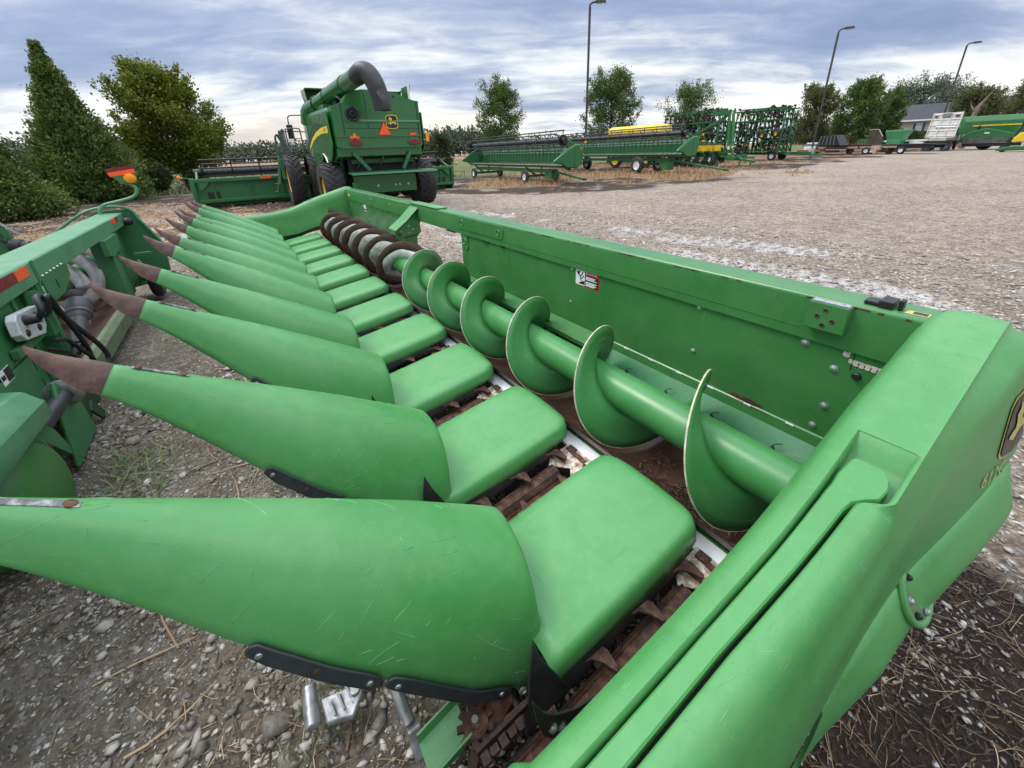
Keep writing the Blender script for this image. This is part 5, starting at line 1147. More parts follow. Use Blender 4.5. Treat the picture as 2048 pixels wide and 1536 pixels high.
# rear underside: chopper, tailboard, frame
m = MB(); m.bx(-.55, .4, -1.15, 1.0, 1.05, 1.98); cbp(m, 'straw_chopper', DARK, smooth=0, bevel=.03)  # near-black colour stands for shade in the open bay under the hood
m = MB(); m.prism([(-.75, -1.2, 2.0), (-.75, 1.1, 2.0), (-.72, 1.1, 1.3), (-.72, -1.2, 1.3)], (.03, 0, 0)); cbp(m, 'opening_shade_sheet', DARK, smooth=0)  # flat near-black sheet painted in as the shade of that bay
m = MB(); m.loft([[V(-.9, v, 1.32), V(-1.55, v*1.02, 1.30), V(-1.60, v*1.02, 1.24), V(-.9, v, 1.26)] for v in (-1.62, 1.18)]); cbp(m, 'tailboard', GREEN_MACH, smooth=0, bevel=.01)
m = MB(); m.bx(-1.0, -.94, -1.05, 1.05, .62, 1.20); m.bx(-1.02, -.9, .95, 1.12, .55, 1.0); cbp(m, 'rear_frame_plate', GREEN_MACH, smooth=0, bevel=.02)
m = MB(); m.bar((-1.05, .95, 1.9), (-1.3, .55, 1.35), .06, .10); m.bar((-1.05, -.95, 1.9), (-1.3, -.55, 1.35), .06, .10); cbp(m, 'tailboard_arm', GREEN_MACH, smooth=0, bevel=.01)
for v in (-.75, -.45, -.3, .3): m = MB(); m.bolt((-1.0, v, .85), (-1, 0, 0), .03); cbp(m, 'frame_bolt', STEEL)
for v in (1.15, -1.3): m = MB(); m.prism([(-.5, v, 1.9), (.9, v, 1.9), (.7, v, .9), (-.2, v, .9)], (0, .12, 0)); cbp(m, 'side_frame', GREEN_DARK, smooth=0, bevel=.03)
m = MB(); m.prism([(4.2, -.75, 1.2), (4.2, -.75, 1.9), (6.4, -.75, 1.15), (6.4, -.75, .45)], (0, 1.5, 0)); cbp(m, 'feeder_house', GREEN_MACH, smooth=0, bevel=.03)

# ---- grain platform (reel header): long axis local y, cutting side towards local -x, back at x = 0
SLAT = simple('pale_green_floor', (.26, .46, .34), .4, var=.25, scale=3)
def platform(name, label, cat, loc, rz, L, group=None, back_only=False, seed=1, end_style=1):
    p = thing(name, label, cat, loc, rz, group)
    B = lambda mb, nm, mat, parent=None, **k: mb.build(nm, mat, parent or p, **k)
    h = L/2
    m = MB(); m.prism([(0, -h, .10), (-.05, -h, .05), (-.30, -h, .03), (-.30, -h, .06), (-.08, -h, .14), (-.06, -h, 1.0), (0, -h, 1.0)], (0, L, 0)); bs = B(m, 'back_sheet', GREEN_MACH, smooth=0)
    m = MB(); m.bx(0, .14, -h, h, .92, 1.06); B(m, 'top_beam', GREEN_MACH, smooth=0, bevel=.015)
    m = MB(); m.bx(.0, .12, -h, h, .08, .22); B(m, 'lower_beam', GREEN_MACH, smooth=0, bevel=.02)
    for k in range(9):
        y = -h+.6+k*(L-1.2)/8
        if abs(y) < .5: continue
        m = MB(); m.bx(.0, .05, y-.04, y+.04, .2, .94); B(m, 'rear_rib', GREEN_MACH, smooth=0)
    for s in (-1, 1):
        m = MB(); m.prism([(0.02, s*h*.93, .95), (.10, s*(h-.1), .60), (.10, s*(h-.1), .95)], (.02, 0, 0)); m.prism([(.10, s*(h-.55), .95), (.10, s*(h-.15), .95), (.10, s*(h-.15), .55)], (.02, 0, 0)); B(m, 'corner_gusset', GREEN_MACH, smooth=0)
        m = MB(); m.bx(.0, .02, s*(h-.55)-.22, s*(h-.55)+.22, .24, .52); B(m, 'black_grille', BLACK, smooth=0)
        m = MB(); m.bx(.14, .15, s*(h-2.6)-.22, s*(h-2.6)+.22, .945, 1.035); B(m, 'orange_reflector', ORANGE_REF, smooth=0)
    m = MB(); m.bx(.0, .03, h*.42, h*.50, .30, .42); B(m, 'white_tag', WHITE, smooth=0)
    # floor and slats
    m = MB(); m.prism([(-.06, -h, .14), (-1.05, -h, .02), (-1.05, -h, -.02), (-.06, -h, .10)], (0, L, 0)); fl = B(m, 'floor', SLAT, smooth=0)
    if not back_only:
        m = MB(); n = int(L/.42)
        for k in range(n):
            y = -h+(k+.5)*L/n; m.bar((-.075, y, .15), (-.075, y, .90), .05, .03); m.bar((-.07, y, .155), (-1.02, y, .045), .05, .022)
        B(m, 'floor_slats', simple('slat_green', (.035, .10, .05), .5), fl, smooth=0)
        m = MB(); m.bx(-.068, -.061, -h, h, .16, .95); B(m, 'inner_sheet', SLAT, smooth=0)
    m = MB(); m.bx(-1.22, -1.02, -h, h, -.03, .02); n = int(L/.152)
    for k in range(n): y = -h+(k+.5)*L/n; m.add([(-1.2, y-.025, .0), (-1.2, y+.025, .0), (-1.34, y, .0), (-1.2, y, .03)], [(0, 1, 2), (0, 2, 3), (1, 3, 2)])
    B(m, 'cutter_bar', BLACK, smooth=0)
    m = MB(); m.bx(-1.19, -1.06, -h, h, .022, .03); B(m, 'yellow_bar_strip', YELLOW_DIRTY, smooth=0)
    m = MB(); m.bx(-1.0, -.55, -h+.1, h-.1, -.12, -.03); B(m, 'skid_plate', worn_paint('pale_skid_green', (.10, .28, .14), (.2, .36, .24), scale=1), smooth=0)
    # end sheets with pointed dividers
    for s in (-1, 1):
        y = s*h; o = s*.16
        prof = [(.14, 1.08), (-.35, 1.08), (-.75, .92), (-1.25, .62), (-1.75, .30), (-1.80, .22), (-1.3, .10), (-1.0, -.12), (-.3, -.16), (.05, .02), (.16, .5)]
        m = MB(); m.loft([[V(x, y, z) for x, z in prof], [V(x, y+o*.7, z) for x, z in prof], [V(x*.97-.02, y+o, .45+(z-.45)*.93) for x, z in prof]]); e = B(m, 'end_sheet', GREEN_MACH, smooth=25, bevel=.02)
        m = MB(); m.prism([(-.46, y+o*1.02, 1.0), (-.44, y+o*1.02, 1.0), (-.44, y+o*1.02, -.1), (-.46, y+o*1.02, -.1)], (0, s*.004, 0)); B(m, 'panel_gap', DARK, e, smooth=0)
        if end_style: emblem(e, (-.02, y+o*1.03, .86), (-s*1.0, 0, 0) if s > 0 else (1, 0, 0), (0, 0, 1), .20)
        m = MB(); m.tube(smooth_path([(.02, y+o*.4, 1.06), (0, y+s*.28, 1.12), (-.05, y+s*.42, 1.10)], 4), .02, 8); ma = B(m, 'marker_arm', GREEN_MACH)
        m = MB(); m.lathe([(.075, 0), (.075, .03), (.05, .05), (.001, .055)], (.0, y+s*.46, 1.16), (1, 0, 0), 14); B(m, 'amber_lens', AMBER, ma)
        # reel arm
        m = MB(); m.bar((.02, s*(h-.12), 1.0), (-.95, s*(h-.12), 1.30), .08, .16); m.bar((-.02, s*(h-.12), .95), (-.5, s*(h-.12), 1.12), .05, .05); B(m, 'reel_arm', GREEN_MACH, smooth=0, bevel=.015)
        m = MB(); m.cyl((-.95, s*(h-.25), 1.28), (-.95, s*(h-.02), 1.28), .16, n=16); m.cyl((-.95, s*(h-.3), 1.28), (-.95, s*(h-.26), 1.28), .30, n=20); B(m, 'reel_drive', BLACK)
    # reel
    rx, rz_, rr_ = -.95, 1.28, .52
    m = MB(); m.cyl((rx, -h+.25, rz_), (rx, h-.25, rz_), .15, n=16); reel = B(m, 'reel_tube', BLACK)
    nb = 6
    for k in range(nb):
        t = k/nb*2*PI+.35; d = V(math.cos(t), 0, math.sin(t)); c = V(rx, 0, rz_)+d*rr_
        m = MB(); m.cyl(c+V(0, -h+.28, 0), c+V(0, h-.28, 0),   .034, n=8)
        nf = int(L/.19)
        for q in range(nf):
            y = -h+.35+q*(L-.7)/nf; m.bar(c+V(0, y, 0), c+V(-.06, y, -.24) if d[2] < .6 else c+V(-.15, y, -.18), .009, .009)
        B(m, 'reel_bat', BLACK, reel, smooth=0)
    ns = max(4, int(L/1.15))
    for q in range(ns+1):
        m = MB(); y = -h+.35+q*(L-.7)/ns
        for k in range(nb):
            t = k/nb*2*PI+.35; d = V(math.cos(t), 0, math.sin(t)); m.bar(V(rx, y, rz_)+d*.08, V(rx, y, rz_)+d*rr_, .02, .05, (0, 1, 0))
        B(m, 'reel_spider', BLACK, reel, smooth=0)
    return p
# on the combine: local -x must point forward, so turn by heading + 180 degrees
hd = 1.5503; org_ = V(4.51, 15.36, 0)+V(math.cos(hd), math.sin(hd), 0)*6.5
platform('grain_platform', 'wide green reel platform mounted on the front of the big combine', 'platform header', tuple(org_+V(0, 0, .12)), hd+PI, 11.6, 'platform headers', True)
# ================================================================== implements across the yard
CAMP = V(0, 0, CAM_H); CR = (V(*_r), V(*_u), V(*_fw))
def pj(P):
    d = np.asarray(P, float)-CAMP; z = d@CR[2]
    return 1027.67+802.165*(d@CR[0])/z, 628.694-802.165*(d@CR[1])/z
def at(px, depth):
    """ground point on the bearing of a photo column, at a distance measured along the view"""
    lo, hi = 150., 450.
    for _ in range(30):
        y = (lo+hi)/2; d = CR[2]+((px-1027.67)*CR[0]-(y-628.694)*CR[1])/802.165
        lo, hi = (y, hi) if d[2] > 0 else (lo, y)
    t = depth/(d[0]*CR[2][0]+d[1]*CR[2][1]); return V(d[0]*t, d[1]*t, 0)
def height_for(p, py):
    lo, hi = 0., 60.
    for _ in range(40):
        m = (lo+hi)/2; lo, hi = (m, hi) if pj((p[0], p[1], m))[1] > py else (lo, m)
    return lo
platform('grain_platform', 'pale slatted platform with a black reel on the low trailer, nearer of two', 'platform header', (17.0, 24.0, .98), -.085, 12.6, 'platform headers')
platform('grain_platform', 'longer reel platform on large white wheels beside the yellow tank', 'platform header', (26.9, 24.3, 1.25), -.10, 14.6, 'platform headers', end_style=0)
def header_trailer(label, loc, rz, L, R, axles, tongue, z):
    t = thing('header_trailer', label, 'trailer', loc, rz, 'header trailers')
    B = lambda mb, nm, mat, parent=None, **k: mb.build(nm, mat, parent or t, **k)
    m = MB(); m.bar((-.55, -L/2, z-.28), (-.55, L/2, z-.28), .14, .20); m.bar((-.15, -L/2, z-.28), (-.15, L/2, z-.28), .10, .16); B(m, 'main_rail', GREEN_MACH, smooth=0, bevel=.01)
    for y in axles:
        m = MB(); m.bar((-1.25, y, R+.02), (.75, y, R+.02), .12, .14); B(m, 'axle', GREEN_DARK, smooth=0)
        m = MB(); m.bar((-.55, y, R), (-1.0, y+.5, z-.05), .08, .10); m.bar((-.2, y, R), (.2, y+.5, z+.0), .08, .10); B(m, 'support_arm', GREEN_DARK, smooth=0)
        for x in (-1.35, .85): wheel(t, (x, y, R), (1, 0, 0), R, R*.55, R*.56, WHITE, lug=False)
    ty = -L/2
    m = MB(); m.bar((-.4, ty, z-.28), (-.5, ty-tongue, .34), .09, .11); B(m, 'tongue', GREEN_MACH, smooth=0, bevel=.01)
    m = MB(); m.bx(-.58, -.42, ty-tongue-.22, ty-tongue, .28, .40); B(m, 'hitch', GREEN_DARK, smooth=0, bevel=.02)
    m = MB(); m.bx(-.6, -.1, ty-.2, ty+.5, .25, z-.2); B(m, 'front_bolster', GREEN_MACH, smooth=0, bevel=.02)
    return t
header_trailer('low green header trailer on four small white wheels with its tongue on the ground', (16.6, 24.3, 0), -.085, 10.2, .36, (-3.6, 3.9), 3.0, .95)
header_trailer('green header trailer on large white wheels in front of the planter', (26.6, 24.5, 0), -.10, 12.0, .56, (-4.0, 4.6), 4.4, 1.2)
# ---- yellow seed tank cart behind the second platform
p = at(1275, 37); tk = thing('seed_cart', 'long yellow seed tank with a rounded lid standing behind the platform reel', 'seed cart', tuple(p), .10)
m = MB(); rr = []
for y, k in ((-3.0, .55), (-2.8, .9), (-2.4, 1.0), (2.4, 1.0), (2.8, .9), (3.0, .55)):
    rr.append([V(.95*k*math.copysign(abs(math.cos(t))**.6, math.cos(t)), y, 2.95+.62*k*math.copysign(abs(math.sin(t))**.7, math.sin(t))) for t in np.linspace(0, 2*PI, 20, endpoint=False)])
m.loft(rr); m.build('tank', YELLOW, tk, smooth=40)
m = MB()
for k in range(10): m.bx(-.98, .98, -2.4+k*.52, -2.34+k*.52, 2.97, 3.02)
m.bx(-1.0, 1.0, -2.7, 2.7, 2.93, 2.98); m.build('tank_strap', YELLOW_DIRTY, tk, smooth=0)
m = MB(); m.bx(-1.0, 1.0, -2.8, 2.8, 1.7, 2.4); m.build('tank_base', GREEN_MACH, tk, smooth=0, bevel=.05)
m = MB(); m.bx(-.8, .8, -2.2, 2.2, .5, 1.7); m.build('cart_frame', GREEN_DARK, tk, smooth=0)
for y in (-1.6, 1.6): wheel(tk, (-1.0, y, .6), (1, 0, 0), .6, .4, .32, YELLOW)
# ---- planter with yellow seed boxes and folded green masts
p = at(1425, 33); pl = thing('planter', 'folded green row planter with yellow seed boxes and a tall leaning mast', 'planter', tuple(p), -.10)
m = MB(); m.bar((0, -1.2, 1.05), (0, 5.0, 1.05), .2, .2); m.bar((.8, -1.2, 1.0), (.8, 5.0, 1.0), .2, .2); m.bx(0, .8, -.9, -.7, .95, 1.1); m.build('tool_bar', GREEN_MACH, pl, smooth=0, bevel=.01)
for k in range(6):
    y = -.55+k*.86
    m = MB(); m.prism([(-.55, y-.30, 1.25), (.0, y-.30, 1.25), (.08, y-.30, 1.75), (-.62, y-.30, 1.75)], (0, .60, 0)); hb_ = m.build('seed_box', YELLOW, pl, smooth=0, bevel=.04)
    m = MB(); m.bx(-.66, .12, y-.32, y+.32, 1.75, 1.82); m.build('seed_box_lid', GREEN_DARK, hb_, smooth=0, bevel=.02)
    m = MB(); m.prism([(-.5, y-.08, .35), (.0, y-.08, .3), (.2, y-.08, 1.2), (-.4, y-.08, 1.25)], (0, .16, 0)); m.build('row_unit_shank', GREEN_DARK, pl, smooth=0, bevel=.02)
    m = MB(); m.cyl((-.55, y-.05, .30), (-.55, y+.05, .30), .30, n=18); m.cyl((-.1, y-.16, .24), (-.1, y-.12, .24), .24, n=16); m.build('gauge_wheel', TYRE if k % 2 else BLACK, pl)
emblem(pl, (-.61, -.55, 1.50), (0, -1, 0), (.1, 0, 1), .22)
for y, h in ((-1.4, 3.6), (-1.75, 3.6)):
    m = MB(); m.bar((.3, y, .7), (.9, y+.9, h+.4), .16, .22); mt_ = m.build('mast', GREEN_MACH, pl, smooth=0, bevel=.01)
    m = MB(); m.bx(.22, .24, y-.02, y+.14, 1.35, 1.60); m.build('pale_reflector', WHITE, mt_, smooth=0)
m = MB(); m.bar((.9, -.6, 4.0), (.5, 3.2, 2.1), .14, .16); m.bar((.9, -.6, 4.0), (.7, .8, 4.1), .3, .3); m.bar((.8, -.3, 3.6), (.5, 4.0, 2.0), .05, .05); m.build('mast_brace', GREEN_MACH, pl, smooth=0, bevel=.01)
m = MB(); m.cyl((.3, 2.6, 2.2), (.3, 2.3, 2.2), .55, n=20); m.build('fan_housing', BLACK, pl)
m = MB(); m.lathe([(.13, 0), (.13, .10), (.09, .12)], (.4, 1.2, 2.0), (0, 0, 1), 14); m.build('amber_lamp', AMBER, pl)
m = MB(); m.bx(-.4, .6, -2.4, -1.6, .55, .85); m.bar((.1, -2.2, .7), (-.6, -4.2, .5), .16, .16); m.bar((-.5, -3.0, 0), (-.5, -3.0, .6), .08, .08); m.bar((-.75, -4.0, 0), (-.75, -4.0, .6), .08, .08); m.build('hitch_frame', GREEN_MACH, pl, smooth=0, bevel=.01)
m = MB(); m.bx(-.30, -.20, -2.35, -1.75, 1.0, 1.08); m.build('yellow_strip', YELLOW, pl, smooth=0)
m = MB(); m.tube(smooth_path([(0, -2.2, .8), (-.3, -2.6, 1.3), (-.4, -2.3, 1.5), (-.3, -1.9, 1.2), (-.4, -2.6, .9), (-.6, -3.2, .6)], 6), .04, 8); m.build('hydraulic_hose', BLACK, pl)
# ---- two folded tillage tools: upright green wings full of dark tines
TINE = rusty('weathered_tines', (.010, .010, .008), (.040, .032, .026), (.10, .066, .045), 6)
def folded_tool(label, p, rz, W, H, nb, seed, tires):
    r = random.Random(seed)
    t = thing('folded_cultivator', label, 'cultivator', tuple(p), rz, 'folded tillage tools')
    B = lambda mb, nm, mat, parent=None, **k: mb.build(nm, mat, parent or t, **k)
    m = MB(); m.bx(-1.2, 1.2, -.9, -.7, .55, .75); m.bx(-1.2, 1.2, W-.2, W, .55, .75); m.bx(-.1, .1, -2.6, W, .55, .8); B(m, 'base_frame', GREEN_MACH, smooth=0, bevel=.01)
    for k in range(nb):
        x = -1.2+2.4*k/(nb-1); lean = r.uniform(-.12, .12)
        w = MB()
        for j in range(4): w.bar((x, j*W/3, .7), (x+.05, j*W/3+lean, H*(.92+.10*r.random())), .12, .15)
        for j in range(5): z = .95+j*(H-1.1)/4; w.bar((x, -.1, z), (x, W+.1, z+.1*lean), .12, .12)
        w.bar((x, 0, .9), (x, W*.5, H*.95), .09, .09); w.bar((x, W, .9), (x, W*.5, H*.95), .09, .09)
        wg = B(w, 'wing_frame', GREEN_MACH, smooth=0)
        m = MB()
        for j in range(84):
            y = r.uniform(0, W); z = r.uniform(.9, H+.15); s = r.choice((-1, 1)); q = V(x, y, z); g1 = r.uniform(.7, 1.15)
            m.tube([q, q+V(s*.20, .05*s, .10)*g1, q+V(s*.36, .12*s, -.02)*g1, q+V(s*.38, .16*s, -.28)*g1, q+V(s*.26, .12*s, -.46)*g1], .045, 5)
            m.bx(q[0]-.09, q[0]+.09, q[1]-.09, q[1]+.09, q[2]-.09, q[2]+.09)
        B(m, 'tines', TINE if k != 1 else BLACK, wg, smooth=30)
    m = MB(); m.bar((-1, W*.3, H+.05), (1, W*.3, H+.05), .1, .1); m.bar((0, 0, H), (0, W, H+.1), .12, .12); B(m, 'top_bar', GREEN_MACH, smooth=0)
    for (x, y, z, mat) in tires: wheel(t, (x, y, z), nrm((1, -.5, .1)), .42, .28, .22, mat, lug=False)
    m = MB(); m.bar((0, -.8, .65), (0, -3.4, .45), .16, .16); m.bar((0, -2.6, 0), (0, -2.6, .55), .08, .08); B(m, 'drawbar', GREEN_MACH, smooth=0, bevel=.01)
    for x in (-1.0, 1.0):
        for y in (.6, W-.6): wheel(t, (x, y, .42), (1, 0, 0), .42, .26, .22, WHITE if x < 0 else BLACK, lug=False)
    return t
folded_tool('tall folded green cultivator with a yellow hubbed wheel hung on its side', at(1572, 41), -.05, 5.4, 5.0, 4, 3, ((-1.75, 1.5, 2.5, YELLOW_DIRTY), (-1.70, .2, 2.6, YELLOW_DIRTY)))
folded_tool('dark tined folded tillage tool standing behind the planter mast', at(1446, 40), -.05, 6.4, 4.9, 4, 8, ((-1.2, 3.6, 4.2, BLACK),))
# ---- flatbed trailer with ramps and loads
p = at(1735, 50); fb = thing('flatbed_trailer', 'long rusty flatbed trailer with black rails and a wooden deck edge', 'trailer', tuple(p), -.28)
m = MB(); m.bx(-1.2, 1.2, -7.5, 5.5, .92, 1.06); m.build('deck', BLACK, fb, smooth=0)
m = MB(); m.bx(-1.27, -1.21, .0, 5.0, .66, .90); m.bx(-1.27, -1.21, -4.2, -.2, .68, .90); m.build('wooden_board', simple('weathered_board', (.42, .27, .15), .7, var=.3), fb, smooth=0)
m = MB(); m.bx(-1.15, -.95, -7.5, 5.5, .6, .88); m.bx(.95, 1.15, -7.5, 5.5, .6, .88); m.build('chassis_rail', BLACK, fb, smooth=0)
m = MB(); m.bar((-1.2, 2.2, .35), (-1.2, 8.0, .45), .2, .22); m.bx(-1.3, 1.0, 5.6, 7.5, .3, .55); m.build('rusty_drawbar', rusty('orange_rusty_frame', (.12, .04, .02), (.24, .085, .045), (.34, .15, .09), 3), fb, smooth=0)
for y in (1.0, -1.6, -4.6): wheel(fb, (-1.05, y, .42), (1, 0, 0), .42, .3, .24, WHITE if y < 0 else BLACK, lug=False)
p = at(1760, 47.5); sg = thing('implement_hitch', 'tan gearbox and hitch between two small dark tyres on the ground', 'implement', tuple(p), -.1)
wheel(sg, (-.4, .9, .40), nrm((.9, .4, 0)), .40, .22, .22, WHITE, lug=False); wheel(sg, (.2, -1.2, .40), nrm((.7, .7, 0)), .40, .22, .22, BLACK, lug=False)
tan = rusty('tan_gearbox', (.25, .13, .08), (.48, .30, .20), (.62, .45, .33), 4)
m = MB(); m.bx(-.3, .3, -.4, .5, .45, .95); m.lathe([(.18, 0), (.18, .5), (.1, .8)], (-.3, 0, .05), (0, 0, 1), 14); m.build('gearbox', tan, sg, smooth=30, bevel=.03)
p = at(1668, 52); rp = thing('loading_ramps', 'black slatted loading ramps tipped up on the flatbed', 'ramps', tuple(p+V(0, 0, 1.06)), -.28)
m = MB(); m.prism([(-.9, -1.6, 0), (-.9, 1.5, 0), (-.9, 1.1, 1.15), (-.9, -.8, 1.25)], (1.4, 0, 0)); m.build('ramp_panel', BLACK, rp, smooth=0, bevel=.03)
m = MB()
for k in range(5): m.bar((-.93, 1.2-.5*k, .1), (-.93, 1.0-.42*k, 1.15), .05, .06)
m.build('ramp_rib', simple('worn_grey_rib', (.22, .22, .22), .5), rp, smooth=0)
p = at(1795, 54); gb = thing('green_box_machine', 'small bright green hopper machine beside a brown steel panel', 'farm machine', tuple(p), -.2)
m = MB(); m.loft([[V(x*k, y*k, z) for x, y in ((-.9, -1.1), (.9, -1.1), (.9, 1.1), (-.9, 1.1))] for z, k in ((.9, .7), (1.6, .75), (2.5, 1.0), (2.7, 1.0))]); m.build('hopper', worn_paint('bright_mint_green', (.05, .26, .11), (.12, .36, .2), scale=1), gb, smooth=0, bevel=.03)
m = MB(); m.bx(-.7, .7, -1.4, 1.6, .5, .9); m.bar((0, 1.5, 1.2), (0, 4.5, 1.5), .3, .5); m.bar((0, 2.5, 1.6), (0, 4.0, 2.2), .15, .2); m.build('machine_frame', GREEN_MACH, gb, smooth=0, bevel=.02)
for y in (-.9, .9): wheel(gb, (-.8, y, .45), (1, 0, 0), .45, .25, .25, BLACK, lug=False)
p = at(1745, 52); bp = thing('steel_panel', 'brown rusted steel panel standing on edge on the flatbed', 'steel panel', tuple(p+V(0, 0, 1.06)), -.2)
m = MB(); m.prism([(0, -1.1, 0), (0, .55, 0), (0, .55, 1.75), (0, -.5, 1.75), (0, -1.1, .9)], (.12, 0, 0)); m.build('panel', rusty('dark_brown_steel', (.03, .02, .014), (.07, .045, .03), (.12, .085, .06), 2), bp, smooth=0)
m = MB(); m.bar((-.02, -.5, 1.75), (-.02, .55, 1.75), .06, .08); m.bar((-.02, -.5, 1.75), (-.02, -1.1, .9), .06, .08); m.build('panel_edge', simple('pale_edge', (.45, .43, .38), .6), bp, smooth=0)
p = at(1828, 53.5); wc = thing('low_loader', 'white edged low loader trailer beside the tipped truck', 'trailer', tuple(p), -.25)
m = MB(); m.bx(-1.0, 1.0, -2.2, 3.2, 1.2, 1.42); m.prism([(-1.02, -2.2, 1.0), (-1.02, -.2, 1.35), (-1.02, -.2, 1.0), (-1.02, -2.2, .45)], (.3, 0, 0)); m.build('bed', WHITE, wc, smooth=0, bevel=.02)
m = MB(); m.bx(-.9, .9, -2.2, 3.2, .6, 1.2); m.build('under_frame', BLACK, wc, smooth=0)
for y in (1.8, .8): wheel(wc, (-1.0, y, .5), (1, 0, 0), .5, .3, .28, STEEL, lug=False)
# ---- white car behind the far trailer
p = at(1628, 58); cr = thing('parked_car', 'white car parked beside the grass, mostly hidden by machinery', 'car', tuple(p), .3)
m = MB(); m.loft([[V(x, y*k, z) for x, y in ((-2.1, -.85), (2.1, -.85), (2.2, 0), (2.1, .85), (-2.1, .85), (-2.2, 0))] for z, k in ((.35, .95), (.6, 1.0), (.95, .97))]); m.loft([[V(x*k+.1, y*k2, z) for x, y in ((-1.5, -.8), (1.2, -.8), (1.2, .8), (-1.5, .8))] for z, k, k2 in ((.95, 1, 1), (1.45, .72, .82))]); m.build('car_body', WHITE, cr, smooth=30, bevel=.05)
m = MB(); m.loft([[V(x*k+.1, y*k2, z) for x, y in ((-1.52, -.81), (1.22, -.81), (1.22, .81), (-1.52, .81))] for z, k, k2 in ((1.0, 1, 1), (1.38, .78, .87))]); m.build('car_window', GLASS, cr, smooth=0)
for x in (-1.3, 1.3):
    for y in (-.8, .8): wheel(cr, (x, y, .33), (0, 1, 0), .33, .2, .2, STEEL, lug=False)
# ---- flatbed truck with its bed tipped up
p = at(1880, 50); tr_ = thing('tipper_truck', 'flatbed truck seen from behind with its pale bed tipped up', 'truck', tuple(p), 0.0)
yaw = math.atan2(p[1], p[0]); tr_.rotation_euler = (0, 0, yaw-.10)      # local +x points away from the camera
bed = simple('weathered_grey_bed', (.46, .44, .40), .6, var=.2, scale=2)
m = MB(); m.prism([(-.1, -1.32, 1.55), (.0, -1.32, 1.45), (1.5, -1.32, 4.35), (1.38, -1.32, 4.42)], (0, 2.64, 0)); bd = m.build('tipped_bed', bed, tr_, smooth=0)
m = MB()
for f in (.08, .30, .52, .74, .93): q = V(-.12+1.48*f, 0, 1.55+2.87*f); m.bar(q+V(0, -1.25, 0), q+V(0, 1.25, 0), .09, .16, (.45, 0, .9))
m.build('bed_crossmember', simple('pale_crossmember', (.56, .53, .47), .55, var=.15), bd, smooth=0)
m = MB()
for y in (-1.28, 1.28): m.bar((-.16, y, 1.55), (1.34, y, 4.42), .08, .2)
for y in (-.4, .4): m.bar((-.2, y, 1.5), (1.30, y, 4.3), .10, .12)
m.build('bed_rail', bed, bd, smooth=0)
m = MB(); q = V(.55, 0, 2.75); m.cyl(q+V(-.1, -1.05, 0), q+V(-.1, .65, .05), .09, n=12); m.build('white_tube', WHITE, bd)
m = MB(); m.bx(1.0, 1.25, -.35, .45, 3.9, 4.35); m.build('bed_toolbox', simple('grey_toolbox', (.22, .23, .22), .5), bd, smooth=0)
m = MB(); m.bx(.95, 1.1, -1.1, -.7, 3.95, 4.1); m.bx(.95, 1.1, .8, 1.1, 3.95, 4.1); m.build('red_marker', RED_REF, bd, smooth=0)
m = MB(); m.bx(-.6, 7.5, -.45, .45, .85, 1.15); m.bx(-.7, .3, -1.15, 1.15, 1.0, 1.25); m.bar((.2, -.3, 1.2), (.7, -.2, 2.9), .10, .10); m.bar((.2, .3, 1.2), (.7, .2, 2.9), .10, .10); m.build('truck_chassis', BLACK, tr_, smooth=0, bevel=.02)
m = MB(); m.bx(-.75, -.4, -.75, .75, 1.2, 1.6); m.build('pale_hitch_plate', bed, tr_, smooth=0, bevel=.05)
m = MB(); m.bx(6.0, 8.0, -1.2, 1.2, 1.1, 2.9); m.build('truck_cab', simple('grey_cab', (.30, .31, .32), .4), tr_, smooth=0, bevel=.15)
m = MB(); m.bx(5.95, 6.0, -1.0, 1.0, 2.0, 2.7); m.build('cab_window', GLASS, tr_, smooth=0)
for y in (-1.0, -.68, .68, 1.0):
    wheel(tr_, (.3, y, .52), (0, 1, 0), .52, .28, .28, STEEL, lug=False); wheel(tr_, (1.6, y, .52), (0, 1, 0), .52, .28, .28, STEEL, lug=False)
for y in (-1.0, 1.0): wheel(tr_, (7.2, y, .52), (0, 1, 0), .52, .28, .28, STEEL, lug=False)
for y in (-.85, .85):
    m = MB(); m.prism([(-.62, y-.42, .08), (-.62, y+.42, .08), (-.52, y+.40, 1.0), (-.52, y-.40, 1.0)], (.03, 0, 0)); mf = m.build('mud_flap', BLACK_PLATE, tr_, smooth=0)
    m = MB(); m.prism([(-.635, y, .35), (-.635, y+.17, .52), (-.63, y, .69), (-.635, y-.17, .52)], (-.004, 0, 0)); m.build('pale_diamond', simple('grey_diamond', (.42, .42, .42), .5), mf, smooth=0)
    m = MB(); m.bx(-.66, -.6, y-.42, y+.42, 1.0, 1.06); m.build('red_trim', RED_REF, mf, smooth=0)
    m = MB(); m.bx(-.68, -.6, y-.2, y+.2, 1.08, 1.18); m.build('white_lamp', WHITE, mf, smooth=0)
# ---- second combine far right with a dark pickup header
p = at(1998, 50); c2 = thing('combine_harvester', 'partly hidden green combine with a yellow stripe at the right edge behind the truck', 'combine harvester', tuple(p), 0)
c2.rotation_euler = (0, 0, math.atan2(p[1], p[0])+PI/2+.1)      # local +x runs along the photo towards the left
m = MB(); m.loft([[V(x, y*w_, z) for y, z in ((-1.6, 1.9), (-1.6, 3.3), (-1.3, 3.9), (1.3, 3.9), (1.6, 3.3), (1.6, 1.9))] for x, w_ in ((-4.5, 1), (-2, 1), (-1.9, 1.0), (3.4, .96), (3.7, .8))]); m.build('body', GREEN_SHINY, c2, smooth=20, bevel=.05)
m = MB(); m.bx(-4.5, 2.6, 1.58, 1.63, 2.72, 2.86); m.build('yellow_stripe', YELLOW, c2, smooth=0)
m = MB(); m.bx(-1.85, -1.75, 1.6, 1.64, 2.0, 3.8); m.build('panel_gap', DARK, c2, smooth=0)
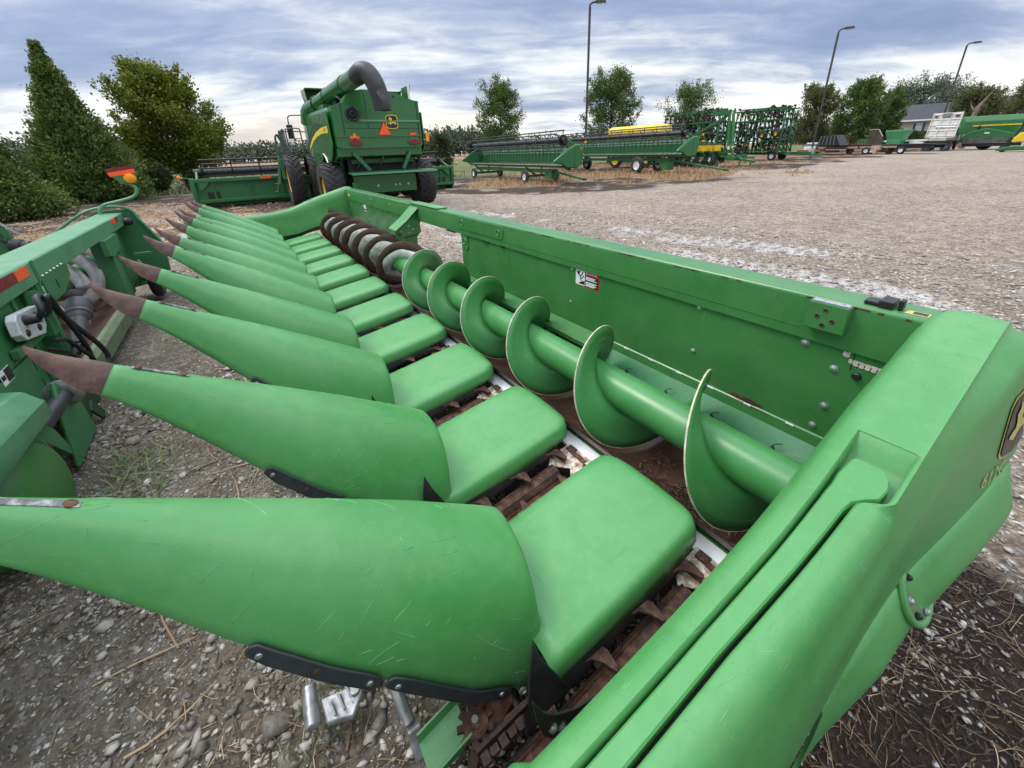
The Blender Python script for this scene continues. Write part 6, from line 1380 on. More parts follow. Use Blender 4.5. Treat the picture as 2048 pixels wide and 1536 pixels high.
m = MB(); m.loft([[V(x, y, z) for x, z in ((3.4, .9), (3.4, 1.5), (2.6, 2.2), (1.4, 2.45), (.4, 2.2), (-1.5, 1.7), (-1.6, 1.2))] for y in (1.7, 3.0)]); m.build('front_fender', GREEN_MACH, c2, smooth=0, bevel=.06)
m = MB(); m.bx(1.1, 1.5, 3.0, 3.03, 1.85, 2.0); m.build('white_label', WHITE, c2, smooth=0)
m = MB(); m.prism([(3.3, 1.75, 1.45), (-1.6, 1.75, 1.35), (-1.8, 1.75, .8), (3.0, 1.75, .75)], (0, 1.4, 0)); m.build('rubber_apron', simple('grey_apron', (.10, .095, .09), .6, var=.3, scale=2), c2, smooth=0)
m = MB(); m.bx(-1.8, 3.0, 1.8, 3.1, .42, .75); m.build('dark_header', DARK, c2, smooth=0)
for x in (-3.4, 1.0): wheel(c2, (x, 1.2, .8), (0, 1, 0), .8, .6, .4, YELLOW)
m = MB(); m.bx(1.9, 2.1, 1.9, 2.05, 1.9, 2.8); m.build('mirror_post', BLACK, c2, smooth=0, bevel=.03)
# ---- compact tractor with mower deck at the right edge
p = at(2052, 41.5); tc = thing('tractor', 'green and yellow tractor with a black exhaust cut off by the right edge', 'tractor', tuple(p), 0)
tc.rotation_euler = (0, 0, math.atan2(p[1], p[0])+PI/2+.1)
m = MB(); m.bx(-1.9, .5, -.5, .5, .9, 1.7); m.build('hood', GREEN_SHINY, tc, smooth=0, bevel=.12)
m = MB(); m.loft([[V(x, y, z) for x, z in ((.85, .95), (.8, 1.3), (.45, 1.8), (-.1, 1.95), (-.8, 1.9), (-.8, .95))] for y in (.55, 1.25)]); m.build('yellow_fender', YELLOW, tc, smooth=0, bevel=.06)
m = MB(); m.bar((.9, .8, .45), (.35, .8, 2.95), .14, .14); m.bar((1.05, .8, .9), (.8, .8, 1.4), .4, .4); m.bar((.42, .8, 2.6), (.40, .8, 3.0), .26, .26); m.build('exhaust_stack', BLACK, tc, smooth=0, bevel=.03)
m = MB(); m.prism([(1.7, .4, .12), (1.7, .4, .35), (.9, .4, .55), (-1.6, .4, .52), (-1.6, .4, .2)], (0, 1.3, 0)); m.build('mower_deck', GREEN_MACH, tc, smooth=0, bevel=.05)
wheel(tc, (-.9, .9, .8), (0, 1, 0), .8, .45, .42, YELLOW); wheel(tc, (1.2, .7, .35), (0, 1, 0), .35, .3, .18, YELLOW)
m = MB(); m.tube(smooth_path([(.7, .7, 1.5), (.75, .7, 2.0), (.5, .7, 2.35), (-.2, .7, 2.45), (-.9, .7, 2.4)], 6), .05, 8); m.build('roll_bar', GREEN_MACH, tc)
m = MB(); m.bx(-1.2, .2, -.55, .55, 1.9, 2.9); m.build('cab_glass', GLASS, tc, smooth=0, bevel=.08)
# ---- house beyond, and a second roof
p = at(1835, 100); hs = thing('house', 'tan house with a dark shingled roof and one shuttered window', 'house', tuple(p), 0)
hs.rotation_euler = (0, 0, math.atan2(p[1], p[0])-PI/2-.12)               # local -y faces the camera, x to the right
sid = simple('tan_siding', (.40, .34, .28), .75, var=.06, scale=1); shin = simple('dark_shingles', (.055, .058, .068), .85, var=.25, scale=3, bmp=.3, bscale=6)
HW = 15
m = MB(); m.bx(-HW, HW, 0, 9, 0, 5.6); m.build('wall', sid, hs, smooth=0)
m = MB(); m.bx(-HW, HW, -.03, 0, 0, 2.6); m.build('brick_base', simple('brown_brick', (.16, .11, .09), .85, var=.3, scale=1.5), hs, smooth=0)
m = MB(); m.prism([(-HW-.6, -.6, 5.55), (-HW-.6, 4.5, 9.2), (-HW-.6, 9.6, 5.55), (-HW-.6, 9.6, 5.3), (-HW-.6, 4.5, 8.95), (-HW-.6, -.6, 5.3)], (2*HW+1.2, 0, 0)); m.build('roof', shin, hs, smooth=0)
m = MB(); m.bx(-HW-.6, HW+.6, -.72, -.58, 5.28, 5.6); m.build('fascia', WHITE, hs, smooth=0)
wx = -.3
m = MB(); m.bx(wx-.55, wx+.55, -.06, .02, 3.05, 4.75); wf = m.build('window', WHITE, hs, smooth=0)
m = MB(); m.bx(wx-.45, wx-.03, -.08, -.06, 3.15, 3.87); m.bx(wx+.03, wx+.45, -.08, -.06, 3.15, 3.87); m.bx(wx-.45, wx-.03, -.08, -.06, 3.95, 4.65); m.bx(wx+.03, wx+.45, -.08, -.06, 3.95, 4.65); m.build('pane', simple('sky_pane', (.35, .42, .47), .1, var=.1), wf, smooth=0)
for s in (-1, 1): m = MB(); m.bx(wx+s*.85-.24, wx+s*.85+.24, -.07, .0, 3.0, 4.8); m.build('shutter', simple('dark_shutter', (.05, .06, .07), .5), hs, smooth=0)
m = MB(); m.bx(5, 6.4, -.5, 0, 3.2, 5.3); m.bx(5, 6.4, -.52, -.5, 3.3, 5.2); m.build('dark_window', GLASS, hs, smooth=0)
p = at(2062, 96); h2s = thing('house', 'dark grey house roof showing above the machines at the right edge', 'house', tuple(p), 0)
h2s.rotation_euler = (0, 0, math.atan2(p[1], p[0])-PI/2+.5)
m = MB(); m.bx(-4.2, 8, 0, 8, 0, 6); m.build('wall', sid, h2s, smooth=0)
m = MB(); m.prism([(-5.0, -.6, 6.0), (-5.0, 4, 10.2), (-5.0, 8.6, 6.0)], (13.6, 0, 0)); m.build('roof', shin, h2s, smooth=0)
# ---- broken grey stump and three lamp posts
p = at(1932, 56); sm = thing('broken_trunk', 'grey broken tree trunk standing behind the tipped truck bed', 'dead tree', tuple(p))
m = MB(); m.tube([(0, 0, 0), (.1, .1, 3.0), (.35, -.2, 5.2), (.55, -.6, 6.2), (.7, -1.0, 7.2)], [.35, .32, .25, .14, .03], 9); m.tube([(.25, -.1, 4.6), (.2, .5, 5.4), (.25, .7, 6.0)], [.16, .10, .02], 7); m.build('trunk', simple('grey_brown_bark', (.20, .14, .11), .9, var=.3, scale=3), sm)
def lamp(px, depth, ytop, label, arm):
    p = at(px, depth); p = V(p[0], p[1], 0); h = height_for(p, ytop)
    l = thing('street_lamp', label, 'lamp post', tuple(p), 0, 'yard lamp posts')
    l.rotation_euler = (0, 0, math.atan2(p[1], p[0])-PI/2)
    POLE = simple('bronze_lamp_pole', (.075, .068, .066), .45, metal=.3, var=.12)
    m = MB(); m.lathe([(.28, 0), (.28, .9), (.25, .95)], (0, 0, 0), (0, 0, 1), 16); m.build('concrete_base', simple('concrete', (.36, .35, .33), .85), l)
    m = MB(); m.bar((0, 0, .9), (0, 0, h-.25), .21, .21, (0, 1, 0)); m.tube(smooth_path([(0, 0, h-.3), (.02, 0, h-.05), (.25, 0, h+.10), (.55, 0, h+.12)], 5), .085, 8); m.build('pole', POLE, l, smooth=30)
    m = MB(); m.prism([(.45, -.22, h+.06), (1.35, -.26, h+.02), (1.40, -.15, h+.05), (1.30, -.2, h+.2), (.5, -.2, h+.24)], (0, .46, 0)); m.build('lamp_head', POLE, l, smooth=0, bevel=.03)
    m = MB(); m.bx(.65, 1.25, -.17, .17, h-.005, h+.02); m.build('lamp_lens', simple('lamp_lens', (.5, .5, .48), .25), l, smooth=0)
lamp(1171, 40, 8, 'tall lamp post behind the platform reels, tallest in view', 1)
lamp(1628, 49, 61, 'lamp post rising between the cultivator and the flatbed trailer', 1)
lamp(1874, 60, 89, 'smallest lamp post, behind the tipped truck bed', 1)
# ================================================================== trees and shrubs
def leaf_mat(name, cols, trans=.25):
    m, t, b = new_mat(name)
    at_ = N(t, 'ShaderNodeAttribute', attribute_name='tone'); 
    c = ramp(t, at_.outputs['Fac'], [(i/(len(cols)-1), q) for i, q in enumerate(cols)])
    t.links.new(c.outputs[0], b.inputs['Base Color']); b.inputs['Roughness'].default_value = .55; b.inputs['Specular IOR Level'].default_value = .3
    tr = N(t, 'ShaderNodeBsdfTranslucent'); t.links.new(mixc(t, .5, c.outputs[0], (.12, .16, .02)), tr.inputs['Color'])
    mx = N(t, 'ShaderNodeMixShader'); mx.inputs[0].default_value = trans
    out = [n for n in t.nodes if n.type == 'OUTPUT_MATERIAL'][0]
    t.links.new(b.outputs[0], mx.inputs[1]); t.links.new(tr.outputs[0], mx.inputs[2]); t.links.new(mx.outputs[0], out.inputs[0]); return m
BARK = simple('bark', (.095, .075, .06), .9, var=.35, scale=5, bmp=.4, bscale=20)
LEAF_MAPLE = leaf_mat('maple_leaves', [(.03, .052, .008), (.095, .135, .016), (.20, .225, .03), (.34, .30, .05)])
LEAF_GREEN = leaf_mat('green_leaves', [(.025, .048, .014), (.07, .12, .028), (.125, .185, .048), (.20, .25, .08)])
LEAF_OLIVE = leaf_mat('olive_leaves', [(.035, .05, .018), (.085, .105, .035), (.14, .15, .055), (.22, .17, .07)])
LEAF_CEDAR = leaf_mat('cedar_sprays', [(.026, .05, .012), (.08, .125, .028), (.15, .205, .05), (.24, .30, .09)], .25)
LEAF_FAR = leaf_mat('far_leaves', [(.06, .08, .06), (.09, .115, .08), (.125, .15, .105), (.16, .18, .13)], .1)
LEAF_DARK = leaf_mat('dark_shrub_leaves', [(.014, .026, .009), (.034, .056, .017), (.06, .09, .028), (.10, .135, .045)], .1)
def leaf_cloud(name, P, D, size, tone, mat, parent, seed=0, aspect=.55, kind=None):
    """P: n x 3 leaf positions, D: n x 3 growth directions; each leaf is one bent diamond"""
    g = np.random.default_rng(seed); n = len(P); s = size*(.6+.8*g.random(n))[:, None]
    d = D+g.normal(0, .55, (n, 3)); d /= np.linalg.norm(d, axis=1)[:, None]+1e-9
    r = g.normal(0, 1, (n, 3)); x = np.cross(d, r); x /= np.linalg.norm(x, axis=1)[:, None]+1e-9
    nz = np.cross(x, d)
    v = np.empty((n, 4, 3)); v[:, 0] = P-d*s*.5; v[:, 1] = P+x*s*aspect*.5+nz*s*.10; v[:, 2] = P+d*s*.5; v[:, 3] = P-x*s*aspect*.5+nz*s*.10
    me = bpy.data.meshes.new(name); me.vertices.add(4*n); me.vertices.foreach_set('co', v.ravel())
    me.loops.add(4*n); me.polygons.add(n); me.loops.foreach_set('vertex_index', np.arange(4*n, dtype=np.int32)); me.polygons.foreach_set('loop_start', np.arange(0, 4*n, 4, dtype=np.int32))
    me.update()
    at_ = me.attributes.new('tone', 'FLOAT', 'POINT'); at_.data.foreach_set('value', np.repeat(np.clip(tone+g.normal(0, .12, n), 0, 1), 4).astype(np.float32))
    me.materials.append(mat); o = bpy.data.objects.new(name, me); COL.objects.link(o)
    if parent is not None: o.parent = parent
    if kind: o['kind'] = kind
    return o
def broad_tree(label, p, h, width, mat, seed, nl=5200, leaf=.22, trunk_h=.22, upright=.5, shape=1.0, group=None, name='tree', cat='tree', sparse=0.0):
    g = np.random.default_rng(seed); t = thing(name, label, cat, tuple(p), g.random()*6, group)
    tb = MB(); th = h*trunk_h
    tb.tube([(0, 0, -.1), (.05, .03, th*.5), (.0, .05, th), (.05, 0, h*.55), (0, .05, h*.86)], [h*.022, h*.018, h*.016, h*.009, h*.002], 9)
    pts = []; dirs = []; tones = []
    nlimb = 30
    for k in range(nlimb):
        f = (k+g.random())/nlimb; z0 = th*.75+(h*.80-th*.75)*f
        a = k*2.4+g.normal(0, .3)
        env = math.sin(PI*min(1, max(.0, (.12+.80*f)))**.85)**.7*(1-.25*f) if shape == 1 else (1-f)**.75+.12
        ln = width*.5*env*(.72+.45*g.random()); up = upright*(.35+.9*f)
        d = V(math.cos(a), math.sin(a), up); d = d/np.linalg.norm(d[:2]); tip = V(0, 0, z0)+d*ln
        tip[2] = min(tip[2], h*(.93+.07*g.random()))
        mid = V(0, 0, z0)*.5+tip*.5+V(0, 0, -.04*ln); tb.tube([V(0, 0, z0), mid, tip], [h*.007, h*.004, h*.001], 5)
        nsub = 8
        for q in range(nsub):
            u = .30+.75*(q+g.random())/nsub; base = V(0, 0, z0)*(1-u)+tip*u+g.normal(0, .07*width, 3)*V(1, 1, .8)
            m = int(nl/nlimb/nsub*(.5+g.random()))
            if g.random() < sparse: continue
            pts.append(base+g.normal(0, 1, (m, 3))*V(.052, .052, .046)*width); dirs.append(np.tile(nrm(d+V(0, 0, .3)), (m, 1))); tones.append(np.full(m, .30+.36*g.random()))
        # leading shoots poke out of the outline
        m = int(nl/nlimb*.10); s = g.random(m)[:, None]; tw = tip+g.normal(0, .02*width, 3); dd = nrm(d*V(.6, .6, 1)+V(0, 0, .5)); pts.append(tw+dd*s*.15*width+g.normal(0, .022*width, (m, 3))); dirs.append(np.tile(dd, (m, 1))); tones.append(np.full(m, .5+.2*g.random()))
        if k % 3 == 0: tb.tube([tip, tip+dd*.16*width], [h*.0012, .004], 4)
    tb.build('trunk', BARK, t, smooth=60)
    P = np.concatenate(pts); hz = np.clip(P[:, 2]/h, 0, 1)
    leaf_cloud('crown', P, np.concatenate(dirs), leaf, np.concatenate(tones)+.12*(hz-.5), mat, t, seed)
    return t
def cedar(label, p, h, width, seed, n=15000, spray=.30, group='columnar evergreens'):
    g = np.random.default_rng(seed); t = thing('evergreen_tree', label, 'evergreen', tuple(p), 0, group)
    MB().tube([(0, 0, -.1), (0, 0, h*.5), (.1, .05, h*.97)], [.16, .10, .015], 8).build('trunk', BARK, t)
    nb = 460; pts = []; dirs = []; tones = []
    for k in range(nb):
        f = (k/nb)**1.25; a = k*2.39996; z = .1+f*(h*.97-.1)
        r = width*.5*(np.interp(f, [0, .08, .2, .4, .6, .78, .9, 1.0], [.92, 1.0, .86, .58, .36, .20, .09, .015]))*(.80+.34*g.random())
        m = max(10, int(n/nb*(1.5 if f < .5 else .9)*(1 if f < .84 else .45)))
        u = g.random(m)**.45; up = np.interp(f, [0, .5, 1], [.25, .7, 1.3])
        d = V(math.cos(a), math.sin(a), 0); P = V(0, 0, z)+d*(u*r)[:, None]+V(0, 0, 1)*(u*r*up*.55)[:, None]+g.normal(0, 1, (m, 3))*V(.17, .17, .14)*(.4+.6*r/width*2)
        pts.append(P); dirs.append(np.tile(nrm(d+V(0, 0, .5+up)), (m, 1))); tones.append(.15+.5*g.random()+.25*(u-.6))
    P = np.concatenate(pts); P[:, 2] = np.maximum(P[:, 2], .03)
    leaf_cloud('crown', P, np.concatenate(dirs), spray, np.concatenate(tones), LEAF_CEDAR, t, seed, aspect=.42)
    return t
def shrub(label, p, h, w, seed, n=2600, group='clipped round shrubs', mat=None, leaf=.13):
    g = np.random.default_rng(seed); t = thing('shrub', label, 'shrub', tuple(p), 0, group)
    m = MB()
    for k in range(6): a = k*1.05; m.tube([(0, 0, 0), (.25*w*math.cos(a), .25*w*math.sin(a), h*.45), (.38*w*math.cos(a), .38*w*math.sin(a), h*.8)], [.03, .02, .006], 5)
    m.build('stem', BARK, t)
    d = g.normal(0, 1, (n, 3)); d /= np.linalg.norm(d, axis=1)[:, None]; rr = g.random(n)**.4
    bump_ = 1+.12*np.sin(d[:, 0]*5+seed)*np.cos(d[:, 1]*6)+.07*g.normal(0, 1, n)
    P = d*(rr*bump_)[:, None]*V(w/2, w/2, h*.46)+V(0, 0, h*.54); taper = np.clip(.55+P[:, 2]/h*.9, 0, 1); P[:, 0] *= taper; P[:, 1] *= taper
    leaf_cloud('foliage', P, d+V(0, 0, .5), leaf, .2+.5*g.random(n), mat or LEAF_DARK, t, seed); return t
p = at(168, 21.5); cedar('tall pointed evergreen left of the maple, with a thin ragged tip', p, height_for(p, 62)*.97, 4.9, 5, 48000, .16)
p = at(-62, 19.5); cedar('evergreen at the left edge with only its right slope in view', p, height_for(p, 165), 5.2, 6, 34000, .17)
p = at(-4, 15.0); cedar('short dense evergreen in front, lowest at the left edge', p, 2.3, 3.0, 9, 16000, .13)
p = at(268, 25.0); shrub('slim dark shrub tight beside the pointed evergreen', p, 1.75, 1.1, 31, 1800)
p = at(362, 27.5); broad_tree('full olive green maple growing beyond the old corn head', p, height_for(p, 96)*.97, 5.6, LEAF_MAPLE, 12, 46000, .18, .20, .5, 1.0, name='maple_tree')
p = at(303, 24.5); shrub('round dark shrub, larger one right of the pointed evergreen', p, 1.85, 1.75, 21, 3600)
p = at(384, 26.5); shrub('small round dark shrub under the maple beside the platform end', p, 1.45, 1.3, 22, 2600)
GRP = 'young trees behind the machines'
for px, dp, yt, w, mat, sd, nl, lf, lab, up in ((1003, 52, 138, 6.4, LEAF_GREEN, 41, 6500, .30, 'upright bright green tree behind the nearer platform reel', .95), (1218, 50, 120, 6.9, LEAF_GREEN, 42, 7500, .30, 'dense dark green tree beside the tallest lamp post', .95),
        (1372, 52, 150, 7.0, LEAF_GREEN, 43, 4200, .30, 'loose tree with bare side shoots behind the yellow tank', 1.0), (1618, 66, 150, 6.6, LEAF_OLIVE, 44, 5200, .40, 'browning tree directly behind the second lamp post', .9),
        (1703, 60, 138, 6.4, LEAF_GREEN, 45, 6500, .38, 'leaning bright green tree left of the tan house', .95), (1766, 62, 155, 4.2, LEAF_GREEN, 46, 5000, .36, 'narrow yellow green tree against the house end', 1.0),
        (1938, 72, 158, 7.6, LEAF_OLIVE, 48, 6500, .45, 'wide rounded tree behind the tipped truck bed', .7), (2034, 84, 142, 9.0, LEAF_OLIVE, 49, 5500, .5, 'pale feathery tree at the right edge above the far combine', .8),
        (882, 42, 252, 3.0, LEAF_DARK, 50, 2600, .22, 'small dark bushy tree at the right of the big combine', .6)):
    p = at(px, dp); broad_tree(lab, p, height_for(p, yt)*.95, w*.92, mat, sd, int(nl*3.6), lf*.60, .16, up, 1.0, GRP, sparse=.25 if 'loose' in lab else .05)
for px, dp, yt, w, sd in ((1822, 125, 150, 15, 61), (1862, 130, 148, 14, 62), (1905, 128, 165, 12, 63), (1790, 128, 165, 11, 64)):
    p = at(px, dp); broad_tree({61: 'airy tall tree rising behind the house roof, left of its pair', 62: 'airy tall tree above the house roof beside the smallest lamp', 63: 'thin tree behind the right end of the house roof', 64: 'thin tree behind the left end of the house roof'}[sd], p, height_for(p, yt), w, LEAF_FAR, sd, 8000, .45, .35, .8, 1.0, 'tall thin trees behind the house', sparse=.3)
for px, dp, h, w, sd, lab in ((1790, 70, 3.3, 3.0, 71, 'dark shrub below the tan house wall, left one'), (1822, 72, 2.9, 3.6, 72, 'dark low shrub below the shuttered window'), (1845, 74, 2.8, 3.0, 73, 'dark shrub beside the tipped bed at the house corner')):
    p = at(px, dp); shrub(lab, p, h, w, sd, 1500, 'shrubs along the house', LEAF_DARK, .3)
# far woods: one mass nobody could count
def woods(name, spans, seed, mat):
    g = np.random.default_rng(seed); P = []; D = []; T_ = []
    for (x0, x1, d0, h0, h1, n) in spans:
        k = int((x1-x0)/5)+2
        for i in range(k):
            px = x0+(x1-x0)*(i+g.random()*.6)/k; c = at(px, d0*(1+.12*g.random())); h = h0+(h1-h0)*g.random(); w = h*.62
            m = int(n/k); u = g.normal(0, 1, (m, 3)); u /= np.linalg.norm(u, axis=1)[:, None]; r = g.random(m)**.4
            lob = 1+.25*np.sin(u[:, 0]*7+i)*np.cos(u[:, 2]*5+i)
            P.append(V(c[0], c[1], h*.52)+u*(r*lob)[:, None]*V(w, w, h*.5)); D.append(u+V(0, 0, .4)); T_.append(.2+.5*g.random()+np.zeros(m))
    o = leaf_cloud(name, np.concatenate(P), np.concatenate(D), 1.5, np.concatenate(T_), mat, None, seed, .7, 'stuff'); return o
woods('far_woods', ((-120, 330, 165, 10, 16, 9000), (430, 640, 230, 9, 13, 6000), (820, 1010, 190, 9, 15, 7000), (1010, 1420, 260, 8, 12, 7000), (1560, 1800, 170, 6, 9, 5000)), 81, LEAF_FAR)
# ================================================================== loose stones, straw, leaves and tufts on the ground
def zfun(x, y): return ground_h(np.asarray(x), np.asarray(y))
def scatter_stones(name, n, xr, yr, size, mat_cols, seed, keep, squash=.55):
    g = np.random.default_rng(seed); x = g.uniform(*xr, n*3); y = g.uniform(*yr, n*3); k = keep(x, y, g); x = x[k][:n]; y = y[k][:n]; n = len(x)
    base = np.array([(1, 0, 0), (-1, 0, 0), (0, 1, 0), (0, -1, 0), (0, 0, 1), (0, 0, -1), (.62, .62, .5), (-.62, .62, .5), (.62, -.62, .5), (-.62, -.62, .5)], float)
    bm = bmesh.new()
    for p in base: bm.verts.new(p)
    r = bmesh.ops.convex_hull(bm, input=bm.verts); bm.verts.ensure_lookup_table(); bm.faces.ensure_lookup_table()
    bm.verts.index_update(); F = np.array([[v.index for v in f.verts] for f in bm.faces if len(f.verts) == 3]); Bv = np.array([v.co[:] for v in bm.verts]); bm.free()
    s = size*np.exp(g.normal(0, .45, n)); a = g.uniform(0, 2*PI, n); ca, sa_ = np.cos(a), np.sin(a)
    jit = 1+g.normal(0, .22, (n, len(Bv)))
    L = Bv[None]*jit[..., None]*np.stack([s*g.uniform(.7, 1.4, n), s*g.uniform(.5, 1.0, n), s*squash*g.uniform(.5, 1.1, n)], 1)[:, None, :]
    tz = g.normal(0, .25, n)[:, None]
    X = L[..., 0]*ca[:, None]-L[..., 1]*sa_[:, None]+x[:, None]; Y = L[..., 0]*sa_[:, None]+L[..., 1]*ca[:, None]+y[:, None]; Z = L[..., 2]+L[..., 0]*tz+(zfun(x, y)+s*squash*.25)[:, None]
    v = np.stack([X, Y, Z], -1).reshape(-1, 3); f = (F[None]+(np.arange(n)*len(Bv))[:, None, None]).reshape(-1, 3).astype(np.int32)
    me = bpy.data.meshes.new(name); me.vertices.add(len(v)); me.vertices.foreach_set('co', v.ravel()); me.loops.add(f.size); me.polygons.add(len(f)); me.loops.foreach_set('vertex_index', f.ravel()); me.polygons.foreach_set('loop_start', np.arange(0, f.size, 3, dtype=np.int32)); me.update()
    at_ = me.attributes.new('tone', 'FLOAT', 'POINT'); at_.data.foreach_set('value', np.repeat(g.random(n), len(Bv)).astype(np.float32))
    m, t, b = new_mat(name); A_ = N(t, 'ShaderNodeAttribute', attribute_name='tone'); c = ramp(t, A_.outputs['Fac'], [(i/(len(mat_cols)-1), q) for i, q in enumerate(mat_cols)])
    t.links.new(mixc(t, .35, c.outputs[0], ramp(t, noise(t, tex_vec(t), 60, 5, .7), [(.3, (.12, .10, .08)), (.7, (.5, .47, .43))]).outputs[0]), b.inputs['Base Color']); b.inputs['Roughness'].default_value = .75
    me.materials.append(m); o = bpy.data.objects.new(name, me); COL.objects.link(o); o['kind'] = 'stuff'; return o
CHIP = [(.10, .085, .07), (.20, .17, .145), (.32, .285, .25), (.45, .42, .38), (.66, .64, .61)]
def Z(x, y): return zones(x, y)
MUD = [(.045, .036, .026), (.10, .082, .062), (.19, .165, .13), (.30, .27, .225), (.42, .39, .34)]
scatter_stones('mud_crumbs', 30000, (-1.4, .9), (.25, 4.2), .0042, MUD, 95, lambda x, y, g: g.random(len(x)) < .35+.6*sstep(.4, .6, fbm(x, y, 2.6, 4, 44)), .7)
scatter_stones('mud_crumbs', 2600, (-1.4, .9), (.25, 4.2), .013, MUD, 96, lambda x, y, g: g.random(len(x)) < .9*sstep(.48, .62, fbm(x, y, 1.9, 4, 47)), .7)
scatter_stones('gravel', 12000, (-1.4, 2.4), (-.5, 4.2), .0068, CHIP, 91, lambda x, y, g: g.random(len(x)) < .12+.9*sstep(.5, .72, fbm(x, y, 1.6, 4, 40)+.12*(x < -.45)))
scatter_stones('pale_stones', 420, (-1.4, .9), (.4, 4.5), .014, [(.42, .39, .36), (.62, .60, .57), (.78, .77, .75)], 92, lambda x, y, g: g.random(len(x)) < .10+.8*sstep(.55, .72, fbm(x, y, 1.6, 4, 40)+.14*(x < -.5)))
scatter_stones('gravel', 26000, (2.1, 9.5), (-3, 12), .014, CHIP, 93, lambda x, y, g: (Z(x, y)[0] > .35) & (g.random(len(x)) < 1.3*np.exp(-np.hypot(x-2.4, y)/6)))
scatter_stones('gravel', 1500, (.6, 3.2), (-2.2, 1.2), .005, CHIP[:4], 94, lambda x, y, g: g.random(len(x)) < .25)
def scatter_straw(name, n, xr, yr, length, width, cols, seed, keep, lift=.004, curl=.25, stand=0.0, segs=4, kind='stuff', rough=.7, zf=None):
    g = np.random.default_rng(seed); x = g.uniform(*xr, n*4); y = g.uniform(*yr, n*4); k = keep(x, y, g); x = x[k][:n]; y = y[k][:n]; n = len(x)
    a = g.uniform(0, 2*PI, n); L = length*np.exp(g.normal(0, .5, n)); bend = g.normal(0, curl, n); w = width*g.uniform(.6, 1.4, n)
    inc = np.clip(g.normal(stand, .18, n), -.05, 1.5) if stand > .3 else g.normal(stand, .06, n)
    t = np.linspace(0, 1, segs+1); px = np.zeros((n, segs+1)); py = px.copy(); pz = px.copy()
    ang = a.copy(); cx, cy, cz = x.copy(), y.copy(), np.zeros(n)
    for i in range(segs+1):
        px[:, i] = cx; py[:, i] = cy; pz[:, i] = cz
        st = L/segs; cx = cx+np.cos(ang)*np.cos(inc)*st; cy = cy+np.sin(ang)*np.cos(inc)*st; cz = cz+np.sin(inc)*st; ang = ang+bend+g.normal(0, curl*.5, n); inc = inc-(.28*(stand > .3))*g.random(n)
    gz = (zf or zfun)(px.ravel(), py.ravel()).reshape(n, segs+1)
    if stand <= .3: pz = np.abs(pz)*.5+gz+lift+g.random(n)[:, None]*.012
    else: pz = np.maximum(pz, 0)+gz[:, :1]
    tw = w[:, None]*np.where(t < .8, 1, .5)[None]
    nx = -np.sin(a)[:, None]*tw; ny = np.cos(a)[:, None]*tw
    v = np.stack([np.stack([px-nx, py-ny, pz], -1), np.stack([px, py, pz+tw*.9], -1), np.stack([px+nx, py+ny, pz], -1)], 2).reshape(-1, 3)
    base = (np.arange(n)*(segs+1)*3)[:, None, None]+(np.arange(segs)*3)[None, :, None]
    f = np.concatenate([base+np.array([0, 1, 4, 3]), base+np.array([1, 2, 5, 4])], 1).reshape(-1, 4).astype(np.int32)
    me = bpy.data.meshes.new(name); me.vertices.add(len(v)); me.vertices.foreach_set('co', v.ravel()); me.loops.add(f.size); me.polygons.add(len(f)); me.loops.foreach_set('vertex_index', f.ravel()); me.polygons.foreach_set('loop_start', np.arange(0, f.size, 4, dtype=np.int32)); me.update()
    at_ = me.attributes.new('tone', 'FLOAT', 'POINT'); at_.data.foreach_set('value', np.repeat(g.random(n), (segs+1)*3).astype(np.float32))
    m, tt, b = new_mat(name); A_ = N(tt, 'ShaderNodeAttribute', attribute_name='tone'); c = ramp(tt, A_.outputs['Fac'], [(i/(len(cols)-1), q) for i, q in enumerate(cols)])
    tt.links.new(c.outputs[0], b.inputs['Base Color']); b.inputs['Roughness'].default_value = rough
    me.materials.append(m); o = bpy.data.objects.new(name, me); COL.objects.link(o); o['kind'] = kind; return o
STRAW = [(.045, .026, .016), (.11, .068, .036), (.24, .16, .085), (.40, .29, .17), (.52, .42, .27)]
DARKL = [(.012, .008, .006), (.035, .02, .013), (.075, .042, .026), (.15, .095, .055)]
scatter_straw('straw', 1300, (.9, 3.4), (-2.4, .9), .12, .0011, STRAW[1:], 101, lambda x, y, g: g.random(len(x)) < np.clip(.95-.5*sstep(2.6, 3.3, x), 0, 1))
scatter_straw('dark_litter', 16000, (.2, 3.2), (-2.4, 1.0), .030, .0022, DARKL, 102, lambda x, y, g: Z(x, y)[1] > .25, curl=.35)
scatter_straw('straw', 1500, (-1.5, .5), (.3, 9), .11, .0012, STRAW, 103, lambda x, y, g: g.random(len(x)) < .08+.95*sstep(.5, .66, fbm(x, y, 1.1, 4, 50)))
scatter_straw('dark_litter', 9000, (-1.5, 1.0), (.3, 9), .026, .0022, DARKL+[(.20, .15, .10)], 104, lambda x, y, g: g.random(len(x)) < .15+.9*sstep(.46, .62, fbm(x, y, 1.4, 4, 55)), curl=.3)
scatter_straw('corn_stalks', 46, (-1.3, .3), (.6, 4.5), .30, .0042, STRAW[1:4], 105, lambda x, y, g: g.random(len(x)) < .6, curl=.10, segs=5)
scatter_straw('dry_weeds', 260, (-1.1, -.35), (3.0, 5.6), .09, .0016, [(.07, .035, .022), (.15, .085, .045), (.26, .17, .09)], 106, lambda x, y, g: fbm(x, y, 2.2, 3, 60) > .55, stand=1.0, curl=.2)
scatter_straw('green_grass', 160, (-1.08, -.75), (2.75, 3.35), .10, .0022, [(.05, .10, .02), (.11, .19, .045), (.22, .27, .10)], 107, lambda x, y, g: g.random(len(x)) < .9, stand=.75, curl=.15)
scatter_straw('green_grass', 200, (-.35, .25), (.75, 1.7), .035, .0018, [(.04, .08, .02), (.09, .15, .04)], 108, lambda x, y, g: fbm(x, y, 3, 3, 64) > .58, stand=.6, curl=.2)
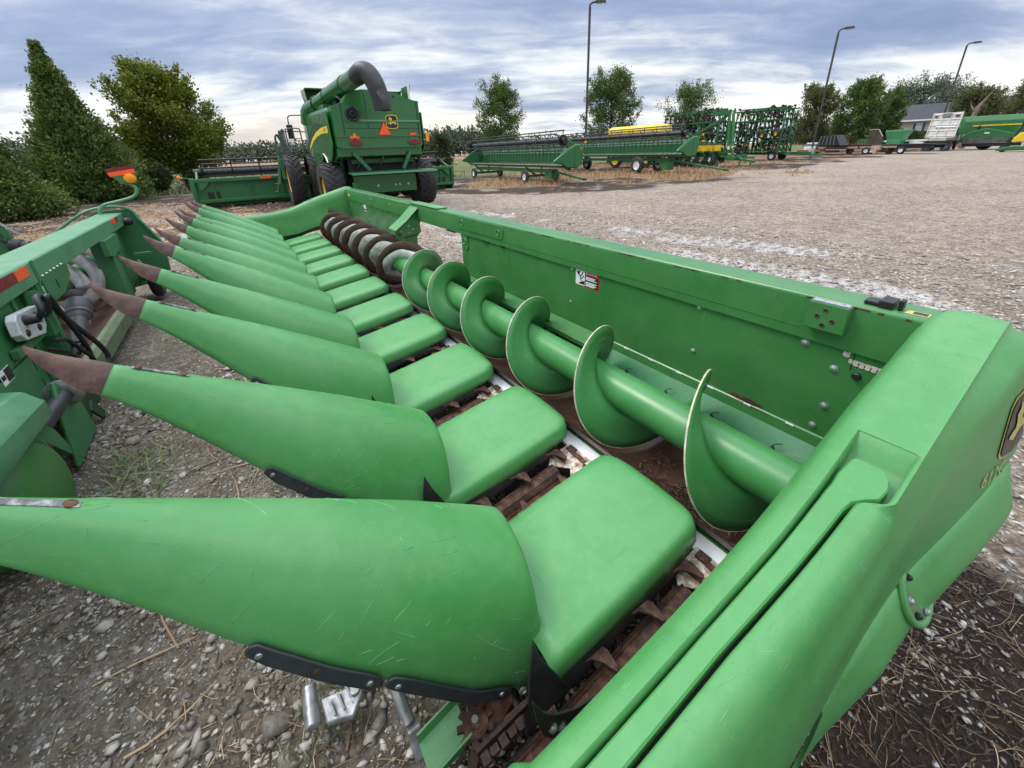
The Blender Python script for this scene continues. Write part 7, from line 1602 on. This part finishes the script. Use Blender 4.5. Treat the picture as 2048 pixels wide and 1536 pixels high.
scatter_straw('dry_weeds', 9000, (6, 42), (11, 34), .20, .010, [(.15, .08, .035), (.28, .165, .07), (.42, .28, .14)], 109, lambda x, y, g: Z(x, y)[3] > .45, stand=.9, curl=.25, segs=3)
scatter_straw('dry_weeds', 5000, (-7, 7), (9.5, 30), .12, .008, [(.14, .075, .04), (.28, .17, .08), (.42, .29, .16)], 110, lambda x, y, g: (Z(x, y)[3] > .3), stand=.5, curl=.3, segs=3)
scatter_straw('meadow_grass', 16000, (-16, 16), (26, 64), .26, .014, [(.045, .06, .018), (.10, .12, .04), (.19, .185, .085), (.27, .24, .13)], 111, lambda x, y, g: (Z(x, y)[2] > .5) & (g.random(len(x)) < np.clip(1.6-y/45, .1, 1)), stand=1.1, curl=.2, segs=3)
scatter_straw('fallen_leaves', 5000, (-8, 8), (8.5, 26), .06, .024, [(.05, .025, .015), (.13, .06, .03), (.26, .15, .07), (.40, .28, .17)], 112, lambda x, y, g: (Z(x, y)[0] < .4) & (g.random(len(x)) < .25+.8*sstep(.45, .6, fbm(x, y, .5, 4, 70))), curl=.3, segs=2)
# cast gathering foot and galvanised stand foot under the nearest snout
ft = thing('cast_stand_foot', 'grey cast aluminium foot lying on the mud below the nearest snout', 'stand foot', (-.16, 1.05, 0))
m = MB(); m.cyl((-.19+.16, 1.13-1.05, .10), (-.20+.16, 1.01-1.05, .075), .024, .026, 14); m.prism([(-.005, .02, .07), (.09, -.01, .085), (.12, -.02, .11), (.125, -.06, .095), (.08, -.085, .05), (.0, -.055, .055)], (0, 0, .022))
m.build('foot_body', CAST, ft, smooth=40, bevel=.006)
m = MB()
for k in range(3): m.bar((.02+.03*k, -.005, .108), (.03+.03*k, -.06, .095), .006, .012)
m.build('foot_rib', CAST, ft, smooth=0)
m = MB(); m.cyl((.105, -.04, .10), (.105, -.04, .125), .016, n=12); m.build('foot_boss', CAST, ft)
sf = thing('bent_pipe_stand', 'bright bent pipe stand with a square foot beneath the nearest snout', 'pipe stand', (.07, .82, 0))
m = MB(); m.tube(smooth_path([(-.01, .12, .34), (-.01, .10, .22), (-.005, .04, .16), (.0, .0, .12)], 6), .020, 12); m.build('pipe', STEEL, sf)
m = MB(); m.box((.008, -.035, .075), (.045, .05, .10), Matrix.Rotation(R_(-28), 3, 'X')); m.build('square_foot', CAST, sf, smooth=0, bevel=.006)

_tz = lambda x, y: ZC-np.sqrt(np.maximum(.333**2-(np.asarray(x)-XC)**2, 1e-4))+.004
scatter_straw('crop_debris', 1500, (1.34, 1.66), (.32, 1.05), .022, .0028, DARKL, 113, lambda x, y, g: (g.random(len(x)) < np.exp(-(y-.35)/.22)) & (fbm(x, y, 7, 3, 80) > .42), curl=.3, zf=_tz, segs=2)
